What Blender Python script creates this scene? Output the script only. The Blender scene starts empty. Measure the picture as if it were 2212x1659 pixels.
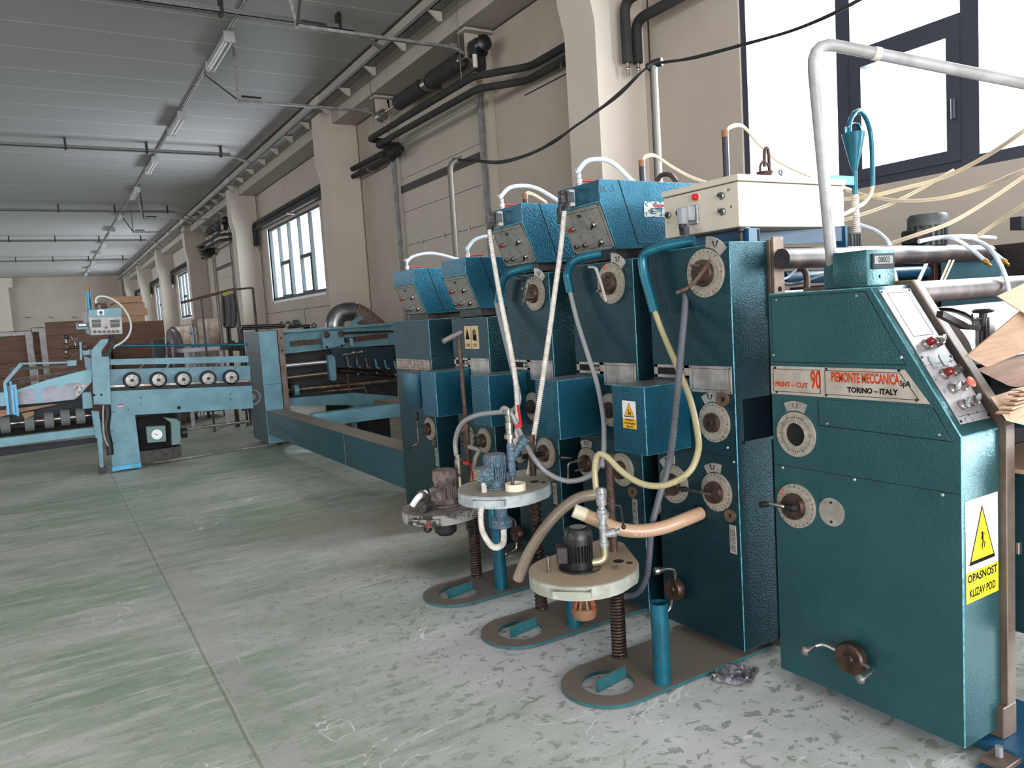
import bpy, bmesh, math, random
from mathutils import Vector, Matrix
random.seed(7)
C = bpy.context.scene
COL = bpy.context.scene.collection
PI = math.pi
V = Vector

# ---------------------------------------------------------------- camera
FPX, CX, CY, CAMZ = 1660.0, 1106.0, 829.5, 1.5
_y = V((95-CX, -(743-CY), -FPX)).normalized()
_z = -V((2340-CX, -(19500-CY), -FPX)).normalized()
_z = (_z - _y*_y.dot(_z)).normalized()
_x = _y.cross(_z)
R3 = Matrix((_x, _y, _z))                 # world = R3 @ camera-space
cam_d = bpy.data.cameras.new('camera')
cam_d.sensor_width = 36.0; cam_d.lens = FPX/2212*36.0
cam_d.clip_start = 0.05; cam_d.clip_end = 300
cam = bpy.data.objects.new('camera', cam_d); COL.objects.link(cam)
cam.matrix_world = Matrix.Translation((0, 0, CAMZ)) @ R3.to_4x4()
C.camera = cam

def ray(u, v): return R3 @ V((u-CX, -(v-CY), -FPX))
def P(u, v, ax, val):
    """point of the line of sight through a photo pixel lying on the plane ax = val"""
    d = ray(u, v); i = 'xyz'.index(ax); o = V((0, 0, CAMZ))
    return o + d*((val-o[i])/d[i])
def PP(u, v, p0, n):
    d = ray(u, v); o = V((0, 0, CAMZ)); p0 = V(p0); n = V(n)
    return o + d*((p0-o).dot(n)/d.dot(n))

# ---------------------------------------------------------------- world, light, exposure
C.view_settings.view_transform = 'Standard'
C.view_settings.look = 'None'
C.view_settings.gamma = 1.0
C.view_settings.exposure = 0.62
C.view_settings.use_curve_mapping = False
w = bpy.data.worlds.new('world'); C.world = w; w.use_nodes = True
bg = w.node_tree.nodes['Background']
bg.inputs[0].default_value = (0.86, 0.93, 1.0, 1); bg.inputs[1].default_value = 3.0

XW, XP, ZC = 5.43, 4.82, 5.75             # window wall, pillar face, ceiling
def area(name, loc, size, direction, power, col=(1, 1, 1)):
    l = bpy.data.lights.new(name, 'AREA'); l.shape = 'RECTANGLE'
    l.size, l.size_y = size; l.energy = power; l.color = col
    o = bpy.data.objects.new(name, l); COL.objects.link(o)
    o.location = loc; o.rotation_euler = V(direction).to_track_quat('-Z', 'Y').to_euler()
    return o
# daylight standing just outside each window opening of the wall on the right
WINS = [(0.30, 4.82), (16.7, 21.2), (32.9, 37.4), (41.0, 45.5), (49.1, 53.6)]
for i, (a, b) in enumerate(WINS):
    area('window_daylight', (XW+0.75, (a+b)/2, 3.25), (b-a+0.3, 2.3), (-1, 0, -0.0), 800 if i == 0 else 430, (0.93, 0.97, 1.0) if i == 0 else (0.86, 0.92, 1.0))
area('window_daylight', (XW+0.75, -5.6, 3.25), (4.7, 2.3), (-1, 0, 0), 700, (0.93, 0.97, 1.0))
# far side of the hall: long row of windows, and an unseen gate added to brighten the near floor
area('window_daylight', (-15.6, 1, 3.4), (17, 2.3), (1, 0, 0), 330, (1.0, 0.95, 0.89))
area('window_daylight', (-15.6, 42, 3.4), (30, 2.3), (1, 0, 0), 1050, (0.88, 0.93, 1.0))
area('gate_daylight', (-2.0, -9.6, 2.3), (9, 4.2), (0, 1, 0.0), 900, (0.97, 0.98, 1.0))
# unseen side door added in the window wall for glare on cabinet ends
area('door_daylight', (XW+0.6, -0.65, 1.35), (1.5, 2.5), (-1, 0, 0), 170, (0.93, 0.97, 1.0))

# ---------------------------------------------------------------- helpers
class MB:
    def __init__(s): s.bm = bmesh.new()
    def box(s, x0, x1, y0, y1, z0, z1, bev=0.0, seg=1, wear=False):
        b = s.bm
        x0, x1 = min(x0, x1), max(x0, x1); y0, y1 = min(y0, y1), max(y0, y1); z0, z1 = min(z0, z1), max(z0, z1)
        vs = [b.verts.new((x, y, z)) for x in (x0, x1) for y in (y0, y1) for z in (z0, z1)]
        fs = [b.faces.new([vs[i] for i in f]) for f in ((0,1,3,2),(4,6,7,5),(0,4,5,1),(2,3,7,6),(0,2,6,4),(1,5,7,3))]
        if bev > 0:
            es = {e for f in fs for e in f.edges}
            r_ = bmesh.ops.bevel(b, geom=list(es), offset=bev, segments=seg, affect='EDGES', profile=0.5)
            if wear:
                for f in r_['faces']: f.material_index = 1
        return s
    def prism(s, pts, vec, bev=0.0, seg=2, wear=False):
        b = s.bm; vec = V(vec); pts = [V(p) for p in pts]; n = len(pts)
        a = [b.verts.new(p) for p in pts]; c = [b.verts.new(p+vec) for p in pts]
        fs = [b.faces.new(a), b.faces.new(c[::-1])]
        for i in range(n): fs.append(b.faces.new((a[i], c[i], c[(i+1) % n], a[(i+1) % n])))
        bmesh.ops.recalc_face_normals(b, faces=fs)
        if bev > 0:
            es = {e for f in fs for e in f.edges}
            r_ = bmesh.ops.bevel(b, geom=list(es), offset=bev, segments=seg, affect='EDGES', profile=0.5)
            if wear:
                for f in r_['faces']: f.material_index = 1
        return s
    def lathe(s, o, axis, prof, n=28, cap=True):
        """prof: list of (radius, height along axis)"""
        b = s.bm; o = V(o); ax = V(axis).normalized()
        t = V((0, 0, 1)) if abs(ax.z) < 0.9 else V((1, 0, 0))
        u = ax.cross(t).normalized(); v = ax.cross(u)
        rings = []
        for r, h in prof:
            rings.append([b.verts.new(o+ax*h+(u*math.cos(2*PI*i/n)+v*math.sin(2*PI*i/n))*r) for i in range(n)])
        fs = []
        for A, B in zip(rings, rings[1:]):
            for i in range(n): fs.append(b.faces.new((A[i], A[(i+1) % n], B[(i+1) % n], B[i])))
        if cap:
            for ring, (r, h) in ((rings[0], prof[0]), (rings[-1], prof[-1])):
                fs.append(b.faces.new(ring))
        bmesh.ops.recalc_face_normals(b, faces=fs)
        return s
    def ring(s, o, axis, r0, r1, h, n=36):
        """flat washer, inner radius r0, outer r1, from o along axis by h"""
        b = s.bm
        prof = [(r0, 0), (r1, 0), (r1, h), (r0, h), (r0, 0)]
        o = V(o); ax = V(axis).normalized(); t = V((0, 0, 1)) if abs(ax.z) < 0.9 else V((1, 0, 0))
        u = ax.cross(t).normalized(); v = ax.cross(u); rings = []
        for r, hh in prof[:-1]:
            rings.append([b.verts.new(o+ax*hh+(u*math.cos(2*PI*i/n)+v*math.sin(2*PI*i/n))*r) for i in range(n)])
        rings.append(rings[0]); fs = []
        for A, B in zip(rings, rings[1:]):
            for i in range(n): fs.append(b.faces.new((A[i], A[(i+1) % n], B[(i+1) % n], B[i])))
        bmesh.ops.recalc_face_normals(b, faces=fs)
        return s
    def cyl(s, p0, p1, r, r2=None, n=20, cap=True):
        p0 = V(p0); p1 = V(p1); d = p1-p0
        return s.lathe(p0, d, [(r, 0), (r if r2 is None else r2, d.length)], n, cap)
    def ball(s, o, r, n=14, sc=(1, 1, 1)):
        m = Matrix.Translation(V(o)) @ Matrix.Diagonal((*sc, 1))
        bmesh.ops.create_uvsphere(s.bm, u_segments=n, v_segments=max(6, n//2), radius=r, matrix=m); return s
    def tube(s, pts, r, n=10, sub=8, smooth=True, cap=True, rfun=None):
        pts = [V(p) for p in pts]
        path = catmull(pts, sub) if smooth and len(pts) > 2 else pts
        return s.sweep(path, r, n, cap, rfun)
    def sweep(s, path, r, n=10, cap=True, rfun=None):
        b = s.bm; L = len(path); rings = []; up = None
        for i, p in enumerate(path):
            t = (path[min(i+1, L-1)]-path[max(i-1, 0)])
            if t.length < 1e-9: t = V((0, 0, 1))
            t.normalize()
            if up is None:
                a = V((0, 0, 1)) if abs(t.z) < 0.9 else V((1, 0, 0)); up = (a-t*a.dot(t)).normalized()
            else:
                up = up-t*up.dot(t); up = up.normalized() if up.length > 1e-6 else V((1, 0, 0))
            w_ = t.cross(up); rr = r if rfun is None else rfun(i, L)
            rings.append([b.verts.new(p+(up*math.cos(2*PI*k/n)+w_*math.sin(2*PI*k/n))*rr) for k in range(n)])
        fs = []
        for A, B in zip(rings, rings[1:]):
            for k in range(n): fs.append(b.faces.new((A[k], A[(k+1) % n], B[(k+1) % n], B[k])))
        if cap: fs.append(b.faces.new(rings[0])); fs.append(b.faces.new(rings[-1]))
        bmesh.ops.recalc_face_normals(b, faces=fs)
        return s
    def ribbed(s, pts, r, pitch=0.008, amp=0.15, n=12):
        """corrugated hose"""
        path = resample(catmull([V(p) for p in pts], 12), pitch/2)
        return s.sweep(path, r, n, True, lambda i, L: r*(1+amp*(1 if i % 2 else -1)))
    def helix(s, p0, p1, r, wire, turns, n=6):
        p0 = V(p0); p1 = V(p1); ax = (p1-p0); L = ax.length; ax.normalize()
        t = V((1, 0, 0)) if abs(ax.x) < 0.9 else V((0, 1, 0)); u = ax.cross(t).normalized(); v = ax.cross(u)
        N = int(turns*14)
        return s.sweep([p0+ax*(L*i/N)+(u*math.cos(2*PI*turns*i/N)+v*math.sin(2*PI*turns*i/N))*r for i in range(N+1)], wire, n)
    def bar(s, p0, p1, w_, h, bev=0.0):
        """rectangular bar between two points, width w_ sideways, height h"""
        p0 = V(p0); p1 = V(p1); t = (p1-p0).normalized()
        a = V((0, 0, 1)) if abs(t.z) < 0.95 else V((0, 1, 0)); sd = t.cross(a).normalized(); up = sd.cross(t)
        q = [p0+sd*i*w_/2+up*j*h/2 for i, j in ((-1, -1), (1, -1), (1, 1), (-1, 1))]
        return s.prism(q, p1-p0, bev, 1)
    def mesh(s, m):
        s.bm.from_mesh(m); return s
    def boolean_none(s): return s

def catmull(p, sub):
    out = []; n = len(p)
    for i in range(n-1):
        a = p[max(i-1, 0)]; b = p[i]; c = p[i+1]; d = p[min(i+2, n-1)]
        for k in range(sub):
            t = k/sub
            out.append(0.5*((2*b)+(c-a)*t+(2*a-5*b+4*c-d)*t*t+(3*b-a-3*c+d)*t**3))
    out.append(p[-1]); return out
def resample(path, step):
    out = [path[0].copy()]; acc = 0.0
    for a, b in zip(path, path[1:]):
        d = (b-a).length
        while acc+d >= step:
            t = (step-acc)/d; a = a+(b-a)*t; out.append(a.copy()); d = (b-a).length; acc = 0.0
            if d < 1e-9: break
        acc += d
    return out

SEED = [0]
def tag(o, label=None, cat=None, group=None, kind=None):
    if label: o['label'] = label
    if cat: o['category'] = cat
    if group: o['group'] = group
    if kind: o['kind'] = kind
    return o
def wloc(o):
    l = V((0, 0, 0))
    while o: l = l+V(o.location); o = o.parent
    return l
def obj(name, mb, m, parent=None, label=None, cat=None, group=None, kind=None, sharp=0.6, m2=None):
    bm = mb.bm if isinstance(mb, MB) else mb
    bm.verts.ensure_lookup_table()
    if parent is not None: off = wloc(parent)
    else:
        lo = V((min(v.co.x for v in bm.verts), min(v.co.y for v in bm.verts), min(v.co.z for v in bm.verts)))
        hi = V((max(v.co.x for v in bm.verts), max(v.co.y for v in bm.verts), lo.z))
        off = (lo+hi)/2
    bmesh.ops.translate(bm, verts=bm.verts, vec=-off)
    bmesh.ops.recalc_face_normals(bm, faces=bm.faces)
    for f in bm.faces: f.smooth = True
    for e in bm.edges:
        if len(e.link_faces) == 2 and e.calc_face_angle(0) > sharp: e.smooth = False
    me = bpy.data.meshes.new(name); bm.to_mesh(me); bm.free()
    me.materials.append(m)
    if m2: me.materials.append(m2)
    o = bpy.data.objects.new(name, me); COL.objects.link(o)
    if parent is not None: o.parent = parent
    else: o.location = off
    return tag(o, label, cat, group, kind)
def thing(name, loc, label, cat, group=None):
    o = bpy.data.objects.new(name, None); COL.objects.link(o); o.location = loc
    o.empty_display_size = 0.1
    return tag(o, label, cat, group)
def struct(name, mb, m, parent=None):
    return obj(name, mb, m, parent, kind=None if parent else 'structure')
def copy_tree(o, parent=None):
    c = o.copy(); COL.objects.link(c); c.parent = parent
    for ch in list(o.children): copy_tree(ch, c)
    return c

_fc = {}
def text(name, s, loc, size, right, up, m, parent, ext=0.0006, align='CENTER', bold=0.0, sx=1.0):
    """raised lettering: right and up are the directions the line and the letters run in"""
    cu = bpy.data.curves.new(name, 'FONT'); cu.body = s; cu.size = size; cu.extrude = ext
    cu.align_x = align; cu.align_y = 'CENTER'; cu.offset = bold; cu.resolution_u = 3
    t = bpy.data.objects.new(name, cu); COL.objects.link(t)
    bpy.context.view_layer.update()
    me = bpy.data.meshes.new_from_object(t.evaluated_get(bpy.context.evaluated_depsgraph_get()))
    bpy.data.objects.remove(t); bpy.data.curves.remove(cu)
    r = V(right).normalized(); u = V(up).normalized(); nrm = r.cross(u)
    mat = Matrix((r*sx, u, nrm)).transposed().to_4x4(); mat.translation = V(loc)
    me.transform(mat)
    b = MB(); b.bm.from_mesh(me); bpy.data.meshes.remove(me)
    return obj(name, b, m, parent)

# ---------------------------------------------------------------- materials
def srgb(r, g, b):
    f = lambda c: ((c/255+0.055)/1.055)**2.4 if c/255 > 0.04045 else c/255/12.92
    return (f(r), f(g), f(b), 1)
_mats = {}
def mat(name, col, rough=0.5, metal=0.0, col2=None, scale=8.0, lo=0.4, hi=0.6, bump=0.0, bscale=60.0,
        dust=0.0, dcol=(150, 140, 128), spec=0.5, stretch=None, detail=4, emit=None, bvor=False, rvar=0.0):
    if name in _mats: return _mats[name]
    m = bpy.data.materials.new(name); m.use_nodes = True; nt = m.node_tree; N = nt.nodes; L = nt.links
    b = N['Principled BSDF']; b.inputs['Roughness'].default_value = rough; b.inputs['Metallic'].default_value = metal
    b.inputs['Specular IOR Level'].default_value = spec
    tc = N.new('ShaderNodeTexCoord'); co = tc.outputs['Object']
    if stretch:
        mp = N.new('ShaderNodeMapping'); mp.inputs['Scale'].default_value = stretch
        L.new(co, mp.inputs[0]); co = mp.outputs[0]
    c1 = srgb(*col)
    out = None
    if col2 is not None:
        n = N.new('ShaderNodeTexNoise'); n.inputs['Scale'].default_value = scale; n.inputs['Detail'].default_value = detail
        n.inputs['Roughness'].default_value = 0.6
        r = N.new('ShaderNodeMapRange'); r.inputs[1].default_value = lo; r.inputs[2].default_value = hi
        x = N.new('ShaderNodeMix'); x.data_type = 'RGBA'
        x.inputs[6].default_value = c1; x.inputs[7].default_value = srgb(*col2)
        L.new(co, n.inputs['Vector']); L.new(n.outputs[0], r.inputs[0]); L.new(r.outputs[0], x.inputs[0])
        out = x.outputs[2]
        if rvar:
            rr = N.new('ShaderNodeMapRange'); rr.inputs[3].default_value = rough; rr.inputs[4].default_value = rough+rvar
            L.new(r.outputs[0], rr.inputs[0]); L.new(rr.outputs[0], b.inputs['Roughness'])
    if dust > 0:
        g = N.new('ShaderNodeNewGeometry'); sp = N.new('ShaderNodeSeparateXYZ'); L.new(g.outputs['Normal'], sp.inputs[0])
        r = N.new('ShaderNodeMapRange'); r.inputs[1].default_value = 0.75; r.inputs[2].default_value = 0.97; r.inputs[4].default_value = dust
        L.new(sp.outputs[2], r.inputs[0])
        x = N.new('ShaderNodeMix'); x.data_type = 'RGBA'; L.new(r.outputs[0], x.inputs[0])
        if out is not None: L.new(out, x.inputs[6])
        else: x.inputs[6].default_value = c1
        x.inputs[7].default_value = srgb(*dcol); out = x.outputs[2]
    if out is not None: L.new(out, b.inputs['Base Color'])
    else: b.inputs['Base Color'].default_value = c1
    if bump > 0:
        if bvor:
            n = N.new('ShaderNodeTexVoronoi'); n.inputs['Scale'].default_value = bscale; n.feature = 'SMOOTH_F1'
        else:
            n = N.new('ShaderNodeTexNoise'); n.inputs['Scale'].default_value = bscale; n.inputs['Detail'].default_value = 3
        bp = N.new('ShaderNodeBump'); bp.inputs['Strength'].default_value = bump; bp.inputs['Distance'].default_value = 0.004
        L.new(tc.outputs['Object'], n.inputs['Vector']); L.new(n.outputs[0], bp.inputs['Height']); L.new(bp.outputs[0], b.inputs['Normal'])
    if emit:
        b.inputs['Emission Color'].default_value = c1; b.inputs['Emission Strength'].default_value = emit
    _mats[name] = m; return m

TEAL  = mat('teal_hammer_paint', (23, 57, 66), 0.31, 0.6, (27, 63, 72), 3, bump=0.75, bscale=130, dust=0.85, dcol=(150, 142, 132))
TEALG = mat('green_teal_hammer_paint', (46, 86, 92), 0.31, 0.55, (52, 93, 99), 3, bump=0.35, bscale=130, dust=0.3)
TEALR = mat('bright_teal_hammer_paint', (24, 82, 102), 0.31, 0.6, (28, 88, 110), 4, bump=0.55, bscale=120, dust=0.85, dcol=(138, 130, 122))  # same teal as the cabinets, brightened to put light on the boxes into the colour
TEALB = mat('blue_tube_paint', (28, 100, 120), 0.3, 0.4, (22, 84, 102), 9, bump=0.15, bscale=60)
WEAR  = mat('worn_paint_edge', (92, 156, 172), 0.4, 0.2, (44, 104, 124), 40, 0.40, 0.62)
LBLUE = mat('light_blue_machine_paint', (96, 138, 152), 0.42, 0.0, (82, 122, 135), 5, bump=0.1, bscale=40, dust=0.3)
LBLUE2 = mat('bright_blue_paint', (70, 160, 200), 0.42, 0.0, (60, 140, 180), 6)
STEEL = mat('bare_steel', (150, 145, 140), 0.35, 0.9, (110, 100, 92), 20, bump=0.1)
DSTEEL = mat('dark_oily_steel', (38, 36, 36), 0.45, 0.6, (60, 54, 50), 14, bump=0.2, bscale=30)
CHROME = mat('chrome', (168, 162, 158), 0.22, 0.95)
ZINC  = mat('galvanised_fittings', (176, 178, 180), 0.35, 0.45, (146, 146, 146), 30, bump=0.1)
GALV  = mat('galvanised_strip', (150, 148, 146), 0.5, 0.5, (125, 122, 120), 12)
RUST  = mat('rusty_brown_steel', (92, 68, 56), 0.6, 0.4, (58, 44, 38), 25, bump=0.3, bscale=80)
BROWN = mat('brown_frame_plate', (112, 96, 84), 0.5, 0.3, (96, 80, 70), 9, bump=0.05)
ALU   = mat('brushed_aluminium_plate', (176, 170, 164), 0.36, 0.45, (150, 142, 136), 14)
ALUL  = mat('bright_aluminium_plate', (166, 160, 164), 0.45, 0.2, (154, 148, 150), 10)
DIAL  = mat('worn_aluminium_dial', (160, 152, 140), 0.5, 0.2, (136, 126, 113), 60, 0.42, 0.66, bump=0.1)
HUB   = mat('brown_oily_hub', (82, 60, 50), 0.42, 0.5, (54, 40, 34), 30, bump=0.1)
BLACK = mat('black_plastic', (20, 20, 22), 0.4)
BLKP  = mat('black_foam_insulation', (30, 29, 28), 0.85, 0, (42, 40, 38), 6)
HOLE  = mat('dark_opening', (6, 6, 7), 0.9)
CREAM = mat('cream_enamel', (196, 187, 172), 0.42, bump=0.02)
WPLAS = mat('white_plastic', (226, 226, 228), 0.4)
WHOSE = mat('white_corrugated_hose', (215, 208, 198), 0.45, 0, (190, 182, 172), 30)
GHOSE = mat('grey_corrugated_hose', (84, 86, 92), 0.5)
CHOSE = mat('pale_blue_air_hose', (200, 212, 224), 0.3)
RED   = mat('red_plastic', (176, 24, 20), 0.35)
REDL  = mat('faded_red_plastic', (212, 110, 92), 0.35)
REDD  = mat('dark_red_lamp', (120, 30, 28), 0.2)
YEL   = mat('yellow_sticker', (226, 206, 40), 0.75, spec=0.2)
YEL2  = mat('orange_yellow_sticker', (214, 160, 30), 0.5)
WSTK  = mat('white_sticker', (214, 210, 208), 0.75, spec=0.2)
DKINK = mat('black_print', (24, 22, 24), 0.85, spec=0.1)
REDINK = mat('red_print', (178, 58, 30), 0.8, spec=0.1)
TABLE = mat('dusty_grey_table_paint', (172, 178, 180), 0.55, 0, (140, 148, 152), 16, bump=0.15, dust=0.95, dcol=(146, 134, 120))
DIRTY = mat('ink_caked_grey', (92, 84, 80), 0.75, 0, (40, 36, 36), 12, bump=0.5, bscale=40, dust=0.6, dcol=(120, 110, 104))
PLATE = mat('dusty_floor_plate', (28, 84, 92), 0.5, 0, (36, 92, 98), 20, dust=1.0, dcol=(118, 106, 96))
CARD  = mat('cardboard', (150, 116, 90), 0.8, 0, (134, 102, 78), 6, stretch=(1, 1, 14), bump=0.1)
CARDL = mat('light_cardboard', (184, 150, 122), 0.8, 0, (168, 134, 108), 6, stretch=(1, 1, 20))
CARDD = mat('shadowed_brown_cardboard', (112, 84, 68), 0.85, 0, (92, 68, 54), 4, stretch=(0.6, 0.6, 16), bump=0.2)  # darkest of the cardboard browns
INKG  = mat('dark_grey_cover', (48, 48, 54), 0.75, 0.0, spec=0.2)
GREYP = mat('grey_pipe_paint', (158, 156, 158), 0.45, 0.1, (140, 136, 134), 12)
CABLE = mat('cream_cable', (206, 188, 162), 0.5)
BLKC  = mat('black_cable', (18, 17, 18), 0.5)
BLUEP = mat('blue_frame_paint', (28, 84, 116), 0.4, 0, (20, 70, 100), 8)
BLUEM = mat('worn_blue_motor_paint', (52, 86, 106), 0.6, 0, (124, 122, 120), 90, 0.5, 0.62, bump=0.4, dust=0.8, dcol=(130, 120, 110))
RUBB  = mat('black_rubber', (26, 26, 27), 0.7)
GRUB  = mat('grey_rubber', (96, 98, 98), 0.75)
TAPE  = mat('masking_tape', (224, 212, 186), 0.6)
FRAME = mat('anthracite_window_frame', (58, 60, 72), 0.4, 0.2)
TEALF = mat('teal_window_frame', (18, 30, 34), 0.6, 0.0)
PINK  = mat('pale_pink_sheet', (226, 206, 206), 0.6)
SILV  = mat('polished_cylinder', (206, 206, 210), 0.22, 0.7, (190, 186, 188), 5)
LCD   = mat('lcd_grey', (132, 136, 134), 0.8, spec=0.1)
PLAST = mat('crumpled_film', (150, 148, 158), 0.15, 0.1, (90, 84, 86), 9, bump=0.8, bscale=16)
STAIN = mat('stainless_sheet', (176, 166, 158), 0.28, 0.85, (120, 100, 84), 2.5, 0.35, 0.6)

def braided(name, c1, c2, sc=160):
    m = bpy.data.materials.new(name); m.use_nodes = True; nt = m.node_tree; N = nt.nodes; L = nt.links
    b = N['Principled BSDF']; b.inputs['Roughness'].default_value = 0.3
    tc = N.new('ShaderNodeTexCoord'); ws = []
    for rot in (0.8, -0.8):
        mp = N.new('ShaderNodeMapping'); mp.inputs['Rotation'].default_value = (rot, rot*0.6, rot)
        wv = N.new('ShaderNodeTexWave'); wv.inputs['Scale'].default_value = sc
        L.new(tc.outputs['Object'], mp.inputs[0]); L.new(mp.outputs[0], wv.inputs[0]); ws.append(wv)
    mx = N.new('ShaderNodeMath'); mx.operation = 'MULTIPLY'; L.new(ws[0].outputs['Fac'], mx.inputs[0]); L.new(ws[1].outputs['Fac'], mx.inputs[1])
    x = N.new('ShaderNodeMix'); x.data_type = 'RGBA'; x.inputs[6].default_value = srgb(*c1); x.inputs[7].default_value = srgb(*c2)
    L.new(mx.outputs[0], x.inputs[0]); L.new(x.outputs[2], b.inputs['Base Color'])
    return m
BRAIDY = braided('yellowed_braided_hose', (142, 130, 96), (206, 194, 154), 90)
BRAIDG = braided('grey_braided_hose', (118, 117, 120), (168, 167, 168), 90)
BRAIDB = braided('beige_suction_hose', (142, 124, 108), (186, 170, 150), 90)
BRAIDO = braided('peach_suction_hose', (178, 140, 110), (208, 180, 156), 90)

def glass_mat():
    m = bpy.data.materials.new('window_glass'); m.use_nodes = True; nt = m.node_tree; N = nt.nodes; L = nt.links
    N.remove(N['Principled BSDF']); o = N['Material Output']
    t = N.new('ShaderNodeBsdfTransparent'); t.inputs[0].default_value = (0.93, 0.96, 0.97, 1)
    g = N.new('ShaderNodeBsdfGlossy'); g.inputs['Roughness'].default_value = 0.05
    x = N.new('ShaderNodeMixShader'); x.inputs[0].default_value = 0.05; L.new(t.outputs[0], x.inputs[1]); L.new(g.outputs[0], x.inputs[2])
    L.new(x.outputs[0], o.inputs[0]); return m
GLASS = glass_mat()

def wall_mat(name, c1, c2, rough=0.85):
    return mat(name, c1, rough, 0, c2, 1.2, 0.3, 0.7, bump=0.06, bscale=25)
WALL = wall_mat('painted_concrete_wall', (178, 165, 152), (168, 155, 143))
PILL = wall_mat('painted_concrete_pillar', (192, 180, 167), (182, 170, 158))
BEAM = wall_mat('painted_concrete_beam', (172, 162, 152), (164, 154, 144))
SEAM = mat('dark_joint', (52, 46, 42), 0.9)
SEAML = mat('pale_joint', (176, 172, 168), 0.9)
DOORM = wall_mat('door_panel_paint', (176, 164, 150), (168, 157, 143), 0.6)

def ceiling_mat():
    m = bpy.data.materials.new('ceiling_panels'); m.use_nodes = True; nt = m.node_tree; N = nt.nodes; L = nt.links
    b = N['Principled BSDF']; b.inputs['Roughness'].default_value = 0.55
    tc = N.new('ShaderNodeNewGeometry'); sp = N.new('ShaderNodeSeparateXYZ'); L.new(tc.outputs['Position'], sp.inputs[0])
    md = N.new('ShaderNodeMath'); md.operation = 'PINGPONG'; md.inputs[1].default_value = 0.51; L.new(sp.outputs[1], md.inputs[0])
    lt = N.new('ShaderNodeMath'); lt.operation = 'LESS_THAN'; lt.inputs[1].default_value = 0.012; L.new(md.outputs[0], lt.inputs[0])
    x = N.new('ShaderNodeMix'); x.data_type = 'RGBA'; x.inputs[6].default_value = srgb(166, 163, 163); x.inputs[7].default_value = srgb(214, 208, 202)
    L.new(lt.outputs[0], x.inputs[0]); L.new(x.outputs[2], b.inputs['Base Color']); return m
CEIL = ceiling_mat()

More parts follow.
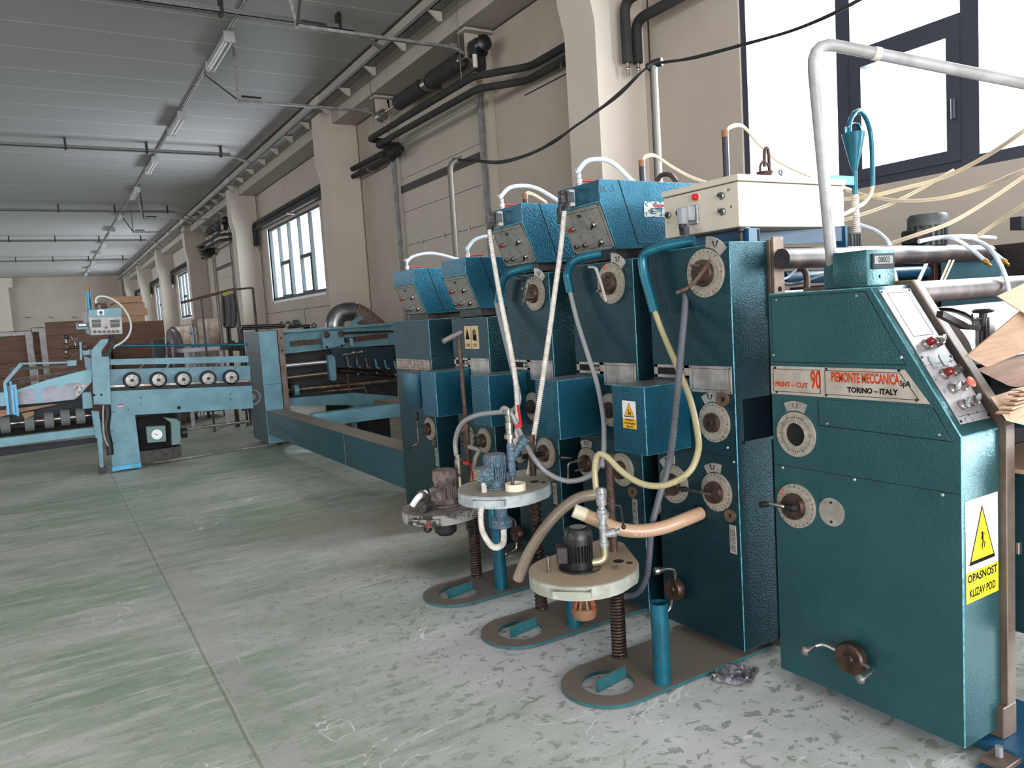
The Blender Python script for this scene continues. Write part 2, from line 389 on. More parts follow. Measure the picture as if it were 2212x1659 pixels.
def floor_mat():
    m = bpy.data.materials.new('worn_green_concrete'); m.use_nodes = True; nt = m.node_tree; N = nt.nodes; L = nt.links
    b = N['Principled BSDF']; g = N.new('ShaderNodeNewGeometry'); pos = g.outputs['Position']
    def noise(sc, det=5, stretch=(1, 1, 1), ro=0.6, off=(0, 0, 0), rot=0.0, dist=0.0):
        mp = N.new('ShaderNodeMapping'); mp.inputs['Scale'].default_value = stretch; mp.inputs['Location'].default_value = off
        mp.inputs['Rotation'].default_value = (0, 0, rot)
        L.new(pos, mp.inputs[0]); n = N.new('ShaderNodeTexNoise'); n.inputs['Scale'].default_value = sc
        n.inputs['Detail'].default_value = det; n.inputs['Roughness'].default_value = ro; n.inputs['Distortion'].default_value = dist
        L.new(mp.outputs[0], n.inputs[0]); return n.outputs[0]
    def ramp(f, lo, hi, a=0.0, c=1.0):
        r = N.new('ShaderNodeMapRange'); r.inputs[1].default_value = lo; r.inputs[2].default_value = hi
        r.inputs[3].default_value = a; r.inputs[4].default_value = c; L.new(f, r.inputs[0]); return r.outputs[0]
    def mix(f, a, c):
        x = N.new('ShaderNodeMix'); x.data_type = 'RGBA'; L.new(f, x.inputs[0])
        for i, q in ((6, a), (7, c)):
            if isinstance(q, tuple): x.inputs[i].default_value = q
            else: L.new(q, x.inputs[i])
        return x.outputs[2]
    def math_(op, a, c):
        x = N.new('ShaderNodeMath'); x.operation = op
        for i, q in ((0, a), (1, c)):
            if isinstance(q, (int, float)): x.inputs[i].default_value = q
            else: L.new(q, x.inputs[i])
        return x.outputs[0]
    sp = N.new('ShaderNodeSeparateXYZ'); L.new(pos, sp.inputs[0]); X, Y = sp.outputs[0], sp.outputs[1]
    green, grey, white, dark = srgb(132, 152, 128), srgb(180, 180, 171), srgb(222, 220, 218), srgb(108, 114, 98)
    c = mix(ramp(noise(0.55, 6, (1, 1.6, 1), 0.62, rot=0.2), 0.40, 0.60), green, grey)
    # scuffed streaks running across the hall
    c = mix(ramp(noise(1.6, 8, (0.5, 4.2, 1), 0.72, (3, 1, 0), -0.12), 0.50, 0.66, 0, 0.6), c, srgb(186, 184, 178))
    c = mix(ramp(noise(2.0, 8, (0.8, 3.6, 1), 0.72, (7, 5, 0), -0.1), 0.56, 0.68, 0, 0.55), c, dark)
    c = mix(ramp(noise(6.0, 9, (0.4, 2.0, 1), 0.8, (17, 3, 0), -0.12), 0.50, 0.62, 0, 0.62), c, srgb(208, 204, 198))
    c = mix(ramp(noise(7.0, 9, (0.55, 1.7, 1), 0.8, (27, 13, 0), -0.05), 0.54, 0.64, 0, 0.5), c, srgb(104, 111, 97))
    c = mix(ramp(noise(0.8, 5, (1, 1.3, 1), 0.6, (31, 7, 0)), 0.52, 0.62, 0, 0.35), c, srgb(128, 150, 122))
    # dried spill splatter, thicker around the machine
    near = math_('MULTIPLY', ramp(X, 0.2, 1.7), ramp(Y, 6.5, 4.0))
    c = mix(math_('MULTIPLY', near, ramp(noise(0.9, 4, (1, 1, 1), 0.6, (11, 2, 0)), 0.35, 0.6, 0.10, 0.85)), c, srgb(204, 201, 202))
    sp1 = ramp(noise(19.0, 6, (0.9, 1.1, 1), 0.6, (1, 9, 0), dist=0.6), 0.565, 0.60)
    c = mix(math_('MULTIPLY', sp1, ramp(near, 0, 1, 0.12, 0.7)), c, srgb(122, 126, 112))
    brn = math_('MULTIPLY', math_('MULTIPLY', ramp(X, 1.0, 1.8), ramp(Y, 3.6, 4.4)), math_('MULTIPLY', ramp(Y, 6.6, 5.6), ramp(noise(1.4, 5, (1, 1, 1), 0.6, (6, 6, 0)), 0.36, 0.56)))
    c = mix(math_('MULTIPLY', brn, 0.75), c, srgb(150, 136, 118))
    dark_patch = math_('MULTIPLY', math_('MULTIPLY', ramp(X, 1.7, 1.85), ramp(Y, 4.5, 4.3)), ramp(Y, 3.85, 4.0))  # floor coloured darker in a patch behind the farthest pump stand
    c = mix(math_('MULTIPLY', dark_patch, 0.7), c, srgb(66, 70, 58))
    sp2 = ramp(noise(22.0, 3, (1, 1, 1), 0.5, (4, 4, 0)), 0.66, 0.68)
    c = mix(math_('MULTIPLY', sp2, 0.35), c, srgb(100, 104, 92))
    # thin curled lines of dried paint
    ln = noise(2.2, 3, (0.7, 1.4, 1), 0.5, (21, 3, 0), dist=1.2)
    edge = math_('COMPARE', ln, 0.5); N.active = None
    edge.node.inputs[2].default_value = 0.0035
    msk = math_('MULTIPLY', edge, ramp(noise(1.1, 2, (1, 1, 1), 0.5, (5, 17, 0)), 0.54, 0.58))
    c = mix(math_('MULTIPLY', msk, 0.8), c, white)
    sc = ramp(noise(3.5, 7, (0.35, 6, 1), 0.75, (13, 8, 0), -0.1), 0.66, 0.70)
    c = mix(math_('MULTIPLY', sc, 0.5), c, white)
    # saw-cut joints
    wob = math_('MULTIPLY', math_('SUBTRACT', noise(1.5, 3), 0.5), 0.02)
    xx = math_('ADD', X, wob)
    for a0 in (0.49, -4.6):
        j = math_('COMPARE', xx, a0); j.node.inputs[2].default_value = 0.006
        c = mix(math_('MULTIPLY', j, 0.5), c, srgb(104, 104, 92))
        j = math_('COMPARE', xx, a0+0.012); j.node.inputs[2].default_value = 0.006
        c = mix(math_('MULTIPLY', j, 0.6), c, srgb(176, 172, 160))
    for a0 in (7.1, 12.3):
        j = math_('COMPARE', math_('ADD', Y, wob), a0); j.node.inputs[2].default_value = 0.008
        c = mix(math_('MULTIPLY', j, 0.5), c, srgb(190, 186, 180))
    # bare strip beside the joint
    st = math_('MULTIPLY', math_('COMPARE', xx, 0.575), ramp(noise(3, 6, (1, 1, 1), 0.7, (2, 2, 0)), 0.46, 0.54))
    st.node.inputs[0].links[0].from_node.inputs[2].default_value = 0.06
    st = math_('MULTIPLY', st, ramp(Y, 6.0, 5.2))
    c = mix(math_('MULTIPLY', st, 0.75), c, srgb(176, 168, 166))
    L.new(c, b.inputs['Base Color'])
    r = ramp(noise(2.5, 6, (0.6, 2.5, 1), 0.7, (9, 9, 0)), 0.35, 0.65, 0.34, 0.6); L.new(r, b.inputs['Roughness'])
    bp = N.new('ShaderNodeBump'); bp.inputs['Strength'].default_value = 0.25; bp.inputs['Distance'].default_value = 0.004
    L.new(noise(18, 5), bp.inputs['Height']); L.new(bp.outputs[0], b.inputs['Normal'])
    return m
FLOOR = floor_mat()
# ================================================================ room
YB, YF, XL = 58.0, -9.0, -15.0
struct('floor', MB().box(XL-0.3, XW+0.3, YF-0.3, YB+0.3, -0.2, 0), FLOOR)
struct('ceiling', MB().box(XL-0.3, XW+0.3, YF-0.3, YB+0.3, ZC, ZC+0.2), CEIL)
def wall_with_openings(mb, x0, x1, ya, yb, z1, openings):
    """openings: sorted (y0, y1, z0, z1)"""
    y = ya
    for (a, b, c, d) in openings:
        mb.box(x0, x1, y, a, 0, z1); (mb.box(x0, x1, a, b, 0, c) if c > 0 else None); mb.box(x0, x1, a, b, d, z1); y = b
    mb.box(x0, x1, y, yb, 0, z1); return mb
ops = sorted([(a, b, 2.25, 4.16) for a, b in WINS[1:]]+[(-7.9, -3.4, 2.25, 4.16), (-1.45, 0.15, 0.0, 2.6), (0.30, 4.82, 2.28, 4.16)])
struct('wall_right', wall_with_openings(MB(), XW, XW+0.28, YF, YB, ZC, ops), WALL)
struct('wall_left', wall_with_openings(MB(), XL-0.28, XL, YF, YB, ZC, [(-7.5, 9.5, 2.3, 4.6), (27.5, 56.5, 2.3, 4.6)]), WALL)
struct('wall_back', MB().box(XL, XW, YB, YB+0.28, 0, ZC), WALL)
mb = MB(); mb.box(XL, -6.5, YF-0.28, YF, 0, ZC).box(2.5, XW, YF-0.28, YF, 0, ZC).box(-6.5, 2.5, YF-0.28, YF, 4.5, ZC)
struct('wall_front', mb, WALL)
# edge beam along the window wall
mb = MB(); mb.box(4.98, XW, YF, YB, 5.22, ZC).box(4.76, 5.0, YF, YB, 5.50, ZC)
struct('trim_1', mb, BEAM)
struct('trim_2', MB().box(4.735, 4.757, YF, YB, ZC-0.03, ZC-0.001), SEAM)
# pillars with a corbelled head
PY = [6.04+8.1*i for i in range(-1, 7)]
for i, y in enumerate(PY):
    a, b = y, y+0.5
    m = MB()
    m.prism([(XW+0.02, a, 0), (XP, a, 0), (XP, a, 4.25), (XP-0.07, a, 4.55), (XP-0.07, a, 5.12), (XP-0.07, a, ZC-0.005), (XW+0.02, a, ZC-0.005)], (0, 0.5, 0))
    struct('trim_%d' % (i+5), m, PILL)
# joints of the wall panels, seams beside pillars
m = MB()
for y in PY:
    m.box(XW-0.006, XW+0.01, y+0.62, y+0.635, 0, 5.22); m.box(XW-0.006, XW+0.01, y-0.09, y-0.075, 0, 5.22)
for i in range(len(PY)-1):
    a, b = PY[i]+0.62, PY[i+1]-0.08
    m.box(XW-0.006, XW+0.01, a, b, 5.195, 5.215)
    m.box(XW-0.006, XW+0.01, b-1.3 if i in (1, 3) else b-0.01, b, 4.19, 4.205); m.box(XW-0.006, XW+0.01, a, a+(1.6 if i in (1, 3) else 0.9), 4.19, 4.205)
    if i: m.box(XW-0.006, XW+0.01, a, b if i not in (1, 3) else a+1.6, 1.93, 1.942)
    if i not in (0, 1, 3): m.box(XW-0.006, XW+0.01, (a+b)/2, (a+b)/2+0.012, 0, 1.93)
struct('trim_3', m, SEAM)
# middle pillar of the far wall and ledge pegs
m = MB(); m.box(-2.35, -1.55, YB-0.45, YB, 0, ZC-0.02).box(-2.6, -1.3, YB-0.5, YB, ZC-0.62, ZC-0.02)
struct('trim_13', m, PILL)
struct('trim_4', MB().box(4.75, 4.85, YB-0.1, YB, 0, ZC), BEAM)

# ---------------------------------------------------------------- windows
def window_frame(n, a, b, big):
    z0, z1 = (2.28, 4.16) if big else (2.25, 4.16)
    fr = MB(); x0, x1 = XW+0.02, XW+0.10
    M = FRAME if big else TEALF
    t = 0.06
    fr.box(x0, x1, a, a+t, z0, z1).box(x0, x1, b-t, b, z0, z1).box(x0, x1, a, b, z0, z0+t+0.02).box(x0, x1, a, b, z1-t, z1)
    if big:
        for y0, y1 in ((3.76, 3.88), (2.82, 2.94), (1.82, 1.94), (0.88, 1.0)): fr.box(x0-0.005, x1, y0, y1, z0, z1)
    else:
        w_ = (b-a)/5
        for k in range(1, 5):
            ww = 0.05 if k in (2, 4) else 0.035
            fr.box(x0-0.005, x1, b-k*w_-ww/2, b-k*w_+ww/2, z0, z1)
    f = struct('window_%d' % n, fr, M)
    if big:
        s = MB()
        for ya, yb in ((2.94, 3.76), (1.0, 1.82)):
            s.box(x0-0.02, x1-0.01, ya, yb, z0+0.06, z0+0.14).box(x0-0.02, x1-0.01, ya, yb, 3.17, 3.25).box(x0-0.012, x1-0.01, ya, yb, 3.25, 3.31)
            s.box(x0-0.018, x1-0.01, ya+0.001, ya+0.09, z0+0.139, 3.171).box(x0-0.018, x1-0.01, yb-0.09, yb-0.001, z0+0.139, 3.171)
        obj('window_sash', s, M, f)
        # cobweb-covered dusty handle strip
        obj('window_handle', MB().box(x0-0.05, x0-0.02, 2.96, 2.985, 2.62, 2.76, 0.004), M, f)
    else:
        s = MB(); w_ = (b-a)/5
        for k in (1, 3):
            ya, yb = b-(k+1)*w_+0.03, b-k*w_-0.02
            s.box(x0-0.015, x1-0.01, ya, yb, z0+0.05, z0+0.11).box(x0-0.015, x1-0.01, ya, yb, 3.12, 3.21)
            s.box(x0-0.013, x1-0.01, ya+0.001, ya+0.06, z0+0.109, 3.121).box(x0-0.013, x1-0.01, yb-0.035, yb-0.001, z0+0.109, 3.121)
        obj('window_sash', s, M, f)
        obj('window_reveal', MB().box(XW-0.02, XW+0.02, b, b+0.07, z0-0.05, z1).box(XW-0.02, XW+0.02, a, b+0.07, z0-0.06, z0), mat('white_reveal', (222, 222, 226), 0.7), f)
    obj('window_pane', MB().box(XW+0.055, XW+0.061, a+0.03, b-0.03, z0+0.03, z1-0.03), GLASS, f)
for i, (a, b) in enumerate(WINS): window_frame(i+1, a, b, i == 0)
window_frame(6, -7.9, -3.4, False)

# ---------------------------------------------------------------- ceiling lights in one row, cable conduit
def ceiling_light(y, first):
    t = thing('ceiling_light', (2.66, y+0.7, 5.6), 'twin tube ceiling light in the long row', 'ceiling light', 'twin tube ceiling lights in the long row')
    obj('housing', MB().box(2.60, 2.72, y, y+1.4, 5.62, 5.69, 0.01), mat('light_housing', (150, 150, 150), 0.5), t)
    obj('diffuser', MB().lathe((2.66, y+0.02, 5.625), (0, 1, 0), [(0.06, 0), (0.06, 1.36)], 16), mat('clear_diffuser', (176, 174, 172), 0.25), t)
    for dx in (-0.03, 0.03): obj('tube', MB().cyl((2.66+dx, y+0.08, 5.56), (2.66+dx, y+1.3, 5.56), 0.014, n=8), mat('unlit_tube', (232, 232, 232), 0.3), t)
    for yy in (y-0.01, y+1.37): obj('end_cap', MB().box(2.585, 2.735, yy, yy+0.04, 5.55, 5.70), mat('light_clip', (170, 168, 166), 0.5), t)
    return t
LY = [11.5, 15.85, 19.95, 24.0, 28.6, 32.8, 37.1, 41.6, 46.0, 50.3, 54.4]
ORD = ['first', 'second', 'third', 'fourth', 'fifth', 'sixth', 'seventh', 'eighth', 'ninth', 'tenth', 'eleventh']
src = ceiling_light(LY[0], True)
src['label'] = 'twin tube ceiling light nearest the camera, largest of the row'
for i, y in enumerate(LY[1:]):
    c = copy_tree(src); c.location = (2.66, y+0.7, 5.6)
    c['label'] = '%s ceiling light counted from the near end of the row' % ORD[i+1] if i < 9 else 'farthest ceiling light of the row, by the end wall'
c = None
for y in (44.0, 48.5, 53.0):
    c = copy_tree(src); c.location = (-2.9, y, 5.6)
    c['label'] = 'far ceiling light of the other row at the left picture edge'; c['group'] = 'far ceiling lights of the left row'
m = MB(); m.cyl((2.66, 6, 5.72), (2.66, 57, 5.72), 0.022, n=8)
obj('light_conduit', m, GALV, None, 'thin grey conduit linking the row of ceiling lights', 'conduit')

# ---------------------------------------------------------------- cable tray on the beam with brackets, and cross trays
TR = mat('perforated_tray_steel', (128, 126, 124), 0.5, 0.4, (96, 94, 92), 60, 0.45, 0.55)
t = thing('cable_tray', (4.7, 25, 5.38), 'long perforated cable tray running along the concrete beam above the windows', 'cable tray')
obj('tray', MB().box(4.60, 4.75, 5, 57.5, 5.40, 5.41).box(4.60, 4.606, 5, 57.5, 5.40, 5.46).box(4.744, 4.75, 5, 57.5, 5.40, 5.46), TR, t)
obj('tray_cover', MB().box(4.63, 4.72, 5, 57.5, 5.411, 5.445), GALV, t)
y = 5.6
while y < 57:
    b = MB(); b.prism([(4.58, y, 5.39), (4.76, y, 5.39), (4.76, y, 5.27), (4.72, y, 5.27)], (0, 0.04, 0))
    obj('bracket', b, BEAM, t); y += 1.15
def cross_tray(y, label, dia=True):
    t = thing('cross_tray', (-4, y, 5.52), label, 'cable tray')
    obj('tray', MB().box(-14.5, 4.1, y-0.05, y+0.05, 5.53, 5.54).box(-14.5, 4.1, y-0.05, y-0.045, 5.53, 5.60).box(-14.5, 4.1, y+0.045, y+0.05, 5.53, 5.60), TR, t)
    x = 3.9
    while x > -14:
        obj('hanger', MB().box(x-0.02, x+0.02, y-0.07, y+0.07, 5.5, ZC), DSTEEL, t); x -= 1.55
    if dia: obj('end_ramp', MB().bar((4.08, y, 5.55), (4.68, y+0.25, 5.43), 0.09, 0.02), GALV, t)
for y, l in ((10.48, 'nearest perforated tray crossing the ceiling at the top of the picture'), (18.75, 'second perforated tray crossing the ceiling, beyond the second light'),
             (27.7, 'third tray crossing the ceiling, beyond the fourth light'), (35.8, 'fourth tray crossing the ceiling towards the far end'), (44.4, 'farthest tray crossing the ceiling near the end wall')):
    cross_tray(y, l)

# ---------------------------------------------------------------- roller doors, their tracks, springs and drives
def sectional_door(n, y0, s):
    """lifting door between the pillars; y0 = near jamb"""
    Y0, Y1 = y0, y0+2.9
    d = thing('door_%d' % n, (XW, y0+1.45, 0), None, None); d['kind'] = 'structure'
    pn = MB(); z = 0.0
    for k in range(9):
        z2 = z+0.55
        pn.box(XW-0.05, XW-0.01, Y0, Y1, z+0.004, min(z2-0.004, 4.82)); z = z2
        if z > 4.8: break
    obj('door_panel', pn, DOORM, d)
    obj('door_strip', MB().box(XW-0.06, XW-0.045, Y0, Y1, 3.62, 3.74), mat('brown_strip', (58, 50, 46), 0.7), d)
    hg = MB()
    for k in range(3):
        for zz in (2.75, 2.2, 1.65): hg.box(XW-0.065, XW-0.05, Y0+0.6+k*0.8, Y0+0.64+k*0.8, zz-0.04, zz+0.04)
    obj('hinge', hg, STEEL, d)
    fr = MB(); fr.box(XW-0.10, XW-0.005, Y0-0.22, Y0-0.02, 0, 5.18).box(XW-0.10, XW-0.005, Y1+0.02, Y1+0.2, 0, 5.0).box(XW-0.08, XW-0.005, Y0-0.1, Y1+0.1, 4.84, 4.92)
    obj('door_frame', fr, DOORM, d)
    tr = MB()
    for yy in (Y0-0.02, Y1+0.1):
        tr.box(XW-0.16, XW-0.12, yy-0.03, yy+0.0, 0, 4.65).box(XW-0.11, XW-0.10, yy-0.10, yy-0.04, 0, 4.8)
    obj('vertical_track', tr, GALV, d)
    return d
def door_track(n, y, side_label):
    t = thing('door_rail', (2.9, y, 4.98), side_label, 'door rail')
    tr = MB(); tr.bar((2.9, y, 5.0), (4.95, y, 5.0), 0.05, 0.035)
    arc = [V((4.9+0.42*math.sin(a), y, 4.58+0.42*math.cos(a))) for a in [PI/2*k/8 for k in range(9)]]
    tr.tube(arc, 0.022, 8, 1, False); tr.bar((4.9, y+0.02, 5.03), (5.0, y+0.02, 5.03), 0.05, 0.05)
    obj('rail', tr, GALV, t)
    st = MB(); st.bar((2.9, y, 4.97), (2.75 if n % 2 else 2.9, y-0.02, ZC), 0.04, 0.006)
    obj('strap', st, GALV, t)
    br = MB(); br.bar((2.9, y, 5.0), (2.7, y-1.4 if n % 2 else y+1.3, ZC-0.01), 0.035, 0.008)
    obj('brace', br, mat('brace_steel', (90, 86, 82), 0.5, 0.4), t)
    obj('stop_bar', MB().bar((2.95, y, 5.06), (3.25, y, 5.06), 0.03, 0.03), DSTEEL, t)
def springs(y0, where):
    Y0, Y1 = y0, y0+2.9
    t = thing('torsion_spring_shaft', (5.1, (Y0+Y1)/2, 4.8), 'black torsion springs on a shaft above the lifting door %s' % where, 'door spring')
    obj('shaft', MB().cyl((5.12, Y0-0.5, 4.9), (5.12, Y1+0.05, 4.9), 0.016, n=8), STEEL, t)
    for a, b in ((Y0+0.07, Y0+1.0), (Y0+1.28, Y0+2.2)):
        s = MB(); s.lathe((5.12, a, 4.9), (0, 1, 0), [(0.09, 0), (0.115, 0.03), (0.115, b-a-0.03), (0.09, b-a)], 18)
        obj('spring', s, BLKP, t)
    obj('hub', MB().cyl((5.12, Y0+1.06, 4.9), (5.12, Y0+1.2, 4.9), 0.09, n=18).box(5.1, 5.4, Y0+1.12, Y0+1.14, 4.8, 5.0), STEEL, t)
    obj('cable_drum', MB().cyl((5.12, Y1-0.08, 4.88), (5.12, Y1+0.06, 4.88), 0.09, n=18), STEEL, t)
    obj('cable_drum', MB().cyl((5.12, Y0+0.0, 4.9), (5.12, Y0+0.06, 4.9), 0.08, n=18), STEEL, t)
    for yy in (Y0-0.2, Y1+0.05):
        obj('end_bracket', MB().box(5.0, XW-0.01, yy-0.12, yy+0.1, 5.16, 5.19).prism([(XW-0.01, yy, 5.18), (5.25, yy, 5.18), (5.3, yy, 4.95), (XW-0.01, yy, 4.85)], (0, 0.02, 0)).box(5.05, 5.3, yy, yy+0.015, 4.85, 5.16), BEAM, t)
    d = thing('door_drive', (5.1, Y0-0.35, 4.6), 'black motor drive with yellow connectors at the springs %s' % where, 'door motor')
    obj('motor_housing', MB().lathe((5.12, Y0-0.62, 4.92), (0, 1, 0), [(0.05, 0), (0.1, 0.03), (0.1, 0.32), (0.06, 0.36)], 20).box(5.02, 5.22, Y0-0.5, Y0-0.3, 4.8, 5.0, 0.02), BLACK, d)
    obj('gear_box', MB().box(5.06, 5.18, Y0-0.50, Y0-0.36, 4.62, 4.8, 0.015), DSTEEL, d)
    obj('connector', MB().box(5.05, 5.13, Y0-0.48, Y0-0.40, 4.66, 4.78, 0.006).box(5.06, 5.12, Y0-0.48, Y0-0.42, 4.48, 4.56, 0.006), YEL2, d, label='yellow connector')
    obj('capacitor', MB().cyl((5.0, Y0-0.52, 4.62), (5.0, Y0-0.52, 4.78), 0.03, n=12).cyl((5.02, Y0-0.4, 4.44), (5.02, Y0-0.4, 4.56), 0.035, n=12), mat('dirty_white', (200, 190, 180), 0.5), d)
sectional_door(1, 9.22, 1); sectional_door(2, 25.4, 1)
for n, (y, l) in enumerate(((12.35, 'far steel rail of the nearer lifting door, hung from the ceiling'), (9.15, 'near steel rail of the nearer lifting door, hung from the ceiling'),
                (28.5, 'far steel rail of the farther lifting door'), (25.3, 'near steel rail of the farther lifting door'))):
    door_track(n, y, l)
springs(9.22, 'between the first two pillars'); springs(25.4, 'farther down the hall')

# ---------------------------------------------------------------- insulated heating pipes on the wall
def pipe_pair(name, paths, label, r=0.045, valves=None):
    t = thing(name, paths[0][0], label, 'heating pipe')
    for p in paths: obj('insulated_pipe', MB().tube(p, r, 12, 5, False), BLKP, t)
    if valves:
        for v in valves:
            v = V(v); obj('valve', MB().cyl(v, v+V((0, 0, -0.05)), 0.018, n=10).ball(v+V((0, 0, -0.07)), 0.024, 10).cyl(v+V((0, 0, -0.06)), v+V((0, 0, -0.13)), 0.02, n=10).cyl(v+V((0, -.03, -.02)), v+V((0, .03, -.02)), 0.012, n=8), CHROME, t, label='chrome valve')
    hg = MB()
    p = paths[0]
    obj('pipe_bracket', MB().box(5.2, XW, (p[0][1]+p[1][1])/2, (p[0][1]+p[1][1])/2+0.04, 4.2, 4.22), STEEL, t)
    return t
X1 = 5.3
def rnd(pts, r=0.12):
    out = [V(pts[0])]
    for a, b, c in zip(pts, pts[1:], pts[2:]):
        a, b, c = V(a), V(b), V(c)
        p = b+(a-b).normalized()*min(r, (a-b).length/2); q = b+(c-b).normalized()*min(r, (c-b).length/2)
        for k in range(6):
            t = k/5; out.append(p*(1-t)**2+b*2*t*(1-t)+q*t*t)
    out.append(V(pts[-1])); return out
def door_pipes(y0, lab, first):
    # y0 = near pillar far side
    t = thing('heating_pipes', (X1, y0, 4.2), lab, 'heating pipe')
    k = y0
    up = [(X1, y0-0.02, 4.43), (X1, y0+1.35, 4.43), (4.85, y0+1.95, 4.44), (4.80, y0+5.4, 4.44), (5.2, y0+5.45, 4.44)]
    lo = [(X1, y0-0.02, 4.29), (X1, y0+1.45, 4.29), (4.87, y0+1.9, 4.28), (4.80, y0+5.1, 4.28), (5.3, y0+5.2, 4.28)]
    obj('insulated_pipe', MB().tube(rnd(up), 0.045, 12, 1, False), BLKP, t)
    obj('insulated_pipe', MB().tube(rnd(lo), 0.045, 12, 1, False), BLKP, t)
    obj('elbow', MB().tube(rnd([(5.22, y0+5.15, 4.30), (5.05, y0+5.2, 4.2), (5.22, y0+5.5, 4.2)], 0.05), 0.07, 12, 1, False), BLKP, t)
    for zz in (4.43, 4.29): obj('insulated_pipe', MB().tube(rnd([(4.95, y0+5.3, zz-0.1), (X1, y0+5.35, zz-0.05), (X1, y0+7.58, zz-0.02)], 0.06), 0.045, 12, 1, False), BLKP, t)
    for yy in (y0+2.2, y0+5.2): obj('hanger_rod', MB().cyl((4.82, yy, 4.4), (4.82, yy, 5.5), 0.006, n=6), STEEL, t)
    obj('pipe_bracket', MB().box(5.22, XW, y0+0.6, y0+0.64, 4.19, 4.24).box(5.22, XW, y0+6.6, y0+6.64, 4.19, 4.24), STEEL, t)
door_pipes(6.56, 'pair of black insulated pipes passing in front of the nearer lifting door', True)
door_pipes(22.76, 'pair of black insulated pipes passing in front of the farther lifting door', False)
def window_pipes(y0, y1, lab):
    t = thing('heating_pipes', (X1, y1, 3.8), lab, 'heating pipe')
    obj('insulated_pipe', MB().tube(rnd([(X1, y0, 4.42), (X1, y1, 4.42), (X1, y1, 3.82)]), 0.055, 12, 1, False), BLKP, t)
    obj('insulated_pipe', MB().tube(rnd([(X1, y0, 4.27), (X1, y1-0.15, 4.27), (X1, y1-0.15, 3.82)]), 0.055, 12, 1, False), BLKP, t)
    for dy in (0, -0.15):
        v = V((X1, y1+dy, 3.82))
        obj('valve', MB().cyl(v, v+V((0, 0, -0.05)), 0.018, n=10).ball(v+V((0, 0, -0.07)), 0.026, 10).cyl(v+V((0, 0, -0.06)), v+V((0, 0, -0.13)), 0.02, n=10).box(v.x-0.01, v.x+0.01, v.y-0.05, v.y+0.05, v.z-0.04, v.z-0.03), CHROME, t, label='chrome valve')
    obj('pipe_bracket', MB().box(5.2, XW-0.004, (y0+y1)/2, (y0+y1)/2+0.04, 4.18, 4.22), STEEL, t)

window_pipes(14.75, 22.12, 'black insulated pipe pair above the nearer slatted window, dropping beside the pillar')
window_pipes(30.95, 38.3, 'black insulated pipe pair above the second slatted window')
window_pipes(39.1, 46.4, 'black insulated pipe pair above the third slatted window')
window_pipes(47.2, 54.5, 'black insulated pipe pair above the farthest slatted window')
t = thing('heating_pipes', (5.15, 5.9, 4.0), 'black insulated pipe pair with chrome valves ending on the nearest pillar', 'heating pipe')
obj('insulated_pipe', MB().tube(rnd([(5.10, -1.5, 4.42), (5.10, 5.92, 4.42), (5.10, 5.92, 3.85)]), 0.05, 14, 1, False), BLKP, t)
obj('insulated_pipe', MB().tube(rnd([(5.235, -1.5, 4.26), (5.235, 5.92, 4.26), (5.235, 5.92, 3.86)]), 0.05, 14, 1, False), BLKP, t)
for x_, z_ in ((5.10, 3.85), (5.235, 3.86)):
    v = V((x_, 5.92, z_)); obj('valve', MB().cyl(v, v+V((0, 0, -0.05)), 0.02, n=12).ball(v+V((0, 0, -0.06)), 0.027, 12).cyl(v+V((0, 0, -0.06)), v+V((0, 0, -0.12)), 0.02, n=12), CHROME, t, label='chrome valve')
obj('pipe_bracket', MB().box(5.1, XW-0.004, 3.0, 3.04, 4.17, 4.21).box(5.1, XW-0.004, 0.5, 0.54, 4.17, 4.21), STEEL, t)
# ================================================================ printing line: cabinets along the aisle
XF = 2.316
def fx(u, v): return P(u, v, 'x', XF)
NX = V((-1, 0, 0))
def disc_x(mb, y, z, r, x0, x1, n=32): return mb.cyl((x0, y, z), (x1, y, z), r, n=n)
def screws(pts, parent, x=XF, r=0.006, name='screw'):
    for (y, z) in pts: obj(name, MB().lathe((x+0.002, y, z), NX, [(r, 0), (r, 0.003), (r*0.6, 0.006)], 10), ZINC, parent)

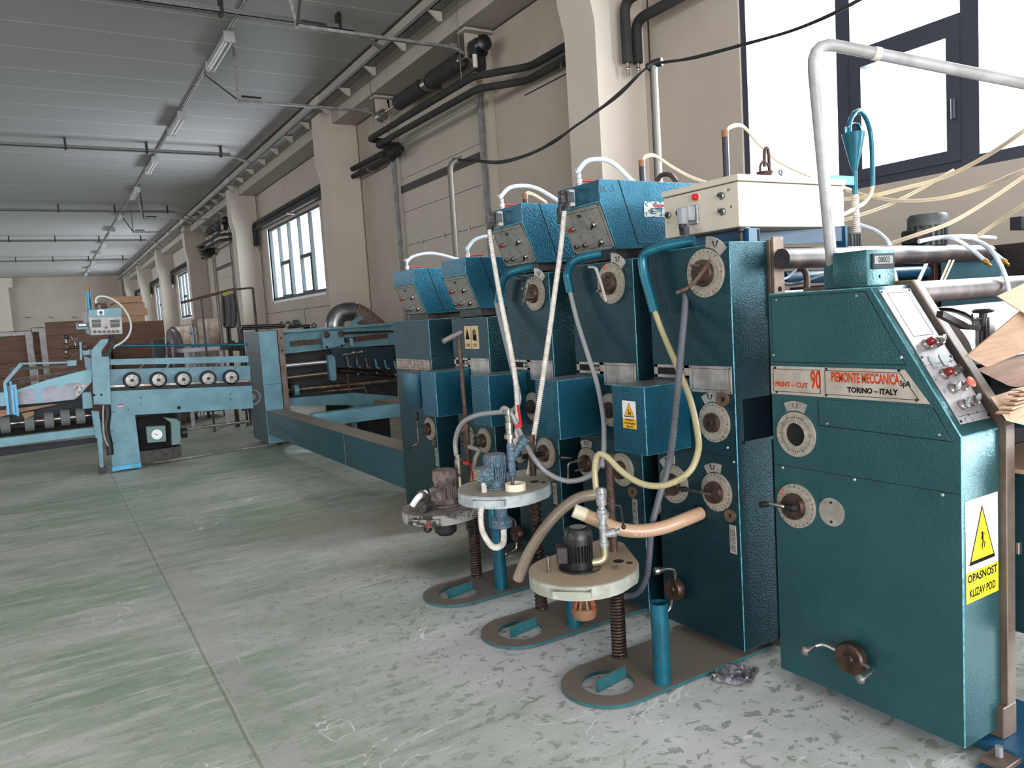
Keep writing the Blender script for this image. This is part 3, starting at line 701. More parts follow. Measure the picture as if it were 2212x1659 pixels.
def dial(parent, y, z, R, hub=0.55, style=None, x=XF, tab=None, ang=0.0, plate=DIAL, hubm=HUB, h=0.035, pins=True, mark=False):
    """graduated ring with hub; style: crank drawn as list of (dx out, dy, dz) points with end grips"""
    ring = obj('dial_ring', MB().ring((x, y, z), NX, R*hub*0.9, R, 0.012, 40).ring((x-0.012, y, z), NX, R*hub*0.9, R*0.86, 0.003, 40), plate, parent)
    tk = MB()
    for k in range(24):
        a = 2*PI*k/24; c, s_ = math.cos(a), math.sin(a); r0, r1 = R*0.87, R*(0.93 if k % 3 else 0.97)
        p0 = V((x-0.0125, y+c*r0, z+s_*r0)); p1 = V((x-0.0125, y+c*r1, z+s_*r1))
        tk.bar(p0, p1, 0.0015, 0.0015)
    obj('tick_marks', tk, DKINK, ring)
    hb = MB().lathe((x-0.002, y, z), NX, [(R*hub, 0), (R*hub, h*0.7), (R*hub*0.92, h), (R*hub*0.3, h), (R*hub*0.28, h+0.004), (0.002, h+0.004)], 32)
    hubo = obj('hub', hb, hubm, parent)
    if pins:
        for dy, dz in ((0.0, R*0.32), (0.005, -R*0.34)):
            obj('pin', MB().cyl((x-h, y+dy, z+dz), (x-h-0.05, y+dy, z+dz), 0.006, n=10), STEEL, hubo)
    if mark: obj('orange_mark', MB().box(x-0.0165, x-0.0125, y-0.003+R*0.2, y+0.01+R*0.2, z+R*0.72, z+R*0.93), mat('orange_paint', (226, 92, 40), 0.5), ring)
    if tab is not None:
        pts = []; r0, r1, ha = R*1.04, R*1.5, 0.42
        for k in range(7): a = tab-ha+2*ha*k/6; pts.append((x, y+math.cos(a)*r1, z+math.sin(a)*r1))
        for k in range(7): a = tab+ha-2*ha*k/6; pts.append((x, y+math.cos(a)*r0*1.0, z+math.sin(a)*r0*1.0))
        tb = obj('index_plate', MB().prism(pts, (-0.006, 0, 0)), ALU, parent)
        q = V((x-0.0065, y+math.cos(tab)*R*1.28, z+math.sin(tab)*R*1.28)); ar = MB()
        for sg in (-1, 1):
            ar.bar(q+V((0, sg*0.004, -R*0.12)), q+V((0, sg*0.014, R*0.12)), 0.0015, 0.003).bar(q+V((0, sg*0.014, R*0.12)), q+V((0, sg*0.006, R*0.08)), 0.0015, 0.003)
        obj('arrow_marks', ar, DKINK, tb)
    return hubo
def crank(parent, pts, r=0.006, grips=(), mt=STEEL, name='crank'):
    c = obj(name, MB().tube(rnd(pts, 0.02), r, 10, 1, False), mt, parent)
    for (a, b, gr, gm) in grips:
        a, b = V(a), V(b); L = (b-a).length
        obj('grip', MB().lathe(a, b-a, [(gr*0.55, 0), (gr*0.8, L*0.15), (gr, L*0.5), (gr, L*0.85), (gr*0.6, L), (0.001, L*1.02)], 16), gm, c)
    return c
def lobe_grip(a, b, r):
    a, b = V(a), V(b); L = (b-a).length
    return MB().lathe(a, b-a, [(r*0.35, 0), (r*0.45, L*0.2), (r*0.9, L*0.55), (r, L*0.75), (r*0.75, L*0.93), (0.001, L)], 18)
def handwheel(parent, y, z, R, rods, x=XF):
    """round hub with bent rods ending in bulbous handles"""
    hb = obj('handwheel_hub', MB().lathe((x-0.02, y, z), NX, [(R*0.5, -0.02), (R*0.5, 0), (R, 0.005), (R, 0.028), (R*0.9, 0.036), (R*0.35, 0.034), (R*0.3, 0.04), (0.002, 0.04)], 36), HUB, parent)
    for pts, g0, g1 in rods:
        c = obj('handwheel_rod', MB().tube(rnd(pts, 0.02), 0.0075, 12, 1, False), CHROME, parent, label='polished bent rod')
        obj('handle', lobe_grip(g0, g1, 0.019), CHROME, c)
    return hb
def small_port(parent, y, z, r, x=XF):
    o = obj('bearing_ring', MB().ring((x, y, z), NX, r*0.5, r, 0.014, 28).ring((x, y, z), NX, r*0.3, r*0.55, 0.008, 28), mat('brown_bearing', (120, 98, 84), 0.4, 0.6), parent)
    obj('socket', MB().cyl((x-0.001, y, z), (x-0.004, y, z), r*0.42, n=20), HOLE, o)

def cabinet_body(parent, y0, y1, z1, z0=0.06, m=TEAL, x1=2.53, seamz=0.90):
    obj('cabinet', MB().box(XF, x1, y0, y1, z0, z1, 0.0028, 1, wear=True), m, parent, m2=WEAR)
    obj('panel_seam', MB().box(XF-0.0006, XF+0.004, y0+0.004, y1-0.004, seamz, seamz+0.003), HOLE, parent)
    obj('frame_plate', MB().box(x1+0.002, x1+0.045, y0-0.012, y1+0.01, 0.02, z1+0.004, 0.002), BROWN, parent)
def unit_nameplate(parent, y0, y1, z0, z1, window=True, yw=None):
    """plate with a slot on its far half and a blank etched field on its near half"""
    x = XF; zs = z0+(z1-z0)*0.5
    t = 0.004
    if window:
        ym = y0+(y1-y0)*0.52
        pl = MB().box(x-t, x, y0, ym, z0, z1, 0.001)
        pl.box(x-t, x, ym, y1, z1-0.012, z1).box(x-t, x, ym, y1, zs, zs+0.012).box(x-t, x, y1-0.022, y1, zs, z1).box(x-t, x, ym, ym+0.03, zs, z1)
        o = obj('nameplate', pl, ALU, parent)
        obj('slot', MB().box(x-0.002, x+0.001, ym+0.03, y1-0.022, zs+0.012, z1-0.012), HOLE, o)
        obj('slot_knob', MB().cyl((x, ym+0.035, (zs+z1)/2), (x-0.02, ym+0.035, (zs+z1)/2), 0.013, n=14), STEEL, o)
    else:
        o = obj('nameplate', MB().box(x-t, x, y0, y1, z0, z1, 0.001), mat('scratched_plate', (170, 150, 140), 0.5, 0.2, (122, 104, 96), 30, 0.45, 0.55, stretch=(1, 2, 1)), parent)
        ym = y0
    b = MB(); ya, yb = (y0+0.012, ym-0.02) if window else (y0+0.012, y1-0.012)
    za, zb = z0+0.012, z1-0.012
    for q in ((ya, yb, za, za+0.0015), (ya, yb, zb, zb+0.0015), (ya, ya+0.0015, za, zb), (yb, yb+0.0015, za, zb)): b.box(x-t-0.0005, x-t, *q)
    obj('border_line', b, DKINK, o)
    for yy in (y0+0.007, ym-0.01, y1-0.008):
        for zz in (z0+0.007 if yy < ym+0.01 else zs+0.006, z1-0.007):
            obj('rivet', MB().cyl((x-t, yy, zz), (x-t-0.002, yy, zz), 0.0035, n=8), DSTEEL, o)
    return o
def pictogram_strip(parent, y, z, w_=0.036, h=0.12):
    o = obj('instruction_plate', MB().box(XF-0.003, XF, y-w_/2, y+w_/2, z-h, z, 0.001), ALU, parent)
    b = MB(); x = XF-0.0035
    for k in range(3):
        zc = z-0.025-k*(h-0.02)/3; s = 0.011
        for q in ((-s, s, s, s-0.0015), (-s, s, -s, -s-0.0015), (-s, -s+0.0015, -s, s), (s, s+0.0015, -s, s)): b.box(x, x+0.001, y+q[0], y+q[1], zc-0.005+q[2], zc-0.005+q[3])
        b.bar((x, y-0.007, zc-0.009), (x, y+0.003, zc+0.001), 0.002, 0.001).bar((x, y+0.006, zc-0.007), (x, y-0.004, zc+0.003), 0.002, 0.001)
    obj('pictograms', b, DKINK, o)

def side_box(parent, y0, y1, x0=2.066, z0=0.882, z1=1.168):
    """square guard box standing out from the cabinet front, dust on top"""
    return obj('guard_box', MB().box(x0, XF, y0, y1, z0, z1, 0.0028, 1, wear=True), TEALR, parent, m2=WEAR)

def bent_tube(parent, s, ztop=1.70):
    """blue feed tube leaving the cabinet top and bending down in front; s = shift along the row"""
    T = {0: [(1500, 520, 2.36), (1445, 530, 2.32), (1406, 541, 2.275), (1389, 556, 2.262), (1391, 588, 2.262), (1402, 630, 2.262), (1414, 674, 2.262)],
         0.60: [(1300, 548, 2.36), (1258, 556, 2.30), (1234, 570, 2.27), (1225, 593, 2.262), (1228, 612, 2.262), (1232, 632, 2.262)],
         1.30: [(1150, 577, 2.36), (1118, 584, 2.30), (1094, 596, 2.27), (1081, 620, 2.262), (1076, 652, 2.262)]}
    r_ = {0: 0.0215, 0.60: 0.0205, 1.30: 0.0205}[s]
    return obj('feed_tube', MB().tube([P(u, v, 'x', x) for u, v, x in T[s]], r_, 18, 8), TEALB, parent)

# ---------------- unit shared by the four ink stations
def station(name, y0, y1, ztop, label, s, top_dial=True, lower=True):
    """y0 near edge, y1 far edge, s: shift of the fittings from the nearest station"""
    t = thing(name, (2.42, (y0+y1)/2, 0), label, 'printing unit')
    cabinet_body(t, y0, y1, ztop, seamz=0.868)
    npz = (1.125, 1.235)
    unit_nameplate(t, y0+0.012, y1-0.012, npz[0], npz[1])
    return t

# unit 5 (nearest)
Y5 = (2.14, 2.615)
u5 = station('printing_unit', Y5[0], Y5[1], 1.726, 'teal printing unit cabinet with yellow warning sticker, directly beside the console cabinet', 0)
def sy(u, v): p = fx(u, v); return p.y, p.z
yy, zz = sy(1526, 590)
hb = dial(u5, yy, zz, 0.098, 0.56, tab=math.radians(118), x=XF)
crank(hb, [P(u, v, 'x', XF-0.09) for u, v in ((1536, 560), (1506, 603), (1488, 622), (1463, 632))], 0.0075, mt=mat('worn_copper_rod', (150, 120, 106), 0.4, 0.6, (110, 80, 66), 40))
side_box(u5, 2.393, 2.607)
bt5 = bent_tube(u5, 0)
yy, zz = sy(1545, 912); y5m, z5m = yy, zz
dial(u5, yy, zz, 0.082, 0.5, tab=math.radians(80), pins=False, h=0.03)
obj('square_socket', MB().box(XF-0.037, XF-0.03, yy-0.008, yy+0.008, zz-0.008, zz+0.008), HOLE, u5)
yy, zz = sy(1564, 862); small_port(u5, yy, zz, 0.030)
yy, zz = sy(1550, 1062); y5l, z5l = yy, zz
hb = dial(u5, yy, zz, 0.080, 0.58, tab=math.radians(80), pins=False)
crank(hb, [(XF-0.05, yy-0.01, zz), (XF-0.055, yy+0.12, zz-0.0)], 0.006, [((XF-0.055, yy+0.115, zz), (XF-0.057, yy+0.155, zz-0.004), 0.012, BLACK)], mt=STEEL)
yy, zz = sy(1458, 1045)
hb = dial(u5, yy, zz, 0.085, 0.58, tab=math.radians(70), pins=True)
crank(hb, [(XF-0.05, yy-0.02, zz-0.035), (XF-0.11, yy-0.02, zz-0.035), (XF-0.11, yy-0.02, zz-0.11), (XF-0.11, yy+0.035, zz-0.125)], 0.005, mt=STEEL)
yy, zz = sy(1580, 1113); small_port(u5, yy, zz, 0.026)
yy, zz = sy(1583, 1134); pictogram_strip(u5, yy, zz)
yy, zz = sy(1512, 1108)
obj('hose_opening', MB().cyl((XF-0.001, yy, zz), (XF-0.0025, yy, zz), 0.035, n=24).box(XF-0.0025, XF-0.001, yy-0.035, yy+0.035, zz, zz+0.03), HOLE, u5)
y5h, z5h = sy(1470, 1267)
yy, zz = y5h, z5h
handwheel(u5, yy, zz, 0.052, [([(XF-0.04, yy-0.012, zz+0.04), (XF-0.045, yy-0.02, zz+0.095), (XF-0.085, yy-0.01, zz+0.105)], (XF-0.085, yy-0.01, zz+0.105), (XF-0.145, yy+0.01, zz+0.10)),
                              ([(XF-0.04, yy+0.01, zz-0.04), (XF-0.045, yy+0.02, zz-0.095), (XF-0.085, yy+0.03, zz-0.12)], (XF-0.085, yy+0.03, zz-0.12), (XF-0.14, yy+0.05, zz-0.13))])
screws([(2.19, 0.905), (2.16, 0.85)], u5)
# recess low on the cabinet side, its shade painted dark, with a grip edge
ys = Y5[0]
obj('side_recess', MB().box(2.36, 2.528, ys-0.0015, ys+0.01, 0.93, 1.10), mat('recess_dark', (6, 22, 32), 0.9, spec=0.1), u5)
obj('recess_edge', MB().box(2.355, 2.53, ys-0.006, ys+0.002, 0.918, 0.93), TEAL, u5)
obj('roller_plate', MB().box(2.537, 2.60, ys-0.026, ys-0.0125, 1.42, 1.74, 0.002), mat('tan_roller_plate', (136, 116, 102), 0.5, 0.3, (110, 90, 78), 14), u5)
obj('bolt_hole', MB().cyl((2.568, ys-0.025, 1.68), (2.568, ys-0.0275, 1.68), 0.011, n=16), HOLE, u5)
obj('bolt_hole', MB().cyl((2.568, ys-0.025, 1.53), (2.568, ys-0.0275, 1.53), 0.011, n=16), HOLE, u5)

def warning_sticker(parent, origin, right, up, w_, h, lines, mode, tri=True, ycol=YEL, name='warning_sticker', frac=0.36):
    """white sticker: triangle above, yellow band with words below; origin = lower left corner"""
    o = V(origin); r = V(right).normalized(); u = V(up).normalized(); n = r.cross(u)
    q = lambda a, b, d=0.0: o+r*(a*w_)+u*(b*h)+n*d
    st = obj(name, MB().prism([q(0, 0, 0.0004), q(1, 0, 0.0004), q(1, 1, 0.0004), q(0, 1, 0.0004)], n*0.0006), WSTK, parent)
    obj('yellow_band', MB().prism([q(0, 0, 0.001), q(1, 0, 0.001), q(1, frac, 0.001), q(0, frac, 0.001)], n*0.0004), ycol, st)
    tc = frac+(1-frac)*0.5; th = (1-frac)*0.40*h; cx, cz = 0.5*w_, tc*h-th*0.08
    tri_ = lambda k, d: [o+r*(cx-k*w_*0.40)+u*(cz-k*th*0.95)+n*d, o+r*(cx+k*w_*0.40)+u*(cz-k*th*0.95)+n*d, o+r*cx+u*(cz+k*th*1.05)+n*d]
    obj('triangle_border', MB().prism(tri_(1.0, 0.001), n*0.0004), DKINK, st)
    obj('triangle', MB().prism([p-u*(0.0) for p in tri_(0.86, 0.0014)], n*0.0004), ycol, st)
    g = MB(); c = o+r*cx+u*(cz-th*0.25)+n*0.0019; k = w_*0.1
    if mode == 'slip':
        g.ball(c+u*k*1.55+r*(-k*0.1), k*0.24, 8, (1, 1, 1))
        for a, b, t_ in (((0, 1.3), (0.1, 0.2), 0.5), ((0.1, 0.2), (0.75, -0.1), 0.3), ((0.75, -0.1), (0.5, -1.1), 0.25), ((0.1, 0.2), (-0.25, -0.8), 0.3), ((-0.25, -0.8), (0.15, -1.3), 0.22),
                         ((0, 1.1), (0.8, 1.35), 0.18), ((0, 1.1), (-0.6, 0.6), 0.18), ((-0.9, -1.0), (0.2, -1.5), 0.16), ((-1.0, -0.6), (-0.4, -0.8), 0.12), ((-0.9, 0.1), (-0.4, 0), 0.12)):
            g.bar(c+r*a[0]*k+u*a[1]*k, c+r*b[0]*k+u*b[1]*k, k*t_, 0.0006)
    elif mode == 'gears':
        for (a, b, R) in ((-0.5, -0.6, 0.5), (0.6, -0.7, 0.85)):
            g.ring(c+r*a*k+u*b*k, n, R*k*0.5, R*k, 0.0006, 16)
        g.bar(c+u*k*0.2-r*k*0.1, c+u*k*1.6-r*k*0.1, k*0.5, 0.0006)
    else:
        g.bar(c-u*k, c+u*k*1.5, k*0.6, 0.0006).bar(c-u*k-r*k, c-u*k+r*k, k*0.4, 0.0006)
    obj('pictogram', g, DKINK, st)
    L = len(lines)
    for i, s in enumerate(lines):
        fz = frac*h/(L+0.55)*0.80
        text('lettering', s, q(0.5, frac*(L-i-0.5+0.05)/L, 0.0016), fz*1.15, r, u, DKINK, st, 0.0002, bold=fz*0.03, sx=min(1.0, w_*0.9/(len(s)*fz*0.72)))
    return st
# sticker on the front of the nearest guard box: front plane x = 2.065, reading right = -Y
warning_sticker(u5, (2.0655, 2.536, 0.988), (0, -1, 0), (0, 0, 1), 0.086, 0.117, ['OPASNOST', 'OD ROTIRAJUCIH', 'DELOVA'], 'gears', ycol=YEL2)

# units 4, 3, 2
def midunit(y0, y1, ztop, s, label, boxy, top=None, dials=(), cranks=True, feed=True, stick=False, strip=None, grp=None):
    t = station('printing_unit', y0, y1, ztop, label, s)
    if boxy: side_box(t, *boxy)
    if feed: bent_tube(t, s, ztop-0.026)
    return t
u4 = midunit(2.72, 3.20, 1.716, 0.60, 'teal printing unit cabinet second from the console, large beige hose plugged into it', (3.015, 3.212))
yy, zz = sy(1322, 612)
hb = dial(u4, yy, zz, 0.095, 0.56, tab=math.radians(118), mark=True)
crank(hb, [P(u, v, 'x', XF-0.09) for u, v in ((1272, 577), (1286, 577), (1295, 600), (1310, 652))], 0.0065, mt=mat('pale_steel_rod', (176, 168, 160), 0.35, 0.5))
yy, zz = sy(1322, 885); dial(u4, yy, zz, 0.080, 0.5, pins=False)
yy, zz = sy(1346, 1014); dial(u4, yy, zz, 0.080, 0.56, pins=True)
yy, zz = sy(1272, 1000); hb = dial(u4, yy, zz, 0.080, 0.56, tab=math.radians(85), pins=True)
crank(hb, [(XF-0.05, yy, zz+0.02), (XF-0.13, yy, zz+0.02), (XF-0.13, yy+0.01, zz-0.09)], 0.006, [((XF-0.10, yy+0.005, zz+0.04), (XF-0.16, yy+0.03, zz+0.05), 0.014, BLACK)], mt=STEEL)
yy, zz = sy(1369, 1062); small_port(u4, yy, zz, 0.026)
yy, zz = sy(1371, 1077); pictogram_strip(u4, yy, zz)
yy, zz = sy(1312, 1068)
obj('hose_opening', MB().cyl((XF-0.001, yy, zz), (XF-0.0025, yy, zz), 0.038, n=24).box(XF-0.0025, XF-0.001, yy-0.038, yy+0.038, zz, zz+0.03), HOLE, u4)
u3 = midunit(3.40, 3.85, 1.708, 1.30, 'teal printing unit third from the console, black crank handle on its top dial', (3.682, 3.89))
yy, zz = sy(1157, 634)
hb = dial(u3, yy, zz, 0.092, 0.56, tab=math.radians(118))
crank(hb, [P(u, v, 'x', XF-0.09) for u, v in ((1138, 604), (1143, 606), (1137, 636), (1129, 660))], 0.0055, [(P(1137, 603, 'x', XF-0.09), P(1114, 600, 'x', XF-0.09), 0.016, BLACK)], mt=STEEL)
yy, zz = sy(1181, 978); hb = dial(u3, yy, zz, 0.085, 0.56, pins=False)
obj('spindle', MB().cyl((XF-0.03, yy, zz), (XF-0.16, yy, zz), 0.014, n=14), DSTEEL, hb)
yy, zz = sy(1123, 970); dial(u3, yy, zz, 0.080, 0.56)
yy, zz = sy(1196, 1028); small_port(u3, yy, zz, 0.026)
yy, zz = sy(1198, 1043); pictogram_strip(u3, yy, zz)
yy, zz = sy(1154, 878); dial(u3, yy, zz, 0.080, 0.5, pins=False)
yy, zz = sy(1128, 1150)
handwheel(u3, yy, zz, 0.05, [([(XF-0.04, yy, zz+0.04), (XF-0.045, yy, zz+0.09), (XF-0.085, yy, zz+0.10)], (XF-0.085, yy, zz+0.10), (XF-0.145, yy+0.01, zz+0.10)),
                              ([(XF-0.04, yy, zz-0.04), (XF-0.045, yy, zz-0.09), (XF-0.085, yy, zz-0.10)], (XF-0.085, yy, zz-0.10), (XF-0.14, yy+0.01, zz-0.11))])
yy, zz = sy(1385, 1205)
u2 = midunit(4.09, 4.575, 1.49, 1.97, 'low teal printing unit cabinet with yellowed double pictogram sticker', (4.36, 4.578), feed=False)
yy, zz = sy(1048, 951); hb = dial(u2, yy, zz, 0.080, 0.56)
crank(hb, [(XF-0.05, yy, zz+0.03), (XF-0.10, yy+0.05, zz+0.08), (XF-0.13, yy+0.03, zz+0.08), (XF-0.13, yy-0.01, zz-0.08)], 0.005, mt=STEEL)
yy, zz = sy(1013, 943); hb = dial(u2, yy, zz, 0.080, 0.56)
yy, zz = sy(1065, 988); small_port(u2, yy, zz, 0.024)
s2 = obj('pictogram_sticker', MB().box(XF-0.0015, XF, 4.215, 4.40, 1.295, 1.44), mat('yellowed_paper', (208, 186, 140), 0.6, 0, (190, 166, 120), 14), u2)
obj('sticker_fold', MB().box(XF-0.0022, XF-0.0015, 4.305, 4.31, 1.295, 1.44), CARDD, s2)
g = MB(); x = XF-0.0022
g.prism([(x, 4.385, 1.355), (x, 4.33, 1.355), (x, 4.357, 1.425)], (-0.0004, 0, 0))
for k in range(4): g.bar((x, 4.25+k*0.01, 1.37), (x, 4.245+k*0.012, 1.42-0.006*abs(k-1.5)), 0.006, 0.0006)
g.prism([(x, 4.29, 1.35), (x, 4.24, 1.345), (x, 4.24, 1.385), (x, 4.285, 1.38)], (-0.0004, 0, 0))
for a in (4.33, 4.235):
    for k in range(2): g.box(x-0.0004, x, a, a+0.05, 1.31+k*0.012, 1.315+k*0.012)
obj('pictogram', g, DKINK, s2)
Y1 = (4.93, 5.57)
u1 = thing('printing_unit', (2.42, 5.25, 0), 'farthest and lowest teal cabinet of the row, beam to the folder machine joins it', 'printing unit')
cabinet_body(u1, Y1[0], Y1[1], 1.497, seamz=0.90)
unit_nameplate(u1, 4.945, 5.56, 1.135, 1.212, window=False)
yy, zz = sy(930, 926); hb = dial(u1, yy, zz, 0.082, 0.56)
crank(hb, [(XF-0.10, yy+0.0, zz+0.10), (XF-0.10, yy, zz-0.09), (XF-0.13, yy+0.03, zz-0.11)], 0.006, [((XF-0.10, yy, zz+0.07), (XF-0.10, yy+0.005, zz+0.13), 0.014, BLACK), ((XF-0.13, yy+0.03, zz-0.11), (XF-0.17, yy+0.06, zz-0.12), 0.012, BLACK)], mt=STEEL)
yy, zz = sy(892, 836); obj('cover_disc', MB().cyl((XF, yy, zz), (XF-0.004, yy, zz), 0.05, n=28), ALU, u1)
yy, zz = sy(914, 846); obj('cover_disc', MB().cyl((XF, yy, zz), (XF-0.002, yy, zz), 0.058, n=28), ALU, u1)
yy, zz = sy(940, 955); small_port(u1, yy, zz, 0.024)
yy, zz = sy(942, 968); pictogram_strip(u1, yy, zz, 0.034, 0.13)
obj('guard_box', MB().box(2.20, XF, 4.93, 5.2, 0.882, 1.13, 0.006, 2), TEALR, u1)

# ---------------- black slide rails under the control boxes, machine bodies behind the cabinets
BOD = mat('machine_body_dark_teal', (20, 60, 78), 0.5, 0, (26, 34, 40), 5)
for y0, y1, z1, lab in ((2.18, 2.6, 1.30, 'nearest unit'), (2.76, 3.18, 1.55, 'second unit'), (3.44, 3.83, 1.55, 'third unit'), (4.12, 4.55, 1.4, 'fourth unit'), (4.97, 5.5, 1.4, 'farthest unit')):
    t = thing('press_body', (3.4, (y0+y1)/2, 0), 'dark machine body with rollers behind the cabinet of the %s' % lab, 'press body')
    obj('frame', MB().box(2.58, 2.66, y0, y1, 0.05, z1, 0.004), BOD, t); obj('frame', MB().box(3.95, 4.02, y0, y1, 0.05, z1, 0.004), mat('dark_brown_frame', (52, 42, 40), 0.5, 0.3, (38, 32, 32), 4), t)
    obj('roller', MB().cyl((2.66, (y0+y1)/2, 1.05), (3.95, (y0+y1)/2, 1.05), 0.15, n=28), DSTEEL, t)
    obj('roller', MB().cyl((2.66, (y0+y1)/2, 0.72), (3.95, (y0+y1)/2, 0.72), 0.15, n=28), DSTEEL, t)
    obj('cross_beam', MB().box(2.66, 3.95, y0+0.06, y1-0.06, 0.1, 0.45, 0.01), BOD, t)
    obj('cross_beam', MB().box(2.66, 3.95, y0+0.1, y1-0.1, z1-0.10, z1-0.02, 0.01), DSTEEL, t)

# ---------------- sloped control boxes on top (RO-2 ... RO-5)
def ro_box(y0, y1, zb, label, mark, big=True, plug=None, plugm=None):
    """y0 near end; zb = underside"""
    t = thing('control_box', (2.55, (y0+y1)/2, zb), label, 'control box')
    xu, xl = 2.335, 2.425; z1 = zb+0.225; z2 = zb+0.33
    side = [(xl, y0, zb), (xu, y0, z1), (xu, y0, z2), (3.15, y0, z2), (3.15, y0, zb)]
    obj('housing', MB().prism(side, (0, y1-y0, 0), 0.0028, 1, wear=True), TEALR, t, m2=WEAR)
    # lid seam across the side
    obj('lid_seam', MB().prism([(2.45, y0-0.001, z2+0.001), (2.455, y0-0.001, z2+0.001), (2.563, y0-0.001, zb+0.025), (3.1, y0-0.001, zb+0.02), (3.1, y0-0.001, zb+0.016), (2.558, y0-0.001, zb+0.02)], (0, 0.003, 0)), HOLE, t)
    text('marker_lettering', mark, (2.375, y0-0.0006, z2-0.045), 0.05, (1, 0, 0.05), (0, 0, 1), mat('marker_ink', (14, 50, 70), 0.6), t, 0.0002)
    # sloped plate
    d = V((xl-xu, 0, zb-z1)); L = d.length; d.normalize(); n = V((d.z, 0, -d.x)); n = n if n.x < 0 else -n
    org = V((xu, y1, z1)); W = y1-y0
    q = lambda a, b, h=0.0: org+V((0, -1, 0))*(a*W)+d*(b*L)+n*h
    pl = obj('control_plate', MB().prism([q(0.02, 0.03), q(0.97, 0.03), q(0.97, 0.97), q(0.02, 0.97)], n*0.003, 0.0008, 1), mat('grey_control_plate', (150, 146, 140), 0.4, 0.3, (134, 130, 124), 20), t)
    bl = MB()
    for a0, a1, b0, b1 in ((0.06, 0.93, 0.10, 0.108), (0.06, 0.93, 0.90, 0.908), (0.06, 0.066, 0.10, 0.9), (0.924, 0.93, 0.10, 0.9)):
        bl.prism([q(a0, b0, 0.003), q(a1, b0, 0.003), q(a1, b1, 0.003), q(a0, b1, 0.003)], n*0.0004)
    obj('border_line', bl, DKINK, pl)
    text('plate_lettering', 'ZBK', q(0.45, 0.19, 0.0034), 0.022, (0, -1, 0), -d, DKINK, pl, 0.0002, bold=0.0006)
    def knob(a, b, kind):
        if kind == 'lamp':
            k = obj('lamp_bezel', MB().lathe(q(a, b, 0.003), n, [(0.015, 0), (0.015, 0.012), (0.012, 0.016)], 18), CHROME, pl)
            obj('red_lamp', MB().lathe(q(a, b, 0.017), n, [(0.012, 0), (0.012, 0.012), (0.007, 0.018), (0.001, 0.019)], 18), REDD, k)
        elif kind == 'button':
            k = obj('push_button', MB().lathe(q(a, b, 0.003), n, [(0.0145, 0), (0.0145, 0.018), (0.012, 0.021)], 18), CHROME, pl)
            obj('button_face', MB().lathe(q(a, b, 0.018), n, [(0.010, 0), (0.010, 0.008)], 16), BLACK, k)
        else:
            k = obj('rotary_switch', MB().lathe(q(a, b, 0.003), n, [(0.0155, 0), (0.0155, 0.014), (0.013, 0.018)], 18), CHROME, pl)
            obj('switch_lever', MB().bar(q(a-0.045, b+0.06, 0.022), q(a+0.03, b-0.03, 0.022), 0.009, 0.014, 0.002), BLACK, k)
    for a, b, kd in ((0.22, 0.42, 'lamp'), (0.72, 0.42, 'switch'), (0.18, 0.80, 'button'), (0.38, 0.80, 'button'), (0.75, 0.80, 'switch')): knob(a, b, kd)
    dg = MB(); rr = random.Random(int(y0*10))
    for a, b in ((0.3, 0.62), (0.62, 0.66), (0.9, 0.7), (0.9, 0.82), (0.22, 0.30), (0.68, 0.28), (0.8, 0.27)):
        for _ in range(3):
            a2, b2 = a+rr.uniform(-.05, .05), b+rr.uniform(-.05, .05)
            dg.bar(q(a2, b2, 0.0035), q(a2+rr.uniform(-.06, .06), b2+rr.uniform(-.05, .05)+.01, 0.0035), 0.0012, 0.0006)
    obj('diagram_lines', dg, DKINK, pl)
    for a, b in ((0.045, 0.055), (0.95, 0.055), (0.045, 0.95), (0.95, 0.95)): obj('screw', MB().cyl(q(a, b, 0.003), q(a, b, 0.006), 0.005, n=10), DSTEEL, pl)
    # connector on the upright strip
    if plug:
        yc = y1-plug; zc = zb+0.28
        s_ = obj('socket', MB().box(xu-0.03, xu, yc-0.045, yc+0.0, zc-0.05, zc+0.035, 0.004), plugm, t)
        obj('plug', MB().box(xu-0.075, xu-0.03, yc-0.035, yc+0.005, zc-0.035, zc+0.03, 0.008).prism([(xu-0.075, yc-0.03, zc-0.03), (xu-0.05, yc-0.03, zc-0.03), (xu-0.06, yc-0.03, zc-0.07), (xu-0.085, yc-0.03, zc-0.06)], (0, 0.03, 0)), mat('foil_wrapped_plug', (120, 114, 114), 0.35, 0.6, (50, 44, 46), 40, bump=0.4) , t)
        obj('latch', MB().box(xu-0.05, xu-0.01, yc-0.05, yc-0.045, zc-0.03, zc+0.02, 0.001).box(xu-0.055, xu-0.045, yc-0.05, yc-0.038, zc-0.06, zc-0.03), STEEL, s_)
    if plug:
        obj('cable_sleeve', MB().cyl((xu-0.078, y1-plug-0.015, zb+0.225), (xu-0.082, y1-plug-0.02, zb+0.15), 0.0155, n=14), BLACK, t)
    # slide rail under the box
    obj('slide_rail', MB().box(2.44, 3.1, y0+0.02, y1-0.02, zb-0.045, zb-0.002).box(2.50, 3.0, y0+0.1, y1-0.1, zb-0.09, zb-0.045), DSTEEL, t)
    return t
ro5 = ro_box(2.955, 3.305, 1.782, 'largest and nearest sloped teal control box, RC 5 written on its side, above the cabinets', 'RC 5', plug=0.11, plugm=mat('dirty_socket', (190, 180, 176), 0.5, 0, (90, 60, 60), 40, 0.5, 0.6))
ro4 = ro_box(3.655, 4.01, 1.778, 'sloped teal control box with RO-4 written on its side and cream plug', 'RO-4', plug=0.11, plugm=CREAM)
ro3 = ro_box(4.36, 4.70, 1.546, 'lower sloped teal control box with RO-3 written on its side', 'RO-3')
ro2 = ro_box(5.17, 5.54, 1.541, 'farthest sloped teal control box with RO-2 written on its side', 'RO-2')
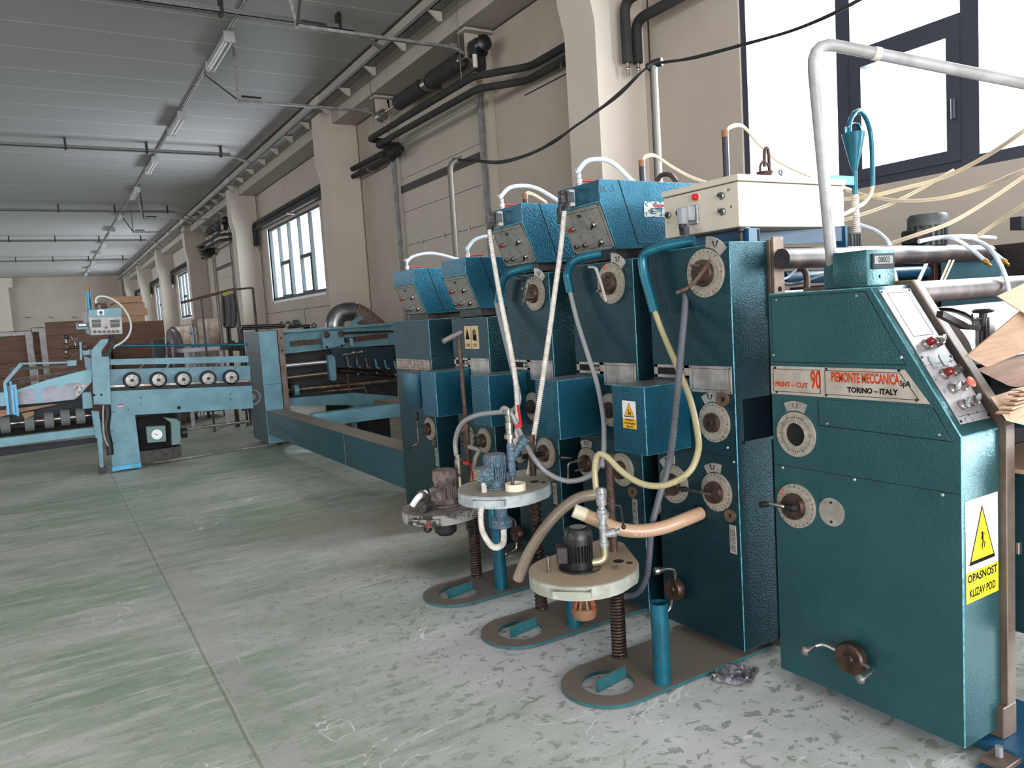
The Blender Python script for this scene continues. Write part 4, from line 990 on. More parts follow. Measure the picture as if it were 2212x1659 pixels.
# torn sticker with red stripe on the side of RO-5
q0 = P(1398, 455, 'y', 2.9545)
st = obj('torn_sticker', MB().box(q0.x-0.02, q0.x+0.115, 2.9535, 2.9545, q0.z-0.03, q0.z+0.045), mat('torn_paper', (222, 216, 208), 0.7, 0, (30, 110, 140), 60, 0.52, 0.56), ro5)
obj('red_stripe', MB().box(q0.x+0.04, q0.x+0.115, 2.953, 2.9535, q0.z+0.02, q0.z+0.032), RED, st)
tw = MB()
for k in range(3): tw.box(q0.x+0.02, q0.x+0.08-0.01*k, 2.953, 2.9535, q0.z+0.008-0.012*k, q0.z+0.011-0.012*k)
obj('printed_lines', tw, DKINK, st)

# ---------------- cream switch box on top of the nearest unit, on its blue frame
wb = thing('switch_box', (2.86, 2.49, 1.80), 'large cream steel switch box with red lamp and grey plug on top of the row', 'switch box')
obj('housing', MB().box(2.515, 3.21, 2.265, 2.713, 1.80, 1.985, 0.003), CREAM, wb)
obj('lid', MB().box(2.507, 3.218, 2.257, 2.721, 1.988, 2.015, 0.003), CREAM, wb)
x = 2.515
def wpt(u, v): p = P(u, v, 'x', x); return p.y, p.z
yy, zz = wpt(1506, 426)
k = obj('lamp_base', MB().cyl((x, yy, zz), (x-0.006, yy, zz), 0.017, n=20), CREAM, wb); obj('red_lamp', MB().lathe((x-0.006, yy, zz), NX, [(0.015, 0), (0.015, 0.01), (0.012, 0.018), (0.004, 0.02)], 20), mat('red_lens', (200, 24, 16), 0.2), k)
for (u, v) in ((1560, 423), (1562, 457)):
    yy, zz = wpt(u, v)
    k = obj('rotary_switch', MB().lathe((x, yy, zz), NX, [(0.016, 0), (0.016, 0.008), (0.013, 0.010)], 22), CHROME, wb)
    obj('switch_lever', MB().bar((x-0.018, yy+0.012, zz+0.004), (x-0.014, yy-0.006, zz-0.003), 0.009, 0.012, 0.002), BLACK, k)
for (u, v) in ((1445, 465), (1468, 460)):
    yy, zz = wpt(u, v)
    k = obj('push_button', MB().lathe((x, yy, zz), NX, [(0.016, 0), (0.016, 0.010), (0.013, 0.012)], 22), CHROME, wb); obj('button_face', MB().cyl((x-0.010, yy, zz), (x-0.013, yy, zz), 0.012, n=20), BLACK, k)
yy, zz = wpt(1500, 463)
s_ = obj('socket', MB().box(x-0.012, x, yy-0.03, yy+0.03, zz-0.045, zz+0.04, 0.003), ZINC, wb)
pg = obj('grey_plug', MB().box(x-0.055, x-0.014, yy-0.022, yy+0.028, zz-0.03, zz+0.035, 0.007, 2).box(x-0.085, x-0.05, yy-0.014, yy+0.026, zz-0.045, zz+0.03, 0.008, 2), mat('grey_plug_plastic', (150, 152, 156), 0.45), wb)
obj('cable_gland', MB().lathe((x-0.068, yy+0.006, zz-0.04), (0, 0, -1), [(0.016, 0), (0.018, 0.02), (0.015, 0.025), (0.015, 0.05)], 16), BLACK, wb)
plug5 = V((x-0.068, yy+0.006, zz-0.09))
for (s, u, v, sz) in (('M', 1574, 411, 0.02), ('A', 1552, 419, 0.018), ('4', 1579, 447, 0.022), ('0', 1552, 453, 0.018)):
    yy, zz = wpt(u, v); text('marker_lettering', s, (x-0.0006, yy, zz), sz, (0, -1, 0), (0, 0, 1), DKINK, wb, 0.0002)
yy, zz = wpt(1446, 481); obj('marker_arrow', MB().bar((x-0.0004, yy+0.012, zz), (x-0.0004, yy-0.014, zz), 0.0015, 0.0006).bar((x-0.0004, yy+0.012, zz), (x-0.0004, yy+0.003, zz+0.009), 0.0015, 0.0006).bar((x-0.0004, yy+0.012, zz), (x-0.0004, yy+0.003, zz-0.009), 0.0015, 0.0006), DKINK, wb)
for k in range(2):
    obj('cable_gland', MB().lathe((2.56+0.035*k, 2.30, 1.80), (0, 0, -1), [(0.016, 0), (0.016, 0.015), (0.011, 0.022), (0.011, 0.07)], 14), WPLAS if k else DSTEEL, wb)
bf = thing('box_bracket', (2.8, 2.3, 1.73), 'dark blue steel bracket frame carrying the cream switch box', 'bracket')
obj('square_tube', MB().bar((2.60, 2.32, 1.765), (2.60, 2.27, 1.765), 0.05, 0.06).bar((2.63, 2.28, 1.765), (2.63, 3.0, 1.765), 0.05, 0.06), BLUEP, bf)
obj('tube_opening', MB().box(2.61, 2.65, 2.278, 2.2795, 1.74, 1.79), HOLE, bf)
obj('cross_arm', MB().bar((2.655, 2.60, 1.765), (3.16, 2.25, 1.765), 0.03, 0.062), BLUEP, bf)
obj('end_plate', MB().box(3.15, 3.165, 2.22, 2.28, 1.70, 1.80), BLUEP, bf)
# ================================================================ console cabinet (print-cut) at the right
CY0, CY1 = 1.258, 1.962
pc = thing('console_cabinet', (2.42, 1.6, 0), 'big green-teal console cabinet with sloped button panel and red lettered maker plate', 'control console')
prof = [(CY1, 0.06), (CY0, 0.06), (CY0, 1.045), (1.545, 1.512), (CY1, 1.512)]
obj('cabinet', MB().prism([(XF, y, z) for y, z in prof], (0.212, 0, 0), 0.0035, 1, wear=True), TEALG, pc, m2=mat('worn_green_edge', (96, 158, 164), 0.35, 0.2, (60, 120, 128), 40, 0.40, 0.62))
fp = [(CY1+0.01, 0.0), (CY0-0.02, 0.0), (CY0-0.02, 1.052), (1.538, 1.527), (CY1+0.01, 1.527)]
obj('frame_plate', MB().prism([(2.532, y, z) for y, z in fp], (0.05, 0, 0), 0.002, 1), BROWN, pc)
# raised cover sheets
for poly in ([(1.9475, 1.2575), (1.9475, 1.4995), (1.5635, 1.4995), (1.4265, 1.2575)],):
    obj('sheet_gap', MB().prism([(XF, y, z) for y, z in poly], (-0.0012, 0, 0)), HOLE, pc)
obj('cover_sheet', MB().prism([(XF, 1.945, 1.26), (XF, 1.945, 1.497), (XF, 1.565, 1.497), (XF, 1.43, 1.26)], (-0.003, 0, 0), 0.001, 1), TEALG, pc)
c0, c1, c2 = fx(1769, 862), fx(1771, 918), fx(2056, 948)
obj('sheet_gap', MB().prism([(XF, c0.y+0.0025, 1.13), (XF, c0.y+0.0025, c1.z-0.0025), (XF, 1.284, 1.0275), (XF, 1.342, 1.13)], (-0.0012, 0, 0)), HOLE, pc)
obj('cover_sheet', MB().prism([(XF, c0.y, 1.13), (XF, c0.y, c1.z), (XF, 1.287, 1.0+0.03), (XF, 1.345, 1.13)], (-0.003, 0, 0), 0.001, 1), TEALG, pc)
for zz in (0.868,): obj('panel_seam', MB().box(XF-0.0006, XF+0.003, CY0+0.006, CY1-0.004, zz, zz+0.002), HOLE, pc)
pts = []
for (u, v) in ((1678, 648), (1851, 639), (1672, 767), (1947, 772), (1788, 915), (2030, 939), (1691, 1010), (1846, 1036), (2036, 1069)):
    p = fx(u, v); pts.append((p.y, p.z))
screws(pts, pc)
# maker plate
npz0, npz1 = 1.139, 1.244
npl = obj('maker_plate', MB().prism([(XF-0.0, 1.957, npz0), (XF, 1.957, npz1), (XF, 1.432, npz1), (XF, 1.352, npz0)], (-0.005, 0, 0), 0.001, 1), mat('maker_plate', (188, 176, 164), 0.4, 0.3, (168, 156, 144), 12), pc)
xk = XF-0.0053
bl = MB()
def frame_lines(b, pts, w_=0.0016):
    for a, c in zip(pts, pts[1:]+pts[:1]): b.bar(a, c, 0.0006, w_) if abs(V(a).z-V(c).z) < 1e-6 else b.bar(a, c, w_, 0.0006)
for poly in ([(1.945, 1.150), (1.945, 1.233), (1.742, 1.233), (1.742, 1.150)], [(1.722, 1.150), (1.722, 1.233), (1.447, 1.233), (1.385, 1.150)]):
    q = [V((xk, a, b)) for a, b in poly]
    for a, c in zip(q, q[1:]+q[:1]): bl.bar(a, c, 0.0016, 0.0016)
obj('border_line', bl, DKINK, npl)
R_, U_ = (0, -1, 0), (0, 0, 1)
def zy(u, v): p = fx(u, v); return (xk, p.y, p.z)
text('lettering', 'PRINT – CUT', zy(1711, 831), 0.0245, R_, U_, REDINK, npl, 0.0003, bold=0.0009, sx=1.0)
text('lettering', '90', zy(1764, 822), 0.088, R_, U_, REDINK, npl, 0.0003, bold=0.0022, sx=0.48)
text('lettering', 'PIEMONTE MECCANICA', zy(1868, 818), 0.046, R_, U_, REDINK, npl, 0.0003, bold=0.0013, sx=0.50)
text('lettering', 'SpA', zy(1957, 829), 0.026, R_, U_, DKINK, npl, 0.0003, bold=0.0005, sx=0.85)
text('lettering', 'TORINO – ITALY', zy(1885, 845), 0.025, R_, U_, DKINK, npl, 0.0003, bold=0.0010, sx=0.95)
for (u, v) in ((1676, 794), (1787, 797), (1944, 800), (1680, 846), (1787, 853), (1982, 864)):
    p = fx(u, v); obj('rivet', MB().cyl((XF-0.005, p.y, p.z), (XF-0.007, p.y, p.z), 0.005, n=10), DSTEEL, npl)
# ring with open bore
p = fx(1721, 938)
rg = obj('dial_ring', MB().ring((XF, p.y, p.z), NX, 0.043, 0.083, 0.008, 44).ring((XF-0.008, p.y, p.z), NX, 0.043, 0.05, 0.006, 44), DIAL, pc)
tk = MB()
for k in range(48):
    a = 2*PI*k/48; r0, r1 = 0.060, 0.066 if k % 4 else 0.071
    tk.bar((XF-0.0085, p.y+math.cos(a)*r0, p.z+math.sin(a)*r0), (XF-0.0085, p.y+math.cos(a)*r1, p.z+math.sin(a)*r1), 0.0012, 0.001)
obj('tick_marks', tk, DKINK, rg)
obj('bore', MB().cyl((XF-0.001, p.y, p.z), (XF-0.002, p.y, p.z), 0.0435, n=36), HOLE, rg)
p2 = fx(1716, 877)
tp = []
for k in range(7): a = PI/2-0.42+0.84*k/6; tp.append((XF, p.y+math.cos(a)*0.123, p.z+math.sin(a)*0.123))
for k in range(7): a = PI/2+0.42-0.84*k/6; tp.append((XF, p.y+math.cos(a)*0.088, p.z+math.sin(a)*0.088))
tb = obj('index_plate', MB().prism(tp, (-0.005, 0, 0)), ALU, pc)
ar = MB(); q = V((XF-0.0055, p.y, p.z+0.105))
for sg in (-1, 1): ar.bar(q+V((0, sg*0.004, -0.009)), q+V((0, sg*0.012, 0.009)), 0.0016, 0.001).bar(q+V((0, sg*0.012, 0.009)), q+V((0, sg*0.006, 0.007)), 0.0016, 0.001)
obj('arrow_marks', ar, DKINK, tb)
# lower dial with crank and blank disc
p = fx(1722, 1092)
hb = dial(pc, p.y, p.z, 0.082, 0.60, pins=False, mark=False)
obj('orange_mark', MB().box(XF-0.0165, XF-0.0125, p.y+0.045, p.y+0.058, p.z+0.04, p.z+0.052), mat('orange_paint', (226, 92, 40), 0.5), hb)
crank(hb, [(XF-0.035, p.y+0.01, p.z+0.0), (XF-0.06, p.y-0.005, p.z+0.005), (XF-0.065, p.y+0.075, p.z+0.006)], 0.007, [((XF-0.064, p.y+0.0, p.z+0.006), (XF-0.066, p.y-0.05, p.z+0.012), 0.015, BLACK), ((XF-0.066, p.y+0.07, p.z+0.006), (XF-0.07, p.y+0.115, p.z-0.004), 0.012, BLACK)], mt=CHROME)
p = fx(1797, 1106)
dsc = obj('cover_disc', MB().cyl((XF, p.y, p.z), (XF-0.004, p.y, p.z), 0.051, n=40), ALU, pc)
for dz in (0.035, -0.035): obj('rivet', MB().cyl((XF-0.004, p.y, p.z+dz), (XF-0.006, p.y, p.z+dz), 0.005, n=10), DSTEEL, dsc)
# handwheel
p = fx(1852, 1415)
handwheel(pc, p.y, p.z, 0.056, [([(XF-0.04, p.y+0.03, p.z+0.008), (XF-0.05, p.y+0.10, p.z+0.02), (XF-0.075, p.y+0.115, p.z+0.015)], (XF-0.075, p.y+0.115, p.z+0.015), (XF-0.125, p.y+0.135, p.z+0.0)),
                               ([(XF-0.045, p.y-0.035, p.z+0.005), (XF-0.055, p.y-0.095, p.z+0.0), (XF-0.075, p.y-0.10, p.z-0.005)], (XF-0.075, p.y-0.10, p.z-0.005), (XF-0.125, p.y-0.085, p.z-0.02))])
# yellow floor warning on the end face
A = P(2082, 1085, 'y', CY0); B = P(2158, 1057, 'y', CY0); D = P(2087, 1306, 'y', CY0)
warning_sticker(pc, (2.329, CY0-0.0002, D.z), (1, 0, 0), (0, 0, 1), 0.186, A.z-D.z, ['OPASNOST', 'KLIZAV POD'], 'slip', frac=0.30)
# sloped panel
s0 = V((XF, 1.545, 1.512)); s1 = V((XF, CY0, 1.045)); d = (s1-s0); L = d.length; d.normalize(); n = V((1, 0, 0)).cross(d); n = n if n.y < 0 else -n
def sl(a, b, h=0.0): return s0+V((1, 0, 0))*a+d*(b*L)+n*h     # a metres across from the front edge, b 0..1 down the slope
pl = obj('control_plate', MB().prism([sl(0.028, 0.03), sl(0.196, 0.03), sl(0.196, 0.93), sl(0.028, 0.93)], n*0.004, 0.001, 1), ALUL, pc)
bl = MB()
for a0, a1, b0, b1 in ((0.058, 0.17, 0.055, 0.058), (0.058, 0.17, 0.36, 0.363), (0.058, 0.0595, 0.055, 0.36), (0.1685, 0.17, 0.055, 0.36), (0.035, 0.19, 0.885, 0.887), (0.045, 0.19, 0.55, 0.552)):
    bl.prism([sl(a0, b0, 0.0042), sl(a1, b0, 0.0042), sl(a1, b1, 0.0042), sl(a0, b1, 0.0042)], n*0.0004)
obj('border_line', bl, DKINK, pl)
def pat(u, v, h=0.004):
    q = PP(u, v, s0+n*h, n)-s0; return q.x, q.dot(d)/L
def ctl(kind, u, v):
    a, b = pat(u, v)
    if kind == 'red':
        k = obj('lamp_bezel', MB().lathe(sl(a, b, 0.004), n, [(0.0175, 0), (0.0175, 0.010), (0.015, 0.014)], 24), CHROME, pl)
        obj('red_lamp', MB().lathe(sl(a, b, 0.016), n, [(0.0135, 0), (0.0135, 0.018), (0.009, 0.024), (0.001, 0.026)], 10), REDD, k)
    elif kind == 'mush':
        k = obj('button_bezel', MB().lathe(sl(a, b, 0.004), n, [(0.0155, 0), (0.0155, 0.012), (0.010, 0.014), (0.010, 0.028)], 24), CHROME, pl)
        obj('stop_button', MB().lathe(sl(a, b, 0.030), n, [(0.010, 0), (0.018, 0.006), (0.018, 0.012), (0.012, 0.015), (0.001, 0.0155)], 24), REDL, k, label='faded red mushroom button')
    elif kind == 'push':
        k = obj('push_button', MB().lathe(sl(a, b, 0.004), n, [(0.0165, 0), (0.0165, 0.010), (0.0145, 0.012), (0.0145, 0.026), (0.012, 0.026), (0.012, 0.020)], 24), CHROME, pl)
        obj('button_face', MB().cyl(sl(a, b, 0.02), sl(a, b, 0.0225), 0.012, n=20), INKG, k)
    elif kind == 'switch':
        k = obj('rotary_switch', MB().lathe(sl(a, b, 0.004), n, [(0.0165, 0), (0.0165, 0.010), (0.014, 0.013), (0.014, 0.02)], 24), CHROME, pl)
        obj('switch_lever', MB().bar(sl(a-0.014, b+0.012, 0.03), sl(a+0.014, b-0.012, 0.03), 0.010, 0.018, 0.002), ZINC, k)
    else:
        pts = [sl(a-0.012, b+0.045, 0.0044), sl(a-0.012, b-0.01, 0.0044)]
        for q in range(1, 7): t_ = PI*q/7; pts.append(sl(a-0.012*math.cos(t_), b-0.01-0.026*math.sin(t_), 0.0044))
        pts += [sl(a+0.012, b-0.01, 0.0044), sl(a+0.012, b+0.045, 0.0044)]
        obj('indicator_plate', MB().prism(pts, n*0.002), mat('grey_green_plate', (140, 152, 148), 0.4), pl)
for kind, u, v in (('red', 1999, 745), ('switch', 2024, 740), ('arch', 2013, 780), ('arch', 2036, 776), ('red', 2037, 810), ('push', 2060, 803), ('switch', 2055, 842), ('mush', 2077, 836), ('switch', 2076, 876), ('switch', 2098, 868)): ctl(kind, u, v)
rr = random.Random(3); g = MB()
for (u, v) in ((1982, 748), (1996, 785), (2052, 778), (2016, 815), (2040, 845), (2056, 885), (2090, 895), (2100, 905), (2085, 905), (2075, 825), (2110, 890)):
    a, b = pat(u, v)
    for _ in range(4):
        a2, b2 = a+rr.uniform(-.007, .007), b+rr.uniform(-.012, .012); g.bar(sl(a2, b2, 0.0043), sl(a2+rr.uniform(-.006, .006), b2+rr.uniform(0.004, .014), 0.0043), 0.0009, 0.0006)
obj('symbol_marks', g, INKG, pl)
for a, b in ((0.034, 0.045), (0.19, 0.045), (0.034, 0.915), (0.19, 0.915), (0.034, 0.5), (0.19, 0.52)): obj('screw', MB().cyl(sl(a, b, 0.004), sl(a, b, 0.007), 0.0045, n=10), DSTEEL, pl)
obj('door_hinge', MB().box(2.584, 2.605, CY0-0.03, CY0-0.018, 0.63, 0.67, 0.002), CHROME, pc)

# counter box standing on the console
K = P(1803, 622, 'z', 1.514); 
c_a = P(1873, 616, 'z', 1.514)   # near lower corner
kb = thing('counter_box', (c_a.x+0.06, c_a.y+0.08, 1.514), 'small green-teal box with digital counter display on top of the console', 'counter')
bx0, by0 = c_a.x, c_a.y
wr = P(1934, 610, 'y', by0).x; yl = P(1800, 624, 'x', bx0).y; zt = P(1872, 537, 'x', bx0).z
bx0, by0 = 2.335, 1.60
_t = P(1873, 616, 'x', bx0)
by0 = _t.y; wr = P(1934, 608, 'y', by0).x; yl = P(1800, 624, 'x', bx0).y; zt = P(1870, 539, 'x', bx0).z
obj('housing', MB().box(bx0, wr, by0, yl, 1.514, zt, 0.004, 2), TEALG, kb)
d0 = P(1881, 548, 'y', by0); d1 = P(1928, 580, 'y', by0)
ds = obj('display_bezel', MB().box(d0.x, d1.x, by0-0.008, by0, d1.z, d0.z, 0.002), INKG, kb)
ls = obj('display', MB().box(d0.x+0.008, d1.x-0.010, by0-0.0085, by0-0.007, d1.z+0.017, d0.z-0.008), LCD, ds)
text('digits', '00003', ((d0.x+d1.x)/2, by0-0.0088, (d0.z+d1.z)/2+0.004), 0.028, (1, 0, 0), (0, 0, 1), DKINK, ls, 0.0002, bold=0.0001, sx=0.9)
obj('screw', MB().cyl((bx0, by0+0.02, 1.56), (bx0-0.005, by0+0.02, 1.56), 0.006, n=12), CHROME, kb)
obj('screw', MB().cyl(((bx0+wr)/2-0.005, by0, 1.545), ((bx0+wr)/2-0.005, by0-0.003, 1.545), 0.006, n=12), TEALR, kb)
obj('junction_box', MB().box(bx0+0.03, wr-0.04, yl+0.002, yl+0.06, 1.514, 1.60, 0.003), TEALG, kb)
# hose from counter box
q = [V((wr, by0+0.05, zt-0.05)), V((wr+0.03, by0+0.04, zt-0.06)), V((wr+0.055, by0+0.04, zt-0.10)), V((wr+0.055, by0+0.04, 1.48))]
obj('corrugated_hose', MB().ribbed(q, 0.012, 0.006), WHOSE, None, 'short white corrugated hose arching out of the counter box', 'hose')

# grey conduit pole rising from behind the counter box and bending away to the right
yp = yl+0.04
zb = 1.55
pb = P(1803, 560, 'y', yp)
pts = [V((pb.x, yp, 1.516)), V((pb.x, yp, 2.05))]
a = P(1800, 545, 'y', yp); b = P(1745, 120, 'y', yp)
base = V((a.x, yp, 1.516)); 
top = V((b.x, yp-0.0, b.z)); e1 = P(1752, 88, 'y', yp-0.02); e2 = P(2212, 180, 'y', yp-0.35)
e3 = e1+(e2-e1)*2.0
obj('conduit_pole', MB().tube(rnd([base, e1, e3], 0.09), 0.0195, 18, 1, False), GREYP, None, 'thick grey conduit pole bent at the top and running off to the right', 'pole')
m_ = e1+(e2-e1)*0.30; dd = (e2-e1).normalized()
obj('pipe_collar', MB().cyl(m_-dd*0.012, m_+dd*0.012, 0.0225, n=18), CREAM, None, 'cream cable tie round the sloping part of the grey conduit pole', 'cable tie')

# blue floor rail and bolts under the console
rl = thing('floor_rail', (2.62, 1.1, 0), 'blue steel floor rail with bolts under the console corner', 'floor rail')
obj('rail', MB().box(2.45, 2.80, 0.3, 1.9, 0.0, 0.035, 0.004), BLUEP, rl)
obj('rail_flange', MB().box(2.33, 2.45, 0.3, 1.235, 0.0, 0.012, 0.002), BLUEP, rl)
for (x_, y_, h) in ((2.41, 1.205, 0.05), (2.50, 1.14, 0.075)):
    bt = obj('bolt', MB().lathe((x_, y_, 0.012), (0, 0, 1), [(0.022, 0), (0.022, 0.012), (0.012, 0.012), (0.012, h)], 6), ZINC if h < 0.06 else BLUEP, rl)
obj('clamp_plate', MB().box(2.36, 2.46, 1.16, 1.24, 0.012, 0.03, 0.002), BROWN, rl)
obj('foot', MB().box(2.50, 2.582, 1.236, 1.32, 0.036, 0.14, 0.003), BROWN, rl)
sp_ = thing('chain_sprocket', (2.72, 1.30, 0.2), 'steel sprocket with roller chain at the right picture edge', 'sprocket')
obj('sprocket', MB().cyl((2.66, 1.42, 0.25), (2.70, 1.42, 0.25), 0.085, n=32).cyl((2.62, 1.42, 0.25), (2.72, 1.42, 0.25), 0.05, n=24), STEEL, sp_)
ch = MB()
for k in range(30):
    a_ = 2*PI*k/30; ch.cyl((2.672, 1.42+math.cos(a_)*0.093, 0.25+math.sin(a_)*0.093), (2.70, 1.42+math.cos(a_)*0.093, 0.25+math.sin(a_)*0.093), 0.0075, n=8)
obj('roller_chain', ch, RUST, sp_, kind='stuff')

# ---------------------------------------------------------------- feeder behind the console: long rollers, end frames, motors, hoses
def roller_between(u0, v0, u1, v1, y, r, m, name, lab, x_end=None):
    a = P(u0, v0, 'y', y); b = P(u1, v1, 'y', y); zc = (a.z+b.z)/2
    a.z = b.z = zc
    if x_end: b.x = x_end
    return obj(name, MB().cyl(a, b, r, n=30), m, None, lab, 'roller')
DR = mat('dull_steel_roller', (84, 72, 68), 0.4, 0.3, (52, 46, 46), 5, bump=0.1, stretch=(3, 1, 1))
a = P(1700, 551, 'y', 2.06)
roller_between(1688, 551, 2212, 551, 2.06, 0.040, DR, 'upper_roller', 'upper thick dark steel roller running right from behind the console', 4.05)
roller_between(1690, 590, 2060, 592, 2.35, 0.030, BLUEP, 'blue_roller', 'dark blue bar beneath the upper steel roller', 4.0)
r2 = P(2050, 622, 'y', 1.86)
roller_between(1975, 636, 2212, 612, 1.72, 0.042, DR, 'lower_roller', 'lower thick steel roller beside the console top', 4.05)
# far end frames of the feeder
ff = thing('feeder_frame', (4.1, 2.2, 0), 'dark brown side frame with light blue plate at the far end of the rollers', 'machine frame')
DF = mat('dark_brown_frame', (52, 42, 40), 0.5, 0.3, (38, 32, 32), 4)
obj('side_frame', MB().box(4.08, 4.16, 1.45, 2.95, 0.0, 1.685, 0.003), DF, ff)
obj('side_plate', MB().box(4.05, 4.08, 2.0, 2.3, 1.2, 1.62, 0.003), LBLUE, ff)
obj('side_bar', MB().box(4.03, 4.08, 2.32, 2.36, 1.2, 1.64, 0.003), RUST, ff)
for (yy, zz) in ((2.75, 1.60), (2.75, 1.50), (2.55, 1.60), (1.8, 1.55), (1.85, 1.30), (2.45, 1.42)):
    obj('bolt', MB().cyl((4.08, yy, zz), (4.055, yy, zz), 0.02, n=14), DSTEEL, ff)
obj('round_gear', MB().cyl((4.08, 2.55, 1.35), (4.02, 2.55, 1.35), 0.12, n=30), RUST, ff)
def rear_motor(x, y, z, r, h, lab, m=None):
    t = thing('electric_motor', (x, y, z), lab, 'motor')
    G = mat('grey_motor', (86, 90, 90), 0.5, 0.2, (66, 70, 72), 14, bump=0.1)
    obj('motor_body', MB().cyl((x, y, z), (x, y, z+h*0.62), r*0.86, n=26), G, t)
    for k in range(18):
        a_ = 2*PI*k/18; c_, s2 = math.cos(a_), math.sin(a_)
        obj('cooling_fin', MB().bar((x+c_*r*0.92, y+s2*r*0.92, z), (x+c_*r*0.92, y+s2*r*0.92, z+h*0.62), r*0.05, r*0.17), G, t)
    obj('fan_cover', MB().lathe((x, y, z+h*0.62), (0, 0, 1), [(r, 0), (r*1.02, h*0.28), (r*0.93, h*0.37), (r*0.3, h*0.38)], 28), G, t)
    obj('terminal_box', MB().box(x-r*1.7, x-r*0.8, y-r*0.5, y+r*0.5, z+0.01, z+h*0.5, 0.006), DSTEEL, t)
    return t
q = P(2030, 520, 'y', 2.4)
rear_motor(4.14, 2.42, 1.72, 0.098, 0.17, 'grey finned motor standing on the far frame behind the rollers')
q = P(1862, 520, 'y', 2.5)
rear_motor(3.47, 2.42, 1.72, 0.05, 0.10, 'small dark motor partly hidden behind the white corrugated hoses')
obj('motor_bridge', MB().box(2.70, 4.3, 2.34, 2.56, 1.69, 1.718, 0.003).box(2.70, 2.76, 2.40, 2.50, 1.31, 1.69), DF, None, 'dark steel bridge plate carrying the motors behind the rollers', 'machine frame')

# print cylinder with pink sheets, clamp and lever, right of the console
cy = thing('plate_cylinder', (3.2, 1.35, 0.9), 'large bright steel cylinder right of the console, pink sheet on top', 'cylinder')
ca = P(2080, 720, 'y', 1.55)
obj('cylinder', MB().cyl((2.72, 1.62, 1.22), (4.0, 1.62, 1.22), 0.19, n=48), SILV, cy)
obj('shaft', MB().cyl((2.60, 1.62, 1.22), (4.07, 1.62, 1.22), 0.05, n=20), DSTEEL, cy)
arc = [(1.62+0.2*math.cos(a_), 1.22+0.2*math.sin(a_)) for a_ in [math.radians(60+14*k) for k in range(8)]]
b_ = MB()
v1 = [(2.85, y_, z_+0.003) for y_, z_ in arc]; v2 = [(2.85, 1.62+(y_-1.62)*0.99, 1.22+(z_-1.22)*0.99+0.003) for y_, z_ in arc[::-1]]
obj('pink_sheet', MB().prism(v1+v2, (1.1, 0, 0)), PINK, None, 'pale pink sheet draped over the bright steel cylinder', 'sheet')
gd = P(2040, 720, 'y', 1.38)
def yat(u, v, y): return P(u, v, 'y', y)
hy = 1.30
t = thing('clamp_valve', yat(2130, 780, hy), 'black clamp screw with T handle in front of the steel cylinder', 'clamp')
p0, p1 = yat(2122, 770, hy), yat(2124, 688, hy)
obj('stem', MB().cyl(p0, p1, 0.010, n=14), BLACK, t)
pk = yat(2124, 670, hy)
obj('knob', MB().lathe(pk-V((0, 0, 0.025)), (0, 0, 1), [(0.012, 0), (0.012, 0.015), (0.030, 0.018), (0.032, 0.025), (0.026, 0.03)], 20), BLACK, t)
pa, pb_ = yat(2110, 688, hy), yat(2150, 770, hy)
obj('block', MB().box(yat(2133, 700, hy).x, yat(2148, 700, hy).x, hy-0.005, hy+0.04, yat(2140, 780, hy).z, yat(2140, 684, hy).z, 0.003), mat('grey_block', (112, 108, 108), 0.4, 0.5), t)
obj('tommy_bar', MB().cyl(yat(2100, 678, hy-0.02), yat(2102, 703, hy-0.02), 0.003, n=8).cyl(yat(2100, 690, hy-0.02), yat(2120, 689, hy), 0.004, n=8), BLACK, t)
lv = [yat(2030, 678, hy), yat(2085, 706, hy), yat(2112, 708, hy)]
obj('lever_bar', MB().bar(lv[0], lv[1], 0.02, 0.018).bar(lv[1], lv[2], 0.02, 0.016), DSTEEL, None, 'dark lever bar sloping down beside the console panel', 'lever')
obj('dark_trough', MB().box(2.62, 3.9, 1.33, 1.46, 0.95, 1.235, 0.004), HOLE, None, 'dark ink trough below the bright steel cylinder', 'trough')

# cardboard waste on a table at the right edge
def sheet(name, px, y0s, th, m, lab, cat='cardboard sheet', grp=None):
    pts = [P(u, v, 'y', y) for (u, v), y in zip(px, y0s)]
    nrm = (pts[1]-pts[0]).cross(pts[2]-pts[0]).normalized()
    return obj(name, MB().prism(pts, nrm*th), m, None, lab, cat, grp)
sheet('cardboard_sheet', [(2155, 640), (2260, 590), (2260, 700), (2205, 672)], (1.18,)*4, 0.004, CARDL, 'light cardboard flap at the right picture edge, topmost')
sheet('cardboard_sheet', [(2088, 770), (2205, 672), (2262, 720), (2262, 740), (2132, 793)], (1.20, 1.20, 1.24, 1.24, 1.22), 0.004, CARD, 'brown cardboard sheet leaning steeply upward below the topmost flap')
sheet('cardboard_sheet', [(2112, 800), (2132, 793), (2270, 755), (2270, 850), (2178, 833)], (1.22, 1.22, 1.32, 1.32, 1.26), 0.004, CARDD, 'dark brown cardboard sheet lying across the waste pile')
sheet('cardboard_sheet', [(2140, 858), (2180, 845), (2270, 815), (2270, 930), (2172, 905)], (1.21, 1.26, 1.3, 1.14, 1.14), 0.005, CARDL, 'broad light cardboard sheet at the base of the waste pile')
for k in range(6):
    a0 = P(2166+6*k, 893-10*k, 'y', 1.12+0.012*k)
    obj('cardboard_strip', MB().bar(a0, a0+V((0.25, 0.05-0.02*k, 0.003)), 0.035, 0.005), CARDL if k % 2 else CARD, None, 'narrow cardboard offcut strip in the small stack right of the console', 'cardboard strip', 'cardboard offcut strips beside the console')
wt = thing('waste_table', (2.9, 1.2, 0), 'green-teal cabinet with open shelf of crumpled cardboard at the right picture edge', 'cabinet')
obj('cabinet', MB().box(2.66, 3.3, 1.10, 1.40, 0.34, 0.885, 0.004), TEALG, wt)
